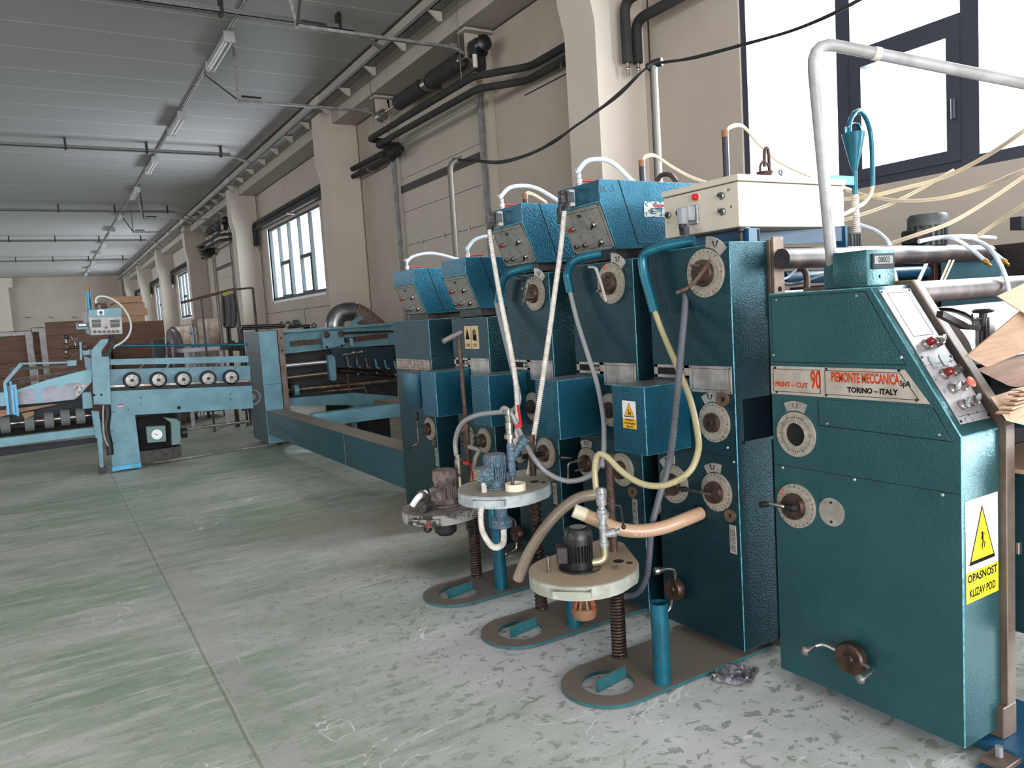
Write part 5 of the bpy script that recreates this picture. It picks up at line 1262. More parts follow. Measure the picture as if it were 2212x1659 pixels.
obj('shelf_top', MB().box(2.62, 3.35, 1.10, 1.45, 0.885, 0.90, 0.002), CARDL, wt)
for x_, y_ in ((2.72, 1.36), (3.24, 1.36), (3.24, 1.14)): obj('leg', MB().box(x_-0.02, x_+0.02, y_-0.02, y_+0.02, 0.0, 0.345), DSTEEL, wt)
obj('shelf_post', MB().box(2.68, 2.72, 1.40, 1.44, 0.90, 1.035).box(3.26, 3.30, 1.40, 1.44, 0.90, 1.035), DSTEEL, wt)
obj('shelf_top', MB().box(2.62, 3.35, 1.12, 1.45, 1.035, 1.05, 0.002), BLUEP, wt)
for k in range(4):
    s_ = MB(); x_ = 2.66+0.06*k
    s_.tube([(x_, 1.13, 0.91), (x_+0.06, 1.12, 0.96+0.02*(k % 2)), (x_+0.14, 1.14, 0.93), (x_+0.22, 1.13, 0.97)], 0.022, 8, 6, rfun=lambda i, L_: 0.018+0.008*math.sin(i*0.9+k))
    obj('crumpled_cardboard', s_, CARD, None, 'crumpled cardboard scrap on the open shelf at the right edge', 'cardboard scrap', 'crumpled scraps on the shelf')
# ================================================================ ink pump stands in front of the row
def base_plate(parent, xc, yc, w_=0.185):
    """floor plate: rounded end with a large hole, running under the cabinets"""
    n = 28; bm = MB(); b = bm.bm
    outer = [(xc+w_*math.cos(a), yc+w_*math.sin(a)) for a in [PI/2+PI*k/n for k in range(n+1)]]
    inner = [(xc+0.105*math.cos(2*PI*k/40)+0.0, yc-0.005+0.105*math.sin(2*PI*k/40)) for k in range(40)]
    z0, z1 = 0.006, 0.018
    # half disc with hole + square body with hole: grid of quads between outer outline and hole
    out = []
    for k in range(40):
        a = 2*PI*k/40; c, s = math.cos(a), math.sin(a)
        if c <= 0: out.append((xc+w_*c, yc+w_*s))
        else:
            t = min(0.22/max(c, 1e-6), w_/max(abs(s), 1e-6)); out.append((xc+t*c, yc+t*s))
    T = [b.verts.new((x, y, z1)) for x, y in out]; I = [b.verts.new((x, y, z1)) for x, y in inner]
    T0 = [b.verts.new((x, y, z0)) for x, y in out]; I0 = [b.verts.new((x, y, z0)) for x, y in inner]
    for k in range(40):
        j = (k+1) % 40
        b.faces.new((T[k], T[j], I[j], I[k])); b.faces.new((T0[k], I0[k], I0[j], T0[j]))
        b.faces.new((T[k], T0[k], T0[j], T[j])); b.faces.new((I[k], I[j], I0[j], I0[k]))
    bm.box(xc+0.16, 2.72, yc-w_+0.0004, yc+w_-0.0004, z0, z1+0.0006)
    return obj('base_plate', bm, PLATE, parent)
def table(parent, cx, cy, z, m=TABLE):
    """D-shaped table: round towards the aisle, narrowing to the column"""
    pts = []
    R = 0.205
    for k in range(20): a = math.radians(95+k*10.5); pts.append((cx+R*math.cos(a), cy+R*math.sin(a)))
    pts += [(cx+0.16, cy-0.155), (cx+0.215, cy-0.10), (cx+0.335, cy+0.14), (cx+0.33, cy+0.20), (cx+0.29, cy+0.245), (cx+0.22, cy+0.25)]
    tp = obj('table_top', MB().prism([(x, y, z-0.004) for x, y in pts], (0, 0, 0.004)), m, parent)
    rim = MB(); b = rim.bm; n = len(pts)
    q = [(V((x, y, 0))-V((cx+0.08, cy+0.02, 0))) for x, y in pts]
    A = [b.verts.new((x, y, z-0.001)) for x, y in pts]; B = [b.verts.new((x, y, z-0.055)) for x, y in pts]
    ins = [((cx+0.08)+v.x*0.965, (cy+0.02)+v.y*0.965) for v in q]
    Ci = [b.verts.new((x, y, z-0.055)) for x, y in ins]; D = [b.verts.new((x, y, z-0.001)) for x, y in ins]
    for k in range(n):
        j = (k+1) % n
        for f in ((A[k], A[j], B[j], B[k]), (B[k], B[j], Ci[j], Ci[k]), (Ci[k], Ci[j], D[j], D[k]), (D[k], D[j], A[j], A[k])): b.faces.new(f)
    obj('table_rim', rim, m, parent)
    # handle strip on the rim
    a0 = math.radians(205); a1 = math.radians(245)
    p0 = V((cx+R*math.cos(a0), cy+R*math.sin(a0), z-0.025)); p1 = V((cx+R*math.cos(a1), cy+R*math.sin(a1), z-0.025))
    o_ = V((math.cos((a0+a1)/2), math.sin((a0+a1)/2), 0))*0.035
    h = MB().bar(p0, p0+o_, 0.004, 0.028).bar(p0+o_, p1+o_, 0.004, 0.028).bar(p1+o_, p1, 0.004, 0.028)
    obj('rim_handle', h, m, parent)
    for (x, y, r) in ((cx+0.165, cy-0.035, 0.022), (cx+0.185, cy-0.08, 0.013)):
        obj('round_hole', MB().cyl((x, y, z+0.0003), (x, y, z+0.0012), r, n=20), HOLE, tp)
    return tp
def column(parent, x, y, ztab, ztop, r=0.021):
    obj('post', MB().cyl((x, y, 0.018), (x, y, ztop), r*0.8, n=18).cyl((x, y, ztop-0.03), (x, y, ztop+0.003), r, n=18), RUST, parent)
    obj('spring_sleeve', MB().helix((x, y, 0.02), (x, y, ztab-0.05), 0.027, 0.0065, 30, 6).cyl((x, y, 0.018), (x, y, ztab-0.05), 0.024, n=18), mat('rusty_spring', (84, 66, 58), 0.5, 0.6, (50, 40, 36), 30), parent)
def motor(parent, x, y, z, r, h, m, dome=True, boxdir=(-1, 0.2), boxm=None):
    obj('flange', MB().cyl((x, y, z), (x, y, z+0.006), r*1.5, n=30).cyl((x, y, z+0.004), (x, y, z+0.03), r*0.95, n=26), m, parent)
    bd = obj('motor_body', MB().cyl((x, y, z+0.02), (x, y, z+h*0.66), r*0.84, n=26), m, parent)
    fb = MB()
    for k in range(26):
        a = 2*PI*k/26; c, s = math.cos(a), math.sin(a)
        fb.bar((x+c*r*0.9, y+s*r*0.9, z+0.035), (x+c*r*0.9, y+s*r*0.9, z+h*0.66), r*0.07, r*0.2)
    obj('cooling_fins', fb, m, bd)
    if dome:
        fc = obj('fan_cover', MB().lathe((x, y, z+h*0.62), (0, 0, 1), [(r*1.02, 0), (r*1.04, h*0.12), (r*1.0, h*0.25), (r*0.82, h*0.35), (r*0.6, h*0.38), (0.001, h*0.385)], 32), m, parent)
        g = MB()
        for i in range(-4, 5):
            t = i*r*0.13; l = math.sqrt(max(0.0, (r*0.56)**2-t*t))
            g.box(x-l, x+l, y+t-0.001, y+t+0.001, z+h*1.005, z+h*1.012).box(x+t-0.001, x+t+0.001, y-l, y+l, z+h*1.005, z+h*1.012)
        obj('fan_grille', g, mat('grille_grey', (120, 116, 114), 0.5), fc)
        for k in range(4):
            a = PI*0.25+k*PI/2-0.5; obj('cover_lug', MB().ball((x+math.cos(a)*r*0.92, y+math.sin(a)*r*0.92, z+h*0.86), r*0.17, 10, (0.6, 0.6, 1.3)), m, fc)
    else:
        obj('fan_cover', MB().lathe((x, y, z+h*0.64), (0, 0, 1), [(r*0.95, 0), (r*1.0, h*0.05), (r*1.0, h*0.3), (r*0.9, h*0.36), (0.001, h*0.37)], 30), m, parent)
        fb = MB()
        for k in range(28):
            a = 2*PI*k/28; c, s = math.cos(a), math.sin(a)
            fb.bar((x+c*r*1.0, y+s*r*1.0, z+h*0.66), (x+c*r*1.0, y+s*r*1.0, z+h*0.97), r*0.07, r*0.14)
        obj('cover_ribs', fb, m, bd)
    d = V((boxdir[0], boxdir[1], 0)).normalized(); s_ = V((-d.y, d.x, 0)); c0 = V((x, y, z+h*0.36))+d*r*0.8
    q = [c0+s_*i*r*0.62+V((0, 0, j*h*0.2)) for i, j in ((-1, -1), (1, -1), (1, 1), (-1, 1))]
    tb = obj('terminal_box', MB().prism(q, d*r*0.8, 0.004, 1), boxm or m, parent)
    return c0+d*r*0.8, d
def valve_stack(parent, x, y, z0, z1, m=ZINC, r=0.016, tee=None, handle=None):
    """galvanised riser: elbow, nipples, union nut, ball valve"""
    obj('elbow', MB().tube([(x-0.09, y+0.03, z0+0.03), (x-0.03, y+0.01, z0+0.025), (x-0.002, y, z0+0.04), (x, y, z0+0.09)], r*1.05, 16, 6), mat('yellowish_elbow', (170, 160, 130), 0.35, 0.6) if m is ZINC else m, parent)
    L = z1-z0-0.08; zb = z0+0.085
    prof = [(r*1.2, 0), (r*1.25, L*0.06), (r, L*0.07), (r, L*0.30), (r*1.2, L*0.31), (r*1.2, L*0.36), (r*0.9, L*0.37), (r*0.9, L*0.46), (r*1.25, L*0.47), (r*1.25, L*0.50), (r*1.7, L*0.505), (r*1.7, L*0.575), (r*1.3, L*0.58), (r*1.3, L*0.63),
            (r*0.9, L*0.64), (r*0.9, L*0.70), (r*1.25, L*0.71), (r*1.3, L*0.8), (r*1.1, L*0.82), (r*1.2, L*0.9), (r*0.9, L*0.92), (r*0.9, L)]
    obj('riser', MB().lathe((x, y, zb), (0, 0, 1), prof, 18), m, parent)
    if tee: obj('tee_branch', MB().lathe((x, y, zb+L*0.2), tee, [(r, 0), (r, 0.035), (r*1.2, 0.036), (r*1.2, 0.05), (r*0.8, 0.052), (r*0.8, 0.06), (r*0.9, 0.06), (r*0.9, 0.068)], 14), m, parent)
    return zb+L
def pump_stand(cx, cy, col, tube, ztab, zpost, label, **k):
    t = thing('ink_pump_stand', (cx, cy, 0), label, 'ink pump', None)
    base_plate(t, 1.775, cy-0.065 if k.get('py') is None else k['py'])
    obj('base_stiffener', MB().bar((1.71, k['py']-0.02, 0.03), (1.87, k['py']+0.005, 0.03), 0.008, 0.05), PLATE, t)
    ct = obj('catch_tube', MB().ring((tube[0], tube[1], 0.018), (0, 0, 1), 0.031, 0.035, k.get('tubeh', 0.33), 30), TEALB, t)
    obj('tube_inside', MB().cyl((tube[0], tube[1], 0.018), (tube[0], tube[1], 0.018+k.get('tubeh', 0.33)-0.03), 0.0305, n=24), mat('dark_red_inside', (70, 34, 42), 0.7), ct)
    column(t, col[0], col[1], ztab, zpost)
    return t
DKM = mat('black_motor', (30, 30, 32), 0.38, 0.2, (52, 50, 48), 30, 0.5, 0.7)
# nearest stand
t3 = pump_stand(1.72, 2.425, (1.955, 2.505), (1.943, 2.225), 0.48, 0.89, 'nearest ink pump stand: black motor on dusty round table, riser of shiny fittings', py=2.362, tubeh=0.325)
table(t3, 1.72, 2.425, 0.48, mat('greenish_grey_table', (168, 168, 158), 0.55, 0, (148, 148, 134), 16, bump=0.15, dust=1.0, dcol=(158, 138, 116)))
motor(t3, 1.722, 2.43, 0.482, 0.056, 0.165, DKM, True, (-0.8, 0.55), mat('brown_terminal_box', (46, 38, 36), 0.5))
zt = valve_stack(t3, 1.812, 2.385, 0.475, 0.79, tee=(0.75, -0.6, 0.15))
obj('valve_lever', MB().bar((1.825, 2.375, 0.735), (1.87, 2.34, 0.72), 0.006, 0.006).bar((1.87, 2.34, 0.72), (1.876, 2.335, 0.64), 0.009, 0.003).ball((1.876, 2.335, 0.635), 0.010, 10), DSTEEL, t3)
obj('hose_clamp', MB().cyl((1.811, 2.385, 0.775), (1.811, 2.385, 0.79), 0.021, n=18).box(1.785, 1.80, 2.365, 2.38, 0.776, 0.789), ZINC, t3)
obj('table_pin', MB().cyl((1.60, 2.47, 0.481), (1.60, 2.47, 0.545), 0.0075, n=14), STEEL, t3)
obj('bracket_clip', MB().box(1.81, 1.835, 2.32, 2.34, 0.481, 0.488, 0.001), BROWN, t3)
pb = MB(); pb.cyl((1.73, 2.43, 0.43), (1.73, 2.43, 0.31), 0.03, n=20)
obj('pump_neck', pb, RUST, t3)
im = MB().lathe((1.73, 2.43, 0.27), (0, 0, 1), [(0.03, 0), (0.046, 0.008), (0.05, 0.03), (0.05, 0.05), (0.03, 0.055)], 26)
for k in range(10): a = 2*PI*k/10; im.bar((1.73+0.044*math.cos(a), 2.43+0.044*math.sin(a), 0.32), (1.73+0.03*math.cos(a), 2.43+0.03*math.sin(a), 0.36), 0.008, 0.01)
obj('pump_impeller', im, mat('rusty_orange_pump', (150, 70, 44), 0.6, 0.1, (110, 96, 70), 20, bump=0.4), t3)
# middle stand
t2 = pump_stand(1.755, 3.08, (1.99, 3.16), (2.0, 2.895), 0.70, 0.90, 'middle ink pump stand: blue finned motor, grey rimmed table, red valve handle', py=3.02, tubeh=0.33)
table(t2, 1.755, 3.075, 0.70)
motor(t2, 1.735, 3.08, 0.702, 0.052, 0.155, BLUEM, False, (-0.95, -0.1))
q_ = [V((1.655, 3.04, 0.745)), V((1.655, 3.11, 0.745)), V((1.655, 3.11, 0.80)), V((1.655, 3.04, 0.80))]
bx = obj('side_box', MB().box(1.625, 1.70, 3.03, 3.10, 0.745, 0.808, 0.004), BLUEM, t2)
tw = MB(); rr = random.Random(9)
for k in range(4):
    for j in range(5): tw.box(1.6235, 1.625, 3.038+0.014*k, 3.046+0.014*k, 0.752+0.0105*j, 0.757+0.0105*j+rr.uniform(0, 0.002))
obj('painted_marks', tw, mat('faded_yellow_marks', (170, 160, 100), 0.7), bx)
zt2 = 1.03
vs = MB().lathe((1.782, 3.01, 0.70), (0, 0, 1), [(0.024, 0), (0.02, 0.02), (0.018, 0.09), (0.022, 0.10), (0.018, 0.12), (0.019, 0.20), (0.015, 0.21)], 18)
obj('cast_riser', vs, BLUEM, t2)
obj('strainer_branch', MB().cyl((1.782, 3.01, 0.83), (1.83, 2.97, 0.915), 0.017, n=16).cyl((1.826, 2.975, 0.905), (1.842, 2.962, 0.93), 0.022, n=16), BLUEM, t2)
obj('riser', MB().lathe((1.782, 3.01, 0.905), (0, 0, 1), [(0.014, 0), (0.014, 0.025), (0.0265, 0.026), (0.0265, 0.046), (0.017, 0.048), (0.017, 0.07), (0.019, 0.072), (0.019, 0.10), (0.015, 0.102), (0.018, 0.13), (0.012, 0.135), (0.012, 0.16)], 12), mat('nickel_fittings', (180, 172, 160), 0.25, 0.9), t2)
obj('valve_lever', MB().bar((1.80, 2.99, 0.985), (1.825, 2.97, 0.99), 0.018, 0.014).bar((1.822, 2.972, 0.99), (1.815, 2.975, 1.085), 0.013, 0.004), RED, t2, label='red valve lever')
obj('pump_neck', MB().lathe((1.75, 3.08, 0.50), (0, 0, 1), [(0.03, 0), (0.05, 0.01), (0.05, 0.045), (0.038, 0.055), (0.03, 0.06), (0.03, 0.145)], 24), BLUEM, t2)
obj('support_tube', MB().cyl((1.725, 3.12, 0.5), (1.725, 3.12, 0.645), 0.02, n=16), TEALB, t2)
obj('table_pin', MB().cyl((1.755, 2.965, 0.701), (1.755, 2.965, 0.765), 0.0075, n=14), STEEL, t2)
obj('masking_tape_roll', MB().ring((1.762, 2.955, 0.7015), (0, 0, 1), 0.036, 0.047, 0.032, 40), TAPE, None, 'roll of cream masking tape over a pin on the middle pump table', 'tape roll')
obj('drain_hose', MB().ribbed([(1.655, 3.06, 0.735), (1.64, 3.03, 0.69), (1.60, 2.98, 0.68), (1.565, 2.94, 0.62), (1.565, 2.93, 0.55), (1.61, 2.93, 0.475), (1.69, 2.98, 0.46), (1.745, 3.06, 0.50)], 0.0125, 0.008), WHOSE, None, 'white corrugated hose looping under the middle pump table', 'hose')
# farthest stand, caked in ink
t1 = pump_stand(1.735, 3.72, (1.975, 3.81), (1.985, 3.55), 0.49, 0.90, 'farthest ink pump stand, caked in dark ink, with a tall T handle', py=3.665, tubeh=0.36)
table(t1, 1.735, 3.72, 0.49, mat('ink_splashed_table', (150, 146, 142), 0.7, 0, (50, 46, 46), 12, 0.46, 0.54, bump=0.4, bscale=40, dust=0.75, dcol=(112, 100, 94)))
motor(t1, 1.785, 3.74, 0.492, 0.062, 0.19, mat('dusty_brown_motor', (136, 120, 116), 0.8, 0, (88, 74, 72), 30, bump=0.6, bscale=60), False, (-0.9, -0.5))
obj('elbow_joint', MB().cyl((1.60, 3.66, 0.52), (1.66, 3.70, 0.52), 0.03, n=18).cyl((1.655, 3.7, 0.56), (1.60, 3.66, 0.585), 0.026, n=16), DIRTY, t1)
obj('splash_marks', MB().box(1.575, 1.60, 3.545, 3.58, 0.435, 0.475).box(1.61, 1.64, 3.53, 3.545, 0.45, 0.47), mat('red_ink_splash', (130, 60, 44), 0.6), t1)
obj('cable_sleeve', MB().tube([(1.56, 3.68, 0.535), (1.585, 3.66, 0.575), (1.64, 3.68, 0.59)], 0.016, 12, 6), WPLAS, t1)
obj('riser', MB().lathe((1.865, 3.72, 0.495), (0, 0, 1), [(0.024, 0), (0.02, 0.03), (0.02, 0.14), (0.024, 0.145), (0.026, 0.17), (0.019, 0.175), (0.022, 0.2), (0.022, 0.23), (0.015, 0.24), (0.015, 0.26)], 16), mat('nickel_fittings', (180, 172, 160), 0.25, 0.9), t1)
obj('valve_lever', MB().bar((1.885, 3.70, 0.71), (1.91, 3.68, 0.705), 0.02, 0.015).bar((1.915, 3.675, 0.705), (1.925, 3.67, 0.60), 0.004, 0.010), RED, t1, label='red valve lever')
obj('pump_neck', MB().lathe((1.76, 3.72, 0.33), (0, 0, 1), [(0.04, 0), (0.06, 0.02), (0.06, 0.08), (0.04, 0.1)], 22), RUBB, t1)
obj('knob', MB().lathe((1.60, 3.60, 0.40), (0, 0, 1), [(0.012, 0), (0.022, 0.01), (0.022, 0.03), (0.01, 0.04)], 14), BLACK, t1)
obj('tall_rod', MB().cyl((1.975, 3.81, 0.9), (1.968, 3.81, 1.40), 0.0125, n=14), RUST, t1)
ha, hb_ = P(957, 738, 'y', 3.80), P(997, 717, 'y', 3.80)
obj('t_handle', MB().cyl(ha, (ha+hb_)/2+V((0.01, 0, 0.005)), 0.015, n=14).cyl((ha+hb_)/2+V((0.0, 0, 0.0)), hb_, 0.012, n=14), mat('worn_grey_handle', (130, 122, 118), 0.45, 0.4), t1)
bent = obj('short_bent_pipe', MB().tube([(1.93, 3.70, 0.60), (1.955, 3.69, 0.72), (1.985, 3.70, 0.76), (1.955, 3.76, 0.78)], 0.012, 12, 6), mat('dusty_pipe', (136, 126, 116), 0.6), t1)
# clear film scrap on the floor
fm = MB(); rr = random.Random(5); n_ = 16; g = {}
fa, fb_ = P(1530, 1440, 'z', 0.01), P(1650, 1470, 'z', 0.01)
ce = (fa+fb_)/2
for i in range(n_+1):
    for j in range(n_+1):
        x_, y_ = -0.085+0.17*i/n_, -0.075+0.15*j/n_
        x_ += rr.uniform(-.004, .004); g[i, j] = fm.bm.verts.new((ce.x+x_*0.9-y_*0.5, ce.y+x_*0.5+y_*0.9, 0.006+rr.uniform(0, 0.014)*(1 if 0 < i < n_ else 0.2)))
for i in range(n_):
    for j in range(n_):
        if (i < 2 and j < 3) or (i > n_-3 and j > n_-5): continue
        fm.bm.faces.new((g[i, j], g[i+1, j], g[i+1, j+1], g[i, j+1]))
for v in [v for v in fm.bm.verts if not v.link_faces]: fm.bm.verts.remove(v)
ff_ = obj('plastic_film', fm, PLAST, None, 'crumpled clear plastic film scrap on the floor beside the nearest plate', 'plastic film')

# ================================================================ hoses and cables along the row
def H(name, pts, r, m, lab, cat='hose', ribbed=0, n=12):
    w_ = [P(u, v, 'x', x) for u, v, x in pts]
    mb = MB().ribbed(w_, r, ribbed) if ribbed else MB().tube(w_, r, n, 10)
    return obj(name, mb, m, None, lab, cat)
e5 = V((2.262, 2.575, 1.44-0.02))
H('braided_hose', [(1414, 672, 2.262), (1432, 720, 2.25), (1462, 790, 2.20), (1490, 860, 2.14), (1506, 930, 2.08), (1508, 975, 2.03), (1488, 1020, 1.98), (1440, 1047, 1.93), (1390, 1046, 1.89), (1345, 1020, 1.86), (1312, 988, 1.84), (1293, 982, 1.826), (1285, 1010, 1.818), (1288, 1062, 1.812)], 0.0125, BRAIDY, 'yellowed clear braided hose from the nearest blue tube to the nearest pump')
H('grey_corrugated_hose', [(1482, 490, 2.447), (1484, 560, 2.40), (1480, 660, 2.30), (1470, 770, 2.16), (1460, 880, 2.05), (1447, 990, 2.05), (1425, 1070, 2.1), (1408, 1140, 2.13), (1402, 1210, 2.15), (1396, 1250, 2.14), (1376, 1282, 2.10), (1340, 1288, 2.02), (1310, 1278, 1.9)], 0.0125, GHOSE, 'grey corrugated cable hose hanging from the cream switch box to the pump', ribbed=0.007)
H('clear_hose', [(1231, 628, 2.262), (1246, 690, 2.25), (1268, 760, 2.22), (1290, 830, 2.19), (1303, 900, 2.14), (1305, 950, 2.10), (1303, 990, 2.06), (1300, 1010, 2.04)], 0.0115, BRAIDG, 'clear grey hose hanging from the second blue tube')
H('braided_hose', [(1083, 890, 1.775), (1090, 882, 1.78), (1108, 900, 1.80), (1128, 945, 1.84), (1150, 985, 1.90), (1178, 1018, 1.95), (1215, 1037, 2.0), (1250, 1037, 2.04), (1282, 1022, 2.07), (1298, 995, 2.08)], 0.0125, BRAIDG, 'grey braided hose sagging from the middle pump towards the nearest pump')
H('braided_hose', [(986, 985, 1.865), (984, 950, 1.87), (998, 915, 1.88), (1030, 897, 1.92), (1075, 891, 1.98), (1105, 888, 2.02), (1120, 870, 2.06), (1118, 840, 2.10), (1105, 790, 2.15), (1090, 730, 2.2), (1078, 680, 2.24), (1072, 650, 2.255)], 0.0135, BRAIDG, 'grey braided hose arching from the farthest pump up to the third blue tube')
H('white_corrugated_hose', [(1057, 497, 2.24), (1066, 560, 2.22), (1080, 640, 2.17), (1098, 730, 2.09), (1112, 810, 2.04), (1117, 870, 2.02), (1117, 930, 2.0), (1108, 965, 2.0), (1100, 990, 1.97)], 0.0125, WHOSE, 'white corrugated hose running down from the RO-4 plug', ribbed=0.010)
H('white_corrugated_hose', [(1219, 456, 2.24), (1212, 530, 2.22), (1200, 620, 2.16), (1188, 710, 2.09), (1175, 800, 2.04), (1163, 880, 2.02), (1152, 950, 2.01), (1143, 1020, 2.0), (1126, 1075, 1.97)], 0.0125, WHOSE, 'white corrugated hose running down from the RC 5 plug', ribbed=0.010)
H('suction_hose', [(1320, 1065, 2.32), (1285, 1068, 2.22), (1245, 1078, 2.14), (1205, 1108, 2.05), (1170, 1150, 1.97), (1140, 1200, 1.92), (1119, 1250, 1.90)], 0.028, BRAIDB, 'thick beige suction hose hanging out of the second unit')
sh = H('suction_hose', [(1513, 1108, 2.312), (1480, 1122, 2.22), (1430, 1140, 2.12), (1380, 1147, 2.03), (1335, 1142, 1.96), (1300, 1128, 1.91), (1262, 1112, 1.86)], 0.029, BRAIDO, 'thick peach coloured suction hose lying across to the nearest pump riser')
a, b = P(1266, 1113, 'x', 1.865), P(1243, 1104, 'x', 1.83)
dv = (b-a).normalized()
_nm = mat('yellow_inside', (196, 166, 50), 0.6, 0, (150, 110, 40), 30)
nz = obj('hose_nozzle', MB().ring(a, dv, 0.024, 0.029, 0.055, 26), mat('yellow_stained_white', (226, 214, 190), 0.5, 0, (214, 180, 60), 20, 0.5, 0.62), None, 'yellow-stained white nozzle on the free end of the peach hose', 'nozzle')
obj('nozzle_inside', MB().ring(a, dv, 0.0235, 0.0242, 0.0545, 26).cyl(a+dv*0.004, a+dv*0.006, 0.0236, n=24), _nm, nz)
# red lever taps with white hoses on top of the control boxes
def top_tap(x, y, z, hose, lab, red=True, rd=(1, -0.4)):
    t = thing('ball_valve', (x, y, z), lab, 'valve')
    obj('valve_body', MB().lathe((x, y, z), (0, 0, 1), [(0.012, 0), (0.012, 0.02), (0.016, 0.022), (0.016, 0.045), (0.011, 0.05), (0.013, 0.07), (0.009, 0.075), (0.009, 0.10)], 14), ZINC, t)
    d = V((rd[0], rd[1], 0)).normalized()
    obj('lever', MB().bar(V((x, y, z+0.035))+d*0.01, V((x, y, z+0.035))+d*0.11, 0.018, 0.010, 0.003), RED, t)
    obj('clamp', MB().cyl((x, y, z+0.085), (x, y, z+0.095), 0.014, n=12).cyl((x-0.03, y, z+0.09), (x, y, z+0.09), 0.004, n=8), ZINC, t)
    obj('air_hose', MB().tube([V((x, y, z+0.08))]+[V(p) for p in hose], 0.0125, 12, 8), CHOSE, t)
    return t
top_tap(2.40, 3.20, 2.112, [(2.40, 3.20, 2.20), (2.44, 3.16, 2.245), (2.53, 3.10, 2.23), (2.62, 3.05, 2.13), (2.66, 3.03, 2.10)], 'red-levered valve with white hose on the RC 5 box')
top_tap(2.40, 3.97, 2.108, [(2.40, 3.97, 2.20), (2.47, 3.95, 2.25), (2.62, 3.92, 2.24), (2.80, 3.86, 2.12)], 'red-levered valve with white hose on the RO-4 box')
top_tap(2.52, 4.66, 1.876, [(2.52, 4.66, 1.96), (2.58, 4.64, 2.02), (2.70, 4.60, 2.03), (2.85, 4.55, 1.93)], 'valve with pale hose on the RO-3 box')
top_tap(2.44, 5.50, 1.871, [(2.44, 5.5, 1.95), (2.50, 5.48, 1.99), (2.64, 5.42, 2.00), (2.85, 5.30, 1.92)], 'valve with pale hose on the RO-2 box')

# posts with cables behind the row
def pv(u, v, y): return P(u, v, 'y', y)
a, b = pv(1430, 400, 4.0), pv(1412, 143, 4.0)
obj('support_pole', MB().cyl((b.x, 4.0, 0.0), b, 0.024, n=18), mat('bright_pole', (128, 124, 120), 0.4, 0.6), None, 'bright steel pole holding up the black cable in front of the pillar', 'pole')
bt_, tp_ = pv(986, 565, 6.2), pv(972, 360, 6.2)
obj('support_pole', MB().tube(rnd([V((tp_.x, 6.2, 0)), V((tp_.x, 6.2, tp_.z+0.03)), pv(1000, 342, 6.15)], 0.07), 0.026, 16, 1, False), mat('galvanised_pole', (96, 90, 84), 0.45, 0.5), None, 'bent galvanised pole behind the low control boxes holding the black cable', 'pole')
c1 = [(978, 343, 6.2), (1020, 348, 6.0), (1080, 350, 5.6), (1140, 335, 5.2), (1195, 307, 4.85), (1240, 275, 4.65), (1290, 240, 4.45), (1340, 200, 4.25), (1385, 155, 4.08), (1413, 137, 4.0)]
c2 = [(1413, 137, 4.0), (1440, 133, 3.9), (1500, 125, 3.6), (1590, 102, 3.2), (1700, 70, 2.8), (1790, 33, 2.5), (1870, -8, 2.3), (1960, -60, 2.1)]
cb = thing('overhead_cable', pv(1413, 137, 4.0), 'bundle of black cables sagging between the poles and rising past the big window', 'cable')
for k in range(3):
    rr = random.Random(k); j = lambda: rr.uniform(-2.2, 2.2)
    obj('cable_strand', MB().tube([pv(u+j()*0.4, v+(k-1)*1.5+j(), y) for u, v, y in c1[:-1]]+[pv(*c1[-1])]+[pv(u, v+(k-1)*1.6+j(), y) for u, v, y in c2[1:]], 0.0075, 8, 8), BLKC, cb)
obj('cable_wrap', MB().tube([pv(1398, 147, 4.03), pv(1412, 138, 4.0), pv(1430, 133, 3.95)], 0.028, 12, 6), BLKC, cb)
for i_, (u0, v0, u1, v1, y, lab) in enumerate(((1568, 385, 1566, 283, 2.75, 'black upright pipe behind the cream switch box, cream cables leave its top'), (1390, 392, 1386, 348, 3.3, 'short dark upright pipe behind the RC 5 box'), (1136, 450, 1134, 420, 4.0, 'short dark upright pipe behind the RO-4 box'))):
    a, b = pv(u0, v0, y), pv(u1, v1, y)
    t = thing('cable_riser', V((b.x, y, a.z-0.25)), lab, 'pipe')
    obj('pipe', MB().cyl((b.x, y, a.z-0.22), b, 0.016, n=14), mat('black_pipe', (44, 42, 50), 0.4, 0.3), t)
    obj('pipe_mouth', MB().cyl(b-V((0, 0, 0.03)), b+V((0, 0, 0.005)), 0.0175, n=14), mat('brown_tape', (140, 92, 60), 0.6), t)
def cabl(pts, lab, r=0.006, n=2, m=CABLE, cat='cable', grp=None):
    for k in range(n):
        obj('cable', MB().tube([pv(u+1.5*k, v+4.0*k*(1 if i not in (0,) else 0.3), y) for i, (u, v, y) in enumerate(pts)], r, 8, 8), m, None, lab, cat, grp)
cabl([(1566, 285, 2.75), (1580, 271, 2.75), (1605, 272, 2.75), (1640, 310, 2.74), (1680, 345, 2.72), (1750, 378, 2.7), (1840, 410, 2.68)], 'cream cable arching from the black upright pipe over the switch box', grp='cream cables over the switch box')
cabl([(1388, 348, 3.3), (1394, 336, 3.3), (1415, 335, 3.3), (1450, 358, 3.28), (1490, 380, 3.25), (1535, 396, 3.2)], 'cream cable arching from the short pipe behind the RC 5 box', grp='cream cables behind the RC 5 box')
cabl([(1134, 420, 4.0), (1140, 415, 4.0), (1155, 420, 4.0), (1180, 436, 4.0)], 'cream cable arching from the short pipe behind the RO-4 box', grp='cream cables behind the RO-4 box')
H('loop_hose', [(1420, 390, 2.95), (1430, 378, 2.95), (1448, 378, 2.95), (1460, 392, 2.95)], 0.013, mat('brown_hose', (64, 50, 48), 0.5), 'dark brown hose loop behind the RC 5 box')
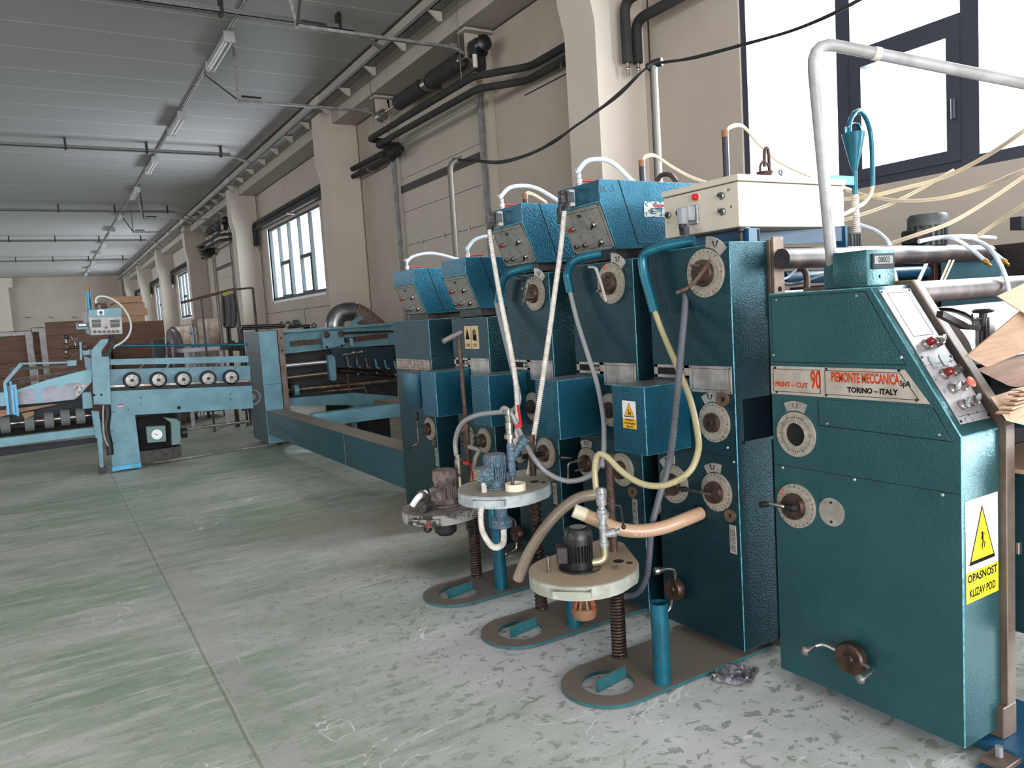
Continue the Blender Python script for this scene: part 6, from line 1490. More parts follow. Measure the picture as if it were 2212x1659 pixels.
# brown hanging cup with wire bail, on the switch box
q = pv(1652, 378, 2.60)
cu = thing('rusty_cup', V((q.x, 2.60, 2.03)), 'brown ribbed funnel cup with bail hanging behind the switch box', 'funnel')
PB = mat('brown_purple_rust', (80, 50, 48), 0.6, 0.2, (60, 40, 40), 20)
obj('cup', MB().lathe((q.x, 2.60, q.z-0.035), (0, 0, 1), [(0.018, 0), (0.040, 0.05), (0.036, 0.05), (0.016, 0.004)], 16), PB, cu)
obj('bail', MB().tube(rnd([(q.x-0.032, 2.6, q.z+0.01), (q.x-0.03, 2.6, q.z+0.045), (q.x-0.005, 2.6, q.z+0.07), (q.x+0.03, 2.6, q.z+0.045), (q.x+0.034, 2.6, q.z+0.01)], 0.01), 0.006, 8, 1, False), PB, cu)
obj('nozzle', MB().cyl((q.x, 2.6, q.z+0.04), (q.x+0.004, 2.6, q.z+0.12), 0.008, n=12), PB, cu)
obj('support_arc', MB().tube([(q.x+0.004, 2.6, q.z+0.115), (q.x+0.02, 2.6, q.z+0.13), (q.x+0.033, 2.6, q.z+0.10), (q.x+0.035, 2.6, q.z-0.04)], 0.008, 10, 6), PB, cu)
q = pv(1687, 372, 2.6); obj('ring_hook', MB().ring(q, (0, 1, 0), 0.009, 0.014, 0.005, 18).cyl(q-V((0, 0, 0.012)), q-V((0, 0, 0.05)), 0.004, n=8), PB, None, 'small brown ring hook beside the rusty cup', 'hook')

# blue funnel assembly
fy = 2.30
def fp_(u, v): return P(u, v, 'y', fy)
fn = thing('blue_funnel', fp_(1846, 500), 'bright blue tall funnel with curved swan-neck pipe in front of the big window', 'funnel')
c = fp_(1838, 287); bt = fp_(1846, 372); pb2 = fp_(1846, 425)
axx = (bt.x)
obj('cone', MB().lathe((axx, fy, bt.z), (0, 0, 1), [(0.011, 0), (0.054, c.z-bt.z), (0.050, c.z-bt.z), (0.009, 0.004)], 26), TEALB, fn)
obj('stem', MB().cyl((axx, fy, pb2.z), (axx, fy, bt.z+0.01), 0.0125, n=18), TEALB, fn)
obj('strap', MB().bar((axx-0.055, fy, c.z-0.005), (axx-0.056, fy, c.z+0.02), 0.02, 0.003).bar((axx-0.056, fy, c.z+0.02), (axx-0.01, fy, c.z+0.045), 0.02, 0.003).bar((axx-0.01, fy, c.z+0.045), (axx+0.03, fy, c.z+0.045), 0.02, 0.003).bar((axx+0.03, fy, c.z+0.045), (axx+0.055, fy, c.z+0.0), 0.02, 0.003), TEALB, fn)
sw = [fp_(1834, 288), fp_(1836, 262), fp_(1848, 243), fp_(1862, 243), fp_(1876, 268), fp_(1883, 310), fp_(1885, 402)]
obj('swan_neck', MB().tube(sw, 0.0115, 14, 8), TEALB, fn)
obj('arm', MB().box(fp_(1790, 390).x, axx, fy-0.006, fy+0.006, fp_(1820, 399).z, fp_(1820, 380).z, 0.001), LBLUE2, fn)
obj('corrugated_hose', MB().ribbed([(axx, fy, pb2.z+0.01), (axx+0.003, fy, pb2.z-0.08), (axx+0.008, fy, pb2.z-0.17)], 0.0155, 0.010), WHOSE, None, 'white corrugated hose hanging from the blue funnel stem', 'hose')
obj('corrugated_hose', MB().ribbed([fp_(1777, 340)+V((0, .3, 0)), fp_(1790, 400)+V((0, .3, 0)), fp_(1806, 470), fp_(1815, 525)], 0.012, 0.009), WHOSE, None, 'white corrugated hose emerging below the switch box beside the grey pole', 'hose')
obj('flat_hose', MB().tube([fp_(1885, 402), fp_(1880, 420), fp_(1865, 440), fp_(1850, 448), fp_(1825, 462), fp_(1790, 470)], 0.010, 12, 8), CABLE, None, 'cream hose leaving the lower end of the blue swan neck', 'hose')
# cream cables coming down from the upper right
for k, (pts, lab) in enumerate((
    ([(2290, 225, 1.6), (2212, 280, 1.7), (2130, 335, 1.9), (2040, 380, 2.1), (1950, 405, 2.25), (1860, 425, 2.4), (1760, 432, 2.6)], 'topmost bundle of cream cables crossing the window sill'),
    ([(2290, 330, 1.6), (2212, 365, 1.7), (2130, 400, 1.9), (2040, 425, 2.05), (1960, 432, 2.2), (1890, 425, 2.35), (1825, 408, 2.5)], 'second bundle of cream cables sagging below the sill bundle'),
    ([(2290, 320, 1.6), (2212, 378, 1.75), (2120, 440, 1.9), (2050, 480, 2.0), (1980, 505, 2.1), (1920, 525, 2.2)], 'thin cream cables descending to the motor behind the rollers'),
    ([(2290, 395, 1.6), (2212, 440, 1.75), (2150, 480, 1.9), (2100, 515, 2.0)], 'white cable pair at the right edge descending to the upper roller'),
    ([(2060, 365, 2.1), (1990, 405, 2.2), (1920, 440, 2.3), (1850, 465, 2.4), (1800, 480, 2.5)], 'lowest thin cable slanting below the window sill'))):
    cabl(pts, lab, 0.0055 if k != 4 else 0.004, 2, CABLE, 'cable', 'cables: '+lab)
# pale air hoses over the rollers
def air(pts, lab): 
    o = obj('air_hose', MB().tube([pv(*p) for p in pts], 0.009, 12, 8), CHOSE, None, lab, 'hose')
    a, b = pv(*pts[-2]), pv(*pts[-1]); d = (b-a).normalized()
    return b, d
b, d = air([(1985, 522, 2.0), (2030, 513, 1.97), (2065, 518, 1.9), (2100, 540, 1.85), (2126, 562, 1.8)], 'pale air hose with brass tip, left one over the upper roller')
obj('hose_tip', MB().cyl(b, b+d*0.02, 0.011, n=12).cyl(b+d*0.02, b+d*0.04, 0.006, n=12), mat('brass', (200, 150, 70), 0.3, 0.9), None, 'brass tip on the left pale air hose', 'hose fitting')
b, d = air([(2000, 518, 2.0), (2060, 511, 1.95), (2110, 520, 1.9), (2145, 545, 1.85), (2166, 562, 1.8)], 'pale air hose with brass tip, right one over the upper roller')
obj('hose_tip', MB().cyl(b, b+d*0.02, 0.011, n=12).cyl(b+d*0.02, b+d*0.04, 0.006, n=12), mat('brass', (200, 150, 70), 0.3, 0.9), None, 'brass tip on the right pale air hose', 'hose fitting')
air([(2090, 516, 1.95), (2130, 530, 1.8), (2160, 570, 1.7), (2178, 620, 1.66), (2186, 690, 1.64)], 'long pale air hose falling in front of the lower roller')
air([(1855, 485, 2.3), (1890, 498, 2.2), (1915, 518, 2.1), (1922, 532, 2.07)], 'short pale air hose behind the blue funnel hose')
air([(2005, 560, 2.2), (1992, 590, 2.15), (1978, 620, 2.1)], 'pale air hose slanting down between the two rollers')
air([(2010, 516, 2.02), (2080, 510, 2.0), (2150, 514, 1.96)], 'pale air hose lying straight along the upper roller')
for k in range(2):
    obj('cream_strap', MB().bar(pv(2052+8*k, 562, 2.0), pv(2030+7*k, 612, 1.9), 0.008, 0.004), CABLE, None, 'cream strap slanting between the two rollers', 'strap', 'cream straps between the rollers')
obj('junction_switch', MB().box(pv(2198, 500, 2.2).x, pv(2240, 500, 2.2).x, 2.18, 2.24, pv(2205, 496, 2.2).z, pv(2205, 468, 2.2).z, 0.003), INKG, None, 'small dark switch housing at the right picture edge above the roller', 'switch')
obj('rubber_hose', MB().tube([pv(1722, 580, 2.3), pv(1735, 582, 2.28), pv(1743, 600, 2.25), pv(1742, 640, 2.22)], 0.014, 12, 6), mat('brown_rubber_hose', (84, 58, 48), 0.5), None, 'brown rubber hose curving down beside the counter box', 'hose')
obj('air_hose', MB().tube([pv(1680, 604, 2.3), pv(1700, 600, 2.3), pv(1722, 580, 2.3)], 0.006, 10, 6), CHOSE, None, 'thin pale hose left of the counter box', 'hose')
obj('black_hose', MB().tube([pv(1680, 607, 2.28), pv(1705, 614, 2.28), pv(1745, 606, 2.28), pv(1790, 590, 2.28)], 0.008, 10, 6), mat('dark_grey_cable', (60, 62, 70), 0.5), None, 'dark grey cable running left of the counter box', 'cable')
# ================================================================ folder-gluer line crossing the hall, beyond the aisle
def zA(x, y): return (x/2.9625, 500+y/2.9625)
def zB(x, y): return (x/6.9125, 700+y/6.9125)
def zC(x, y): return (500+x/4.1475, 600+y/4.1475)
def slab(f, px, Y, dep, bev=0.0):
    """outline of a plate standing at distance Y, real thickness dep away from the aisle"""
    return MB().prism([P(*f(x, y), 'y', Y) for x, y in px], (0, dep, 0), bev, 1)
def rect(f, x0, y0, x1, y1, Y, dep, bev=0.003):
    a, b = P(*f(x0, y0), 'y', Y), P(*f(x1, y1), 'y', Y)
    return MB().box(a.x, b.x, Y, Y+dep, b.z, a.z, bev)
YG = 9.70
gm = thing('folder_gluer', (0.7, 9.9, 0), 'long light blue folding machine at the left with black and white wheels', 'folding machine')
obj('leg_frame', slab(zA, [(706, 1020), (1612, 985), (1622, 1132), (865, 1175), (903, 1480), (720, 1510), (695, 1300)], YG+0.02, 0.10, 0.004), LBLUE, gm)
obj('foot_block', slab(zA, [(718, 1508), (903, 1480), (905, 1508), (800, 1522), (720, 1538)], YG-0.01, 0.16), LBLUE2, gm)
obj('upright_post', slab(zA, [(600, 1108), (583, 760), (648, 690), (692, 686), (692, 705), (650, 765), (652, 800), (698, 800), (712, 1108)], YG-0.05, 0.05, 0.003), LBLUE, gm)
for (x_, y_) in ((603, 1046), (648, 1045)):
    q = P(*zA(x_, y_), 'y', YG-0.051); obj('bolt_hole', MB().cyl(q, q+V((0, -0.002, 0)), 0.012, n=14), HOLE, gm)
for (x_, y_) in ((900, 1065), (900, 1102), (1475, 1038), (1475, 1072), (715, 1277), (728, 1354), (820, 1140), (728, 1155)):
    q = P(*zA(x_, y_), 'y', YG+0.019); obj('bolt', MB().cyl(q, q+V((0, -0.006, 0)), 0.011, n=12), BLUEP, gm)
q = P(*zA(1145, 1128), 'y', YG+0.019); obj('round_hole', MB().cyl(q, q+V((0, -0.002, 0)), 0.02, n=16), HOLE, gm)
lb = obj('red_white_label', rect(zA, 756, 1102, 788, 1112, YG+0.017, 0.003, 0), RED, gm); obj('label_field', rect(zA, 756, 1112, 788, 1120, YG+0.017, 0.003, 0), WSTK, lb)
obj('top_beam', slab(zA, [(703, 818), (1590, 795), (1592, 838), (703, 856)], YG+0.05, 0.08, 0.003), LBLUE, gm)
obj('round_rail', MB().cyl(P(*zA(750, 733), 'y', YG+0.3), P(*zA(1590, 724), 'y', YG+0.3), 0.014, n=14), TEALB, gm)
obj('wheel_beam', slab(zA, [(703, 882), (1600, 858), (1605, 960), (703, 1000)], YG+0.12, 0.06, 0.003), LBLUE, gm)
obj('belt', slab(zA, [(703, 1000), (1605, 965), (1608, 984), (703, 1018)], YG+0.0, 0.30), RUBB, gm)
obj('belt_guide', slab(zA, [(703, 985), (1605, 950), (1606, 962), (703, 998)], YG+0.03, 0.08), STEEL, gm)
for k, (x_, y_) in enumerate(((846, 953), (1015, 950), (1175, 946), (1334, 941), (1481, 934))):
    q = P(*zA(x_, y_), 'y', YG+0.0)
    wh = obj('pressure_wheel', MB().lathe(q+V((0, 0.05, 0)), (0, -1, 0), [(0.085, 0), (0.094, 0.008), (0.094, 0.042), (0.088, 0.05), (0.074, 0.05), (0.074, 0.044), (0.002, 0.044)], 36), RUBB, gm, label='black-tyred wheel with white disc')
    obj('wheel_disc', MB().lathe(q+V((0, 0.007, 0)), (0, -1, 0), [(0.067, 0), (0.067, 0.004), (0.03, 0.008), (0.03, 0.012), (0.002, 0.012)], 30), mat('white_wheel_disc', (168, 168, 164), 0.4, 0.2, (142, 142, 138), 30), wh)
    obj('wheel_hub', MB().cyl(q+V((0, -0.004, 0)), q+V((0, -0.016, 0)), 0.02, n=16), RUST if k == 4 else DSTEEL, wh)
    nb = MB()
    for j in range(6): a_ = j*PI/3+0.3*k; c_ = q+V((0.052*math.cos(a_), -0.002, 0.052*math.sin(a_))); nb.cyl(c_, c_+V((0, -0.003, 0)), 0.005, n=8)
    obj('disc_screws', nb, DSTEEL, wh)
    if k < 5: obj('wheel_arm', MB().bar(q+V((0.03, 0.04, 0.07)), q+V((0.14, 0.05, 0.17)), 0.01, 0.006), STEEL, gm)
# sloping side cheek with worn paint
obj('side_cheek', slab(zA, [(0, 1030), (50, 1030), (120, 1010), (300, 950), (520, 893), (590, 880), (590, 960), (510, 1050), (480, 1075), (300, 1096), (120, 1110), (0, 1120)], YG+0.05, 0.05, 0.003),
    mat('worn_cheek_paint', (112, 158, 172), 0.45, 0, (112, 158, 172), 5), gm)
wp = [(112, 1030), (150, 1012), (215, 1008), (235, 1030), (215, 1075), (225, 1092), (265, 1094), (275, 1075), (262, 1040), (268, 1010), (320, 990), (365, 985), (385, 1010), (400, 985), (440, 970), (500, 968), (560, 980), (505, 1045), (478, 1072), (300, 1092), (125, 1106)]
obj('worn_bare_metal', slab(zA, wp, YG+0.047, 0.004), mat('worn_grey_metal', (112, 112, 122), 0.4, 0.4, (96, 94, 102), 6), gm)
obj('chipped_paint', slab(zA, [(470, 990), (500, 978), (560, 985), (520, 1010), (500, 1060), (485, 1065), (492, 1030)], YG+0.044, 0.004), mat('chipped_pale_paint', (190, 182, 176), 0.6, 0, (110, 100, 96), 26, 0.48, 0.54), gm)
obj('pivot_block', slab(zA, [(525, 1035), (545, 1028), (585, 1028), (596, 1115), (592, 1132), (530, 1137)], YG+0.0, 0.06, 0.006), LBLUE, gm)
q = P(*zA(553, 1051), 'y', YG-0.001); obj('pivot_pin', MB().cyl(q, q+V((0, -0.004, 0)), 0.026, n=20), LBLUE, gm)
obj('side_leg', slab(zA, [(584, 1147), (633, 1150), (655, 1322), (665, 1510), (640, 1512), (622, 1325), (610, 1320)], YG-0.02, 0.06, 0.003), LBLUE, gm)
obj('leg_foot', slab(zA, [(628, 1510), (682, 1510), (685, 1545), (632, 1552)], YG-0.04, 0.08), DSTEEL, gm)
q = P(*zA(611, 1187), 'y', YG-0.021); obj('bolt', MB().cyl(q, q+V((0, -0.006, 0)), 0.014, n=12), LBLUE2, gm)
obj('lower_rail', slab(zA, [(-60, 1332), (300, 1288), (600, 1252), (612, 1302), (300, 1342), (-60, 1388)], YG+0.0, 0.07, 0.003), LBLUE, gm)
obj('lower_apron', slab(zA, [(-60, 1392), (620, 1318), (628, 1350), (0, 1440), (-60, 1450)], YG+0.09, 0.02), INKG, gm)
obj('roller_shaft', MB().cyl(P(*zA(-60, 1243), 'y', YG+0.12), P(*zA(590, 1175), 'y', YG+0.12), 0.028, n=20), mat('worn_shaft', (150, 140, 132), 0.3, 0.9, (80, 70, 64), 12), gm)
for (x_, y_) in ((36, 1238), (190, 1225), (315, 1208), (418, 1190), (515, 1180)):
    q = P(*zA(x_, y_), 'y', YG+0.12)
    obj('grey_feed_roller', MB().lathe(q-V((0.048, 0, 0)), (1, 0, -0.02), [(0.05, 0), (0.088, 0.004), (0.09, 0.01), (0.09, 0.082), (0.088, 0.09), (0.05, 0.094)], 30), GRUB, gm)
obj('dark_bed', slab(zA, [(-60, 1280), (590, 1210), (595, 1245), (-60, 1325)], YG+0.2, 0.2), HOLE, gm)
obj('inner_frame', slab(zA, [(-60, 1120), (590, 1060), (590, 1215), (-60, 1290)], YG+0.32, 0.03), mat('dark_inner', (40, 42, 46), 0.7), gm)
obj('cardboard_blank', slab(zA, [(135, 1165), (215, 1150), (218, 1172), (160, 1200)], YG+0.02, 0.012), CARD, None, 'brown cardboard blank lying over the grey rollers of the folding machine', 'cardboard')
obj('cardboard_blank', slab(zA, [(-40, 1150), (330, 1105), (370, 1106), (-40, 1195)], YG+0.14, 0.012), CARD, None, 'long cardboard blank inside the folding machine at the left edge', 'cardboard')
# bright blue slotted guide and its bent bar
gd = thing('slotted_guide', P(*zA(80, 1180), 'y', YG-0.1), 'bright blue slotted guide plate hanging from a bent bar at the left edge', 'guide plate')
obj('bent_bar', MB().bar(P(*zA(32, 992), 'y', YG-0.1), P(*zA(33, 962), 'y', YG-0.1), 0.03, 0.04).bar(P(*zA(33, 965), 'y', YG-0.1), P(*zA(138, 845), 'y', YG-0.1), 0.03, 0.035).bar(P(*zA(138, 846), 'y', YG-0.1), P(*zA(428, 838), 'y', YG-0.1), 0.03, 0.02), LBLUE, gd)
obj('channel', slab(zA, [(22, 988), (44, 986), (62, 1172), (45, 1174), (38, 1095), (30, 1092)], YG-0.14, 0.03), LBLUE2, gd)
obj('channel_back', slab(zA, [(44, 990), (68, 990), (84, 1172), (62, 1172)], YG-0.10, 0.02), BLUEP, gd)
obj('guide_plate', slab(zA, [(66, 984), (104, 978), (124, 1184), (82, 1168)], YG-0.14, 0.012), LBLUE2, gd)
obj('slot', slab(zA, [(82, 998), (90, 997), (104, 1160), (98, 1160)], YG-0.1425, 0.003), BLUEP, gd)
q = P(*zA(68, 975), 'y', YG-0.12); obj('thumb_screw', MB().cyl(q-V((0, 0, 0.03)), q+V((0, 0, 0.03)), 0.012, n=12), LBLUE2, gd)
# adjustment cranks by the post
ad = thing('adjusting_crank', P(*zA(440, 760), 'y', YG), 'dark three-ball adjusting crank and lever beside the folding machine post', 'crank')
for (a, b, r_) in (((425, 665), (425, 800), 0.012), ((425, 742), (590, 738), 0.016), ((452, 672), (482, 715), 0.005), ((482, 715), (484, 745), 0.006)):
    obj('rod', MB().cyl(P(*zA(*a), 'y', YG), P(*zA(*b), 'y', YG), r_, n=12), STEEL if r_ < 0.013 else DSTEEL, ad)
for (x_, y_, r_) in ((425, 738, 0.045), (425, 796, 0.034), (425, 676, 0.026), (545, 738, 0.042)):
    q = P(*zA(x_, y_), 'y', YG); obj('ball', MB().ball(q, r_, 16), RUST if r_ > 0.03 else BLACK, ad)
obj('lever_grip', MB().bar(P(*zA(470, 702), 'y', YG-0.02), P(*zA(500, 684), 'y', YG-0.02), 0.022, 0.022, 0.004).bar(P(*zA(456, 800), 'y', YG-0.02), P(*zA(496, 770), 'y', YG-0.02), 0.022, 0.018, 0.004), BLACK, ad)
obj('link_plate', slab(zA, [(508, 708), (522, 708), (526, 820), (512, 822)], YG-0.03, 0.02), LBLUE, ad)
obj('clamp_block', slab(zA, [(428, 826), (490, 822), (492, 858), (430, 864)], YG-0.03, 0.06, 0.004), LBLUE, ad)
obj('collar_block', slab(zA, [(528, 758), (580, 755), (582, 790), (530, 794)], YG+0.0, 0.08, 0.004), LBLUE, ad)
obj('upper_frame_bars', MB().bar(P(*zA(60, 882), 'y', YG+0.2), P(*zA(430, 862), 'y', YG+0.2), 0.03, 0.03).bar(P(*zA(80, 945), 'y', YG+0.25), P(*zA(520, 890), 'y', YG+0.25), 0.03, 0.02), DSTEEL, ad)
obj('frame_bar', MB().bar(P(*zA(60, 975), 'y', YG+0.25), P(*zA(360, 925), 'y', YG+0.25), 0.04, 0.035), RUST, ad)
obj('bracket_plate', slab(zA, [(540, 800), (590, 815), (592, 885), (560, 888), (545, 865)], YG+0.04, 0.03), LBLUE, gm)
# control box on the post
kx = thing('gluer_control_box', P(*zA(675, 665), 'y', YG), 'light blue control box with two dark displays on the folding machine post', 'control box')
obj('housing', slab(zA, [(563, 500), (779, 486), (786, 658), (582, 668), (560, 560)], YG-0.02, 0.28, 0.006), LBLUE, kx)
obj('side_housing', slab(zA, [(530, 518), (563, 500), (582, 668), (556, 655), (535, 560)], YG+0.0, 0.24, 0.003), mat('grey_side_housing', (112, 106, 102), 0.5, 0.3), kx)
fc = obj('front_plate', slab(zA, [(566, 552), (780, 545), (784, 655), (584, 664)], YG-0.035, 0.014, 0.002), mat('grey_front_plate', (150, 146, 142), 0.45, 0.3, (130, 126, 120), 20), kx)
for (x0, x1) in ((588, 645), (705, 765)):
    w_ = obj('display_window', slab(zA, [(x0, 566), (x1, 563), (x1+2, 612), (x0+2, 615)], YG-0.042, 0.007), BLACK, fc)
    obj('display_line', slab(zA, [(x0+4, 585), (x1-4, 583), (x1-4, 587), (x0+4, 589)], YG-0.044, 0.002), GALV, w_)
for x_ in (605, 636, 666, 696, 724, 752):
    q = P(*zA(x_, 642-(x_-605)*0.02), 'y', YG-0.036); obj('knob', MB().cyl(q, q+V((0, -0.03, 0)), 0.016, n=14), BLACK, fc)
q = P(*zA(677, 590), 'y', YG-0.036); obj('red_button', MB().cyl(q, q+V((0, -0.02, 0)), 0.018, n=16), REDD, fc)
q = P(*zA(680, 615), 'y', YG-0.036); obj('knob', MB().cyl(q, q+V((0, -0.025, 0)), 0.014, n=14), BLACK, fc)
sq = obj('white_switch_plate', slab(zA, [(622, 503), (665, 500), (667, 535), (624, 537)], YG-0.03, 0.012), WPLAS, kx)
q = P(*zA(645, 519), 'y', YG-0.03); obj('rotary_knob', MB().cyl(q, q+V((0, -0.03, 0)), 0.018, n=16).box(q.x-0.004, q.x+0.004, q.y-0.04, q.y-0.03, q.z-0.03, q.z+0.015), BLACK, sq)
ct = thing('small_counter', P(*zA(525, 620), 'y', YG), 'small light blue counter with pale display left of the folding machine box', 'counter')
obj('housing', slab(zA, [(488, 585), (562, 583), (566, 624), (492, 628)], YG-0.02, 0.08, 0.003), LBLUE, ct)
obj('display_bezel', slab(zA, [(495, 588), (558, 586), (560, 612), (497, 614)], YG-0.025, 0.006), INKG, ct); obj('display', slab(zA, [(502, 592), (552, 590), (553, 605), (503, 607)], YG-0.028, 0.004), WSTK, ct)
obj('blue_riser', MB().cyl(P(*zA(572, 500), 'y', YG+0.15), P(*zA(560, 375), 'y', YG+0.15), 0.024, n=18), TEALB, None, 'short blue upright tube with brown taped top beside the folding machine box', 'pipe')
obj('taped_end', MB().cyl(P(*zA(560, 377), 'y', YG+0.15), P(*zA(558, 351), 'y', YG+0.15), 0.027, n=18), mat('brown_tape', (140, 92, 60), 0.6), None, 'brown taped mouth on the short blue upright tube', 'tape')
q = P(*zA(617, 500), 'y', YG+0.1)
obj('valve', MB().cyl(q, q+V((0, 0, 0.12)), 0.014, n=12).box(q.x, q.x+0.11, q.y-0.01, q.y+0.01, q.z+0.05, q.z+0.075).ball(q+V((0.08, 0, 0.03)), 0.035, 12), RUST, None, 'rusty valve on top of the folding machine box', 'valve')
obj('pale_hose', MB().tube([P(*zA(*p), 'y', YG+0.05) for p in ((614, 460), (614, 435), (640, 415), (700, 425), (770, 470), (820, 540), (838, 610), (820, 670), (780, 710), (735, 735), (725, 750))], 0.012, 12, 8), mat('dusty_white_hose', (196, 192, 186), 0.5), None, 'dusty white hose looping from the valve down to the folding machine post', 'hose')
for k in range(3):
    obj('black_cable', MB().tube([P(*zA(700+12*k, 668), 'y', YG+0.02), P(*zA(715+8*k, 710), 'y', YG+0.03), P(*zA(690+10*k, 760), 'y', YG+0.03), P(*zA(685+8*k, 800), 'y', YG+0.03)], 0.013, 10, 6), BLKC, None, 'black cable dropping from the folding machine box into the post', 'cable', 'black cables under the folding machine box')
obj('thick_black_cable', MB().tube([P(*zA(685, 1110), 'y', YG-0.01), P(*zA(690, 1170), 'y', YG-0.01), P(*zA(680, 1260), 'y', YG-0.01), P(*zA(700, 1360), 'y', YG-0.01), P(*zA(705, 1430), 'y', YG-0.01)], 0.035, 14, 8), BLKC, None, 'thick black cable bundle beside the folding machine leg', 'cable')
obj('grey_cable', MB().tube([P(*zA(663, 1112), 'y', YG-0.03), P(*zA(660, 1200), 'y', YG-0.03), P(*zA(668, 1310), 'y', YG-0.03), P(*zA(700, 1385), 'y', YG-0.03)], 0.012, 10, 8), GALV, None, 'grey conduit beside the thick black cable bundle', 'cable')
# gearbox under the machine with pressure gauge
gb = thing('drive_gearbox', (1.0, 9.85, 0), 'dark drive unit with white dial gauge under the folding machine', 'gearbox')
obj('motor_block', rect(zA, 872, 1190, 1145, 1430, YG+0.16, 0.35, 0.01), HOLE, gb)
obj('green_cover', slab(zA, [(1045, 1190), (1130, 1200), (1155, 1220), (1158, 1360), (1100, 1370), (1095, 1225)], YG+0.02, 0.25, 0.005), mat('grey_green_cover', (92, 116, 116), 0.5, 0.1), gb)
obj('gauge_box', slab(zA, [(935, 1250), (1060, 1242), (1065, 1345), (945, 1355)], YG+0.03, 0.12, 0.006), mat('grey_green_cover', (92, 116, 116), 0.5, 0.1), gb)
q = P(*zA(1003, 1298), 'y', YG+0.028); dg = obj('gauge', MB().cyl(q, q+V((0, -0.02, 0)), 0.058, n=32), WPLAS, gb, label='white round dial gauge')
obj('gauge_needle', MB().bar(q+V((-0.03, -0.022, 0.012)), q+V((0.012, -0.022, -0.004)), 0.003, 0.006), DKINK, dg)
tk = MB()
for k in range(10): a_ = 2*PI*k/10; tk.bar(q+V((0.045*math.cos(a_), -0.0205, 0.045*math.sin(a_))), q+V((0.052*math.cos(a_), -0.0205, 0.052*math.sin(a_))), 0.002, 0.002)
obj('gauge_marks', tk, DKINK, dg)
obj('base_block', slab(zA, [(895, 1410), (1160, 1372), (1162, 1440), (1100, 1452), (900, 1475)], YG+0.05, 0.4), DSTEEL, gb)
obj('coupling', MB().cyl(P(*zA(1160, 1290), 'y', YG+0.15), P(*zA(1195, 1286), 'y', YG+0.15), 0.06, n=20), DSTEEL, gb)
obj('drive_shaft', MB().cyl(P(*zA(1190, 1262), 'y', YG+0.15), P(*zA(1600, 1212), 'y', YG+0.15), 0.012, n=12), STEEL, gb)
obj('drive_shaft', MB().cyl(P(*zA(1190, 1270), 'y', YG+0.2), P(*zA(1600, 1218), 'y', YG+0.2), 0.012, n=12), STEEL, gb)
obj('floor_cable', MB().tube([P(*zA(x_, y_), 'z', 0.015) for x_, y_ in ((905, 1468), (980, 1478), (1100, 1462), (1250, 1440), (1450, 1405), (1640, 1378), (1760, 1360))], 0.013, 10, 8), GALV, None, 'pale grey cable lying on the floor in front of the folding machine', 'cable')

# ---------------- corner column between the two machines and the beam along the aisle
cc = thing('corner_column', (2.43, 10.2, 0), 'light blue square column with dark foot where the two machines meet', 'machine column')
obj('column', MB().box(XF, 2.545, 9.95, 10.75, 0.045, 1.48, 0.004), LBLUE, cc)
obj('column_side', MB().box(XF-0.004, XF, 9.955, 10.745, 0.05, 1.475), TEAL, cc, label='dark teal side sheet')  # aisle-facing side coloured darker than the light blue front
obj('column_seam', MB().box(2.32, 2.54, 9.948, 9.952, 0.80, 0.804), HOLE, cc)
obj('edge_plate', MB().box(2.55, 2.62, 9.93, 10.7, 0.40, 1.485, 0.002), BROWN, cc)
for zz in (1.38, 1.22): obj('bolt_hole', MB().cyl((2.585, 9.929, zz), (2.585, 9.926, zz), 0.012, n=12), HOLE, cc)
obj('side_band', MB().box(XF-0.006, XF-0.004, 10.0, 10.74, 1.15, 1.22), mat('worn_band', (96, 88, 84), 0.6, 0.2, (80, 72, 70), 20), cc)
obj('adjusting_foot', MB().cyl((2.58, 10.15, 0), (2.58, 10.15, 0.11), 0.06, n=20).cyl((2.58, 10.15, 0.0), (2.58, 10.15, 0.025), 0.11, n=20).box(2.42, 2.72, 10.1, 10.2, 0.05, 0.09), DSTEEL, cc)
q = P(*zA(1615, 1060), 'y', 9.92)
hw = obj('small_handwheel', MB().ring(q, (0, -1, 0), 0.085, 0.10, 0.015, 32).cyl(q, q+V((0, -0.03, 0)), 0.035, n=18), STEEL, cc)
obj('wheel_handle', MB().bar(q+V((-0.06, -0.02, -0.13)), q+V((-0.15, -0.02, -0.15)), 0.025, 0.025, 0.004), BLACK, cc)
bm_ = thing('aisle_beam', (2.38, 7.7, 0.3), 'long dark teal box beam running along the aisle floor to the corner column', 'beam')
obj('beam', MB().box(2.325, 2.545, 5.585, 9.94, 0.17, 0.475, 0.004), mat('beam_teal', (22, 68, 78), 0.42, 0.15, (28, 76, 86), 3, bump=0.2, bscale=80, dust=0.9, dcol=(140, 126, 112)), bm_)
obj('joint_line', MB().box(2.322, 2.325, 7.0, 7.006, 0.18, 0.47), GALV, bm_)
bb = MB().box(2.55, 4.4, 8.7, 8.85, 0.34, 0.50, 0.004)
obj('cross_beam', bb, LBLUE, None, 'light blue low cross beam behind the aisle beam', 'beam')
obj('support_block', MB().box(3.2, 3.5, 8.75, 9.1, 0.0, 0.335, 0.01), HOLE, None, 'black block under the light blue cross beam', 'block')
obj('blue_tray', MB().box(3.02, 3.35, 8.35, 8.6, 0.0, 0.06, 0.004), LBLUE2, None, 'small bright blue tray on the floor under the cross beam', 'tray')
obj('white_bucket', MB().lathe((2.92, 8.5, 0), (0, 0, 1), [(0.10, 0), (0.12, 0.09), (0.11, 0.09)], 24), WPLAS, None, 'low white tub on the floor beside the blue tray', 'tub')

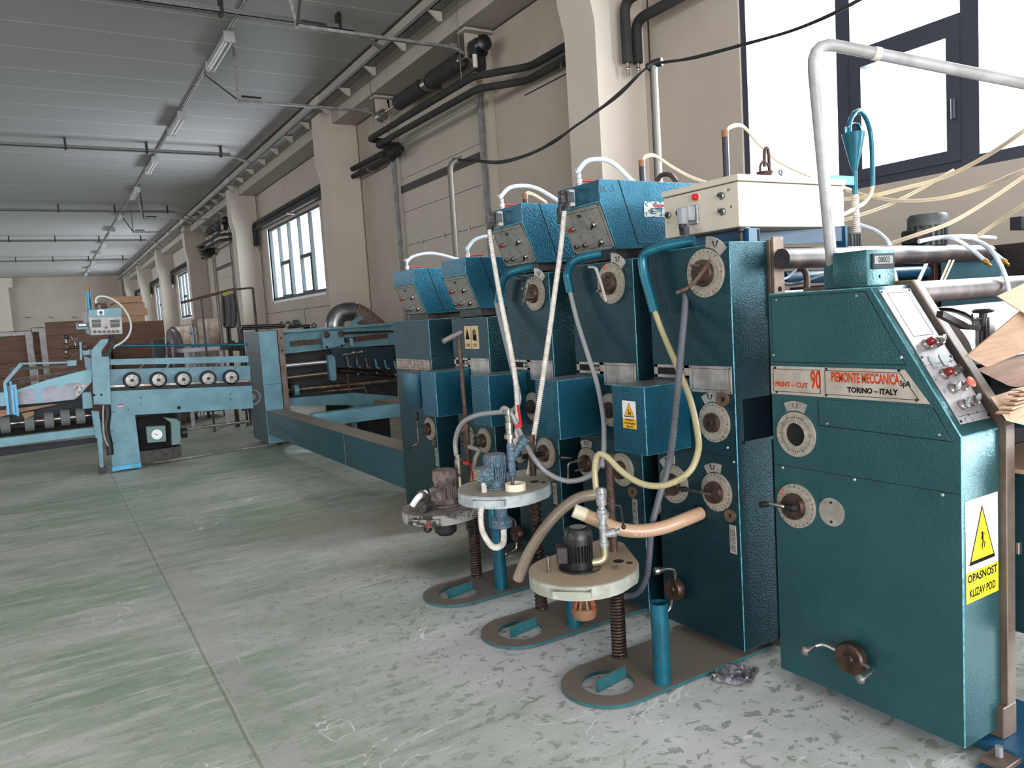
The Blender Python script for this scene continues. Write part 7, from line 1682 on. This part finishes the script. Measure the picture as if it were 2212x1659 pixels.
# ---------------- transfer section between corner column and the printing line
YM = 10.2
ms = thing('slotter_section', (3.4, 10.4, 0), 'light blue slotting machine section with shafts seen past the low cabinets', 'slotting machine')
obj('back_panel', slab(zC, [(436, 492), (1470, 415), (1490, 1060), (500, 1145)], YM+0.30, 0.04), mat('dark_machine_inside', (30, 36, 42), 0.7, 0, (52, 50, 48), 3), ms)
obj('upper_plate', slab(zC, [(436, 490), (1460, 408), (1465, 600), (880, 640), (455, 685)], YM+0.1, 0.05, 0.003), LBLUE, ms)
obj('upper_flange', slab(zC, [(430, 478), (1460, 400), (1460, 420), (434, 496)], YM+0.0, 0.18), LBLUE, ms)
obj('brown_bar', slab(zC, [(535, 568), (800, 545), (800, 590), (540, 612)], YM+0.05, 0.05), RUST, ms)
obj('brown_bar', slab(zC, [(1020, 538), (1400, 498), (1402, 538), (1022, 580)], YM+0.05, 0.05), RUST, ms)
cp = obj('carriage_plate', slab(zC, [(808, 490), (1000, 470), (1018, 600), (895, 630), (850, 640), (822, 636)], YM+0.0, 0.04, 0.004), LBLUE, ms)
for (x_, y_, r_) in ((848, 512, 0.045), (980, 502, 0.045), (853, 622, 0.016), (990, 608, 0.016)):
    q = P(*zC(x_, y_), 'y', YM); obj('carriage_roller', MB().lathe(q, (0, -1, 0), [(r_, 0), (r_, 0.02), (r_*0.6, 0.03), (r_*0.3, 0.03)], 20), RUST if r_ > .02 else DSTEEL, cp)
obj('top_shaft', MB().cyl(P(*zC(990, 496), 'y', YM-0.02), P(*zC(1450, 480), 'y', YM-0.02), 0.015, n=12), DSTEEL, ms)
obj('dark_panel', slab(zC, [(885, 632), (1450, 618), (1460, 830), (940, 800)], YM+0.02, 0.03), mat('dark_teal_panel', (14, 40, 52), 0.4, 0.1), ms)
for (x0, y0, x1, y1, r_, m_) in ((465, 790, 860, 752, 0.028, SILV), (475, 900, 860, 855, 0.035, mat('bronze_shaft', (120, 104, 88), 0.3, 0.8)), (490, 1012, 1480, 918, 0.035, mat('bronze_shaft2', (138, 118, 98), 0.35, 0.8, (90, 76, 64), 10)), (960, 770, 1470, 810, 0.02, DSTEEL), (960, 830, 1470, 870, 0.035, DSTEEL)):
    obj('shaft', MB().cyl(P(*zC(x0, y0), 'y', YM+0.1), P(*zC(x1, y1), 'y', YM+0.1), r_, n=18), m_, ms)
q = P(*zC(575, 1010), 'y', YM+0.1); obj('blue_collar', MB().cyl(q-V((0.03, 0, 0)), q+V((0.03, 0, 0)), 0.075, n=24), LBLUE, ms)
q = P(*zC(535, 1000), 'y', YM+0.1); obj('black_collar', MB().cyl(q-V((0.02, 0, 0)), q+V((0.02, 0, 0)), 0.08, n=24), RUBB, ms)
obj('curved_guard', slab(zC, [(862, 700), (880, 690), (905, 690), (930, 720), (945, 900), (930, 925), (890, 920)], YM+0.0, 0.12, 0.004), LBLUE, ms)
obj('lower_plate', slab(zC, [(495, 1080), (1100, 1030), (1480, 1060), (1485, 1078), (1280, 1098), (1270, 1140), (500, 1145)], YM+0.08, 0.04, 0.003), LBLUE, ms)
obj('lower_leg', slab(zC, [(1085, 1110), (1270, 1095), (1275, 1330), (1100, 1340)], YM+0.1, 0.1), LBLUE, ms)
obj('dark_leg', slab(zC, [(862, 1118), (1050, 1112), (1052, 1300), (868, 1310)], YM+0.15, 0.1), HOLE, ms)
rr = random.Random(21)
for k in range(6):
    x_ = 1030+85*k
    obj('slotting_finger', MB().bar(P(*zC(x_, 705+8*k), 'y', YM-0.03), P(*zC(x_+15, 790+4*k), 'y', YM-0.03), 0.02, 0.02).bar(P(*zC(x_+15, 790+4*k), 'y', YM-0.03), P(*zC(x_+45, 800+4*k), 'y', YM-0.03), 0.02, 0.02), LBLUE if k > 2 else STEEL, ms)
    q = P(*zC(x_+20, 850+rr.uniform(-20, 30)), 'y', YM-0.02); obj('small_knob', MB().ball(q, 0.022, 10), STEEL if k % 2 else DSTEEL, ms)
obj('clamp_handle', MB().bar(P(*zC(990, 690), 'y', YM-0.08), P(*zC(1160, 665), 'y', YM-0.08), 0.02, 0.02).ball(P(*zC(1095, 672), 'y', YM-0.08), 0.035, 12).ball(P(*zC(1168, 662), 'y', YM-0.08), 0.03, 12), STEEL, ms)
obj('pointed_rod', MB().lathe(P(*zC(820, 1020), 'y', YM-0.15), P(*zC(1200, 985), 'y', YM-0.15)-P(*zC(820, 1020), 'y', YM-0.15), [(0.003, 0), (0.018, 0.10), (0.018, (P(*zC(1200, 985), 'y', YM-0.15)-P(*zC(820, 1020), 'y', YM-0.15)).length)], 14), mat('bronze_shaft2', (138, 118, 98), 0.35, 0.8), ms)
obj('vertical_clamp', MB().bar(P(*zC(1035, 860), 'y', YM-0.12), P(*zC(1055, 1035), 'y', YM-0.12), 0.03, 0.03).bar(P(*zC(1180, 960), 'y', YM-0.12), P(*zC(1215, 1040), 'y', YM-0.12), 0.025, 0.025), RUST, ms)
obj('stay_rod', MB().cyl(P(*zC(1250, 940), 'y', YM-0.05), P(*zC(1480, 1060), 'y', YM-0.05), 0.008, n=8), DSTEEL, ms)
obj('round_tube', MB().cyl(P(*zC(1070, 540), 'y', YM-0.03), P(*zC(1085, 612), 'y', YM-0.03), 0.03, n=18), LBLUE, ms)
# things on top of the section
tm = thing('top_mechanism', P(*zC(520, 410), 'y', YM+0.25), 'dark rods and small mechanism on top of the slotting section', 'mechanism')
for (a, b, r_) in (((90, 440), (440, 425), 0.022), ((80, 460), (480, 440), 0.015), ((640, 438), (700, 434), 0.03), ((500, 445), (640, 430), 0.02)):
    obj('rod', MB().cyl(P(*zC(*a), 'y', YM+0.25), P(*zC(*b), 'y', YM+0.25), r_, n=12), BLACK, tm)
for k in range(14):
    q = P(*zC(445+rr.uniform(0, 150), 385+rr.uniform(0, 45)), 'y', YM+0.25+rr.uniform(-.04, .04)); s_ = rr.uniform(0.015, 0.04)
    obj('mechanism_block', MB().box(q.x-s_, q.x+s_, q.y-s_, q.y+s_, q.z-s_*0.7, q.z+s_*0.7, 0.004), BLACK if k % 3 else DSTEEL, tm)
q = P(*zC(735, 430), 'y', YM+0.25); obj('ring_handle', MB().ring(q, (0, -1, 0), 0.02, 0.035, 0.03, 20), DSTEEL, tm)
# corrugated ventilation duct
dq = [P(*zC(x_, y_), 'y', YM+0.6) for x_, y_ in ((945, 560), (930, 470), (925, 400), (960, 330), (1030, 305), (1100, 305), (1180, 345), (1260, 410), (1330, 470))]
dk = thing('ventilation_duct', dq[0]-V((0, 0, 0.2)), 'curved silver and ribbed brown ventilation duct rising behind the slotting section', 'duct')
obj('smooth_elbow', MB().tube([V((dq[0].x, dq[0].y, 0.0))]+dq[:6], 0.135, 24, 3), mat('galvanised_duct', (150, 152, 152), 0.3, 0.85, (120, 122, 122), 4), dk)
obj('ribbed_duct', MB().ribbed(dq[5:], 0.135, 0.035, 0.06, 24), mat('dusty_ribbed_duct', (122, 108, 96), 0.6, 0.3), dk)
q = P(*zC(1120, 390), 'y', YM+0.35); obj('blue_clamp', MB().bar(q+V((-0.09, 0, -0.03)), q+V((0.09, 0, 0.05)), 0.02, 0.06), LBLUE, None, 'light blue clamp piece in front of the ventilation duct', 'clamp')

# ================================================================ background: stacked cardboard, stainless cabinets, frames
def stack(x0, x1, y0, y1, h, lab, m=CARDD, layers=None, jit=0.02, wrap=False, pallet=True, cat='cardboard stack', grp=None):
    t = thing('cardboard_stack', ((x0+x1)/2, (y0+y1)/2, 0), lab, cat, grp)
    r_ = random.Random(int(x0*31+y0*7)); z = 0.14
    if pallet:
        pm = MB()
        for k in range(5): pm.box(x0+(x1-x0)*(k+0.1)/5, x0+(x1-x0)*(k+0.85)/5, y0, y1, 0.10, 0.125)
        for k in range(3): pm.box(x0, x1, y0+(y1-y0)*k/2.3, y0+(y1-y0)*k/2.3+0.09, 0.0, 0.10)
        obj('pallet', pm, mat('pallet_wood', (140, 112, 84), 0.8, 0, (116, 90, 66), 6), t)
    n = layers or max(3, int((h-0.14)/0.28))
    for k in range(n):
        z2 = z+(h-0.14)/n; a, b = r_.uniform(-jit, jit), r_.uniform(-jit, jit)
        obj('sheet_bundle', MB().box(x0+a, x1+a, y0+b, y1+b, z+0.004, z2, 0.006), m, t); z = z2
    if wrap:
        obj('stretch_film', MB().box(x0-0.03, x1+0.03, y0-0.03, y1+0.03, h-0.10, h+0.02, 0.02).box(x1-0.10, x1+0.035, y0-0.035, y0+0.05, 0.4, h+0.0, 0.01), mat('stretch_film', (112, 106, 108), 0.3, 0.0, (92, 76, 66), 7, 0.45, 0.6, bump=0.7, bscale=9), t)
    return t
stack(-2.3, -0.24, 20.0, 21.2, 1.80, 'film-wrapped brown cardboard stack at the left picture edge, leftmost', wrap=True)
stack(-0.19, 0.02, 20.2, 21.4, 1.86, 'narrow dark cardboard stack behind the crank levers, wrapped in film', wrap=True)
stack(0.05, 1.35, 20.2, 21.4, 1.98, 'brown cardboard stack directly behind the crank levers, one sheet lighter')
stack(1.05, 1.95, 15.8, 17.0, 1.80, 'tall brown cardboard stack right of the folding machine box')
t = stack(1.18, 1.68, 16.0, 16.9, 2.28, 'light cardboard bundle on top of the tall brown stack', CARDL, 4, 0.05, pallet=False)
for ch in list(t.children): ch.location.z += 0
t.location.z = 1.66
for ch in list(t.children): ch.data.transform(Matrix.Translation((0, 0, -0.14))) if False else None
for ch in t.children:
    me = ch.data; me.transform(Matrix.Diagonal((1, 1, 0.225, 1)))
t.location.z = 1.80-0.14*0.225
t['label'] = 'light cardboard bundle on top of the tall brown stack'
stack(0.3, 1.0, 15.4, 16.4, 1.45, 'lower brown cardboard stack directly behind the folding machine post')
def bg(x, y, Y): return P(160+x/4.1475, 360+y/4.1475, 'y', Y)
def bgbox(name, x0, y0, x1, y1, Y, dep, m, lab, cat, bev=0.01, floor=True, parent=None):
    a, b = bg(x0, y0, Y), bg(x1, y1, Y)
    return obj(name, MB().box(a.x, b.x, Y, Y+dep, 0.0 if floor else b.z, a.z, bev), m, parent, lab, cat)
for (x0, y0, x1, lab) in ((905, 1432, 1055, 'brownish stainless cabinet, left one of the pair far behind the machine'), (1100, 1362, 1318, 'stainless cabinet with glossy sheet door, right one of the pair far behind')):
    a, b = bg(x0, y0, 14.5), bg(x1, 1600, 14.5)
    t = thing('stainless_cabinet', ((a.x+b.x)/2, 14.8, 0), lab, 'cabinet')
    obj('body', MB().box(a.x, b.x, 14.5, 15.1, 0.1, a.z, 0.006), STAIN, t)
    obj('door_gap', MB().box((a.x+b.x)/2-0.002, (a.x+b.x)/2+0.002, 14.497, 14.5, 0.15, a.z-0.05), HOLE, t)
    for xx in (a.x+0.04, b.x-0.04): obj('leg', MB().cyl((xx, 14.55, 0), (xx, 14.55, 0.1), 0.025, n=12), DSTEEL, t)
a, b = bg(1057, 1440, 14.6), bg(1098, 1560, 14.6)
sh_ = thing('wire_rack', ((a.x+b.x)/2, 14.7, 0), 'narrow pale rack with dark shelves between the stainless cabinets', 'rack')
for k in range(6): obj('shelf', MB().box(a.x, b.x, 14.6, 15.0, 0.3+0.24*k, 0.33+0.24*k), mat('pale_rack', (150, 168, 184), 0.4, 0.2), sh_)
for xx in (a.x, b.x): obj('upright', MB().box(xx-0.012, xx+0.012, 14.6, 14.63, 0, a.z), mat('pale_rack', (150, 168, 184), 0.4, 0.2), sh_)
a = bg(860, 1450, 14.0)
for k in range(2):
    x_ = a.x+0.11*k
    obj('film_roll', MB().lathe((x_, 14.0+0.2*k, 0.0), (0, 0, 1), [(0.09, 0), (0.10, 0.3), (0.085, 0.9), (0.10, 1.4), (0.06, a.z-0.05), (0.02, a.z)], 16), mat('stretch_film', (150, 146, 150), 0.12, 0.1), None, 'tall bundle wrapped in clear film beside the left stainless cabinet, %s' % ('left one' if k == 0 else 'right one'), 'wrapped bundle')
bgbox('dark_cabinet', 712, 1562, 815, 1700, 13.5, 0.4, mat('dark_green_box', (30, 40, 40), 0.6), 'low dark green cabinet far behind between cardboard and stainless cabinets', 'cabinet')
obj('work_table', MB().box(bg(960, 1625, 13).x, bg(1330, 1600, 13).x, 12.9, 13.5, bg(1100, 1640, 13).z-0.03, bg(1100, 1622, 13).z, 0.004).box(bg(980, 1625, 13).x, bg(980, 1625, 13).x+0.05, 12.95, 13.0, 0, bg(1100, 1640, 13).z-0.02).box(bg(1320, 1625, 13).x-0.05, bg(1320, 1625, 13).x, 12.95, 13.0, 0, bg(1100, 1640, 13).z-0.02), mat('pale_table', (168, 164, 176), 0.5), None, 'pale work table far behind the round blue rail', 'table')
# thin steel frame with hanging black straps
fr = thing('steel_frame', (2.5, 12.0, 0), 'tall thin steel frame of bars standing behind the folding machine', 'frame')
def f3(x, y, Y=12.0): return bg(x, y, Y)
obj('bar', MB().bar(f3(1370, 1108), f3(1600, 1085), 0.03, 0.03), DSTEEL, fr)
obj('bar', MB().bar(V((f3(1600, 1085).x, 12.0, 0)), f3(1600, 1085), 0.035, 0.035), DSTEEL, fr)
obj('bar', MB().bar(f3(960, 1220, 12.6), f3(1440, 1095, 11.9), 0.03, 0.035), RUST, fr)
obj('bar', MB().bar(V((f3(1140, 1180, 12.3).x, 12.3, 0)), f3(1137, 1180, 12.3), 0.028, 0.028), DSTEEL, fr)
obj('bar', MB().bar(V((f3(1450, 1095).x+0.06, 11.9, 0)), f3(1435, 1085, 11.9), 0.035, 0.035), DSTEEL, fr)
hs = thing('hanging_straps', f3(1370, 1430, 11.85), 'thick black belts hanging in a bundle from the thin steel frame', 'belts')
for k in range(7):
    x_ = 1328+13*k
    obj('belt', MB().tube([f3(x_, 1135, 11.85+0.02*k), f3(x_+4, 1250, 11.85+0.02*k), f3(x_+14, 1380, 11.85), f3(x_+22, 1428+(k % 3)*4, 11.82), f3(x_+38, 1400, 11.82), f3(x_+36, 1260, 11.84), f3(x_+18, 1140, 11.85)], 0.022, 8, 6), BLKC, hs)
obj('yellow_strap', MB().bar(f3(1330, 1148, 11.83), f3(1395, 1128, 11.83), 0.02, 0.05), mat('dull_yellow', (140, 126, 50), 0.7), hs)
mc = thing('small_stand_machine', (2.6, 12.6, 0), 'dark small mechanism on thin stands under the hanging belts', 'mechanism')
for k in range(12):
    q = bg(1330+rr.uniform(0, 150), 1560+rr.uniform(0, 70), 12.6); s_ = rr.uniform(0.02, 0.05)
    obj('mechanism_part', MB().box(q.x-s_, q.x+s_, q.y-s_, q.y+s_, q.z-s_, q.z+s_, 0.005), BLACK if k % 2 else DSTEEL, mc)
for x_ in (1370, 1390, 1470, 1500):
    q = bg(x_, 1440, 12.6); obj('upright', MB().cyl((q.x, 12.6, 0), q, 0.018, n=10), DSTEEL, mc)
# wall pegs on the far wall
for x_ in (60, 340, 610, 890):
    q = P(x_/5.53, 540+805/5.53, 'y', YB-0.02)
    obj('wall_peg', MB().box(q.x-0.12, q.x+0.12, YB-0.12, YB, q.z-0.04, q.z+0.03), mat('peg_grey', (120, 108, 98), 0.7), None, 'small dark bracket in the row on the far end wall', 'bracket', 'brackets on the far end wall')
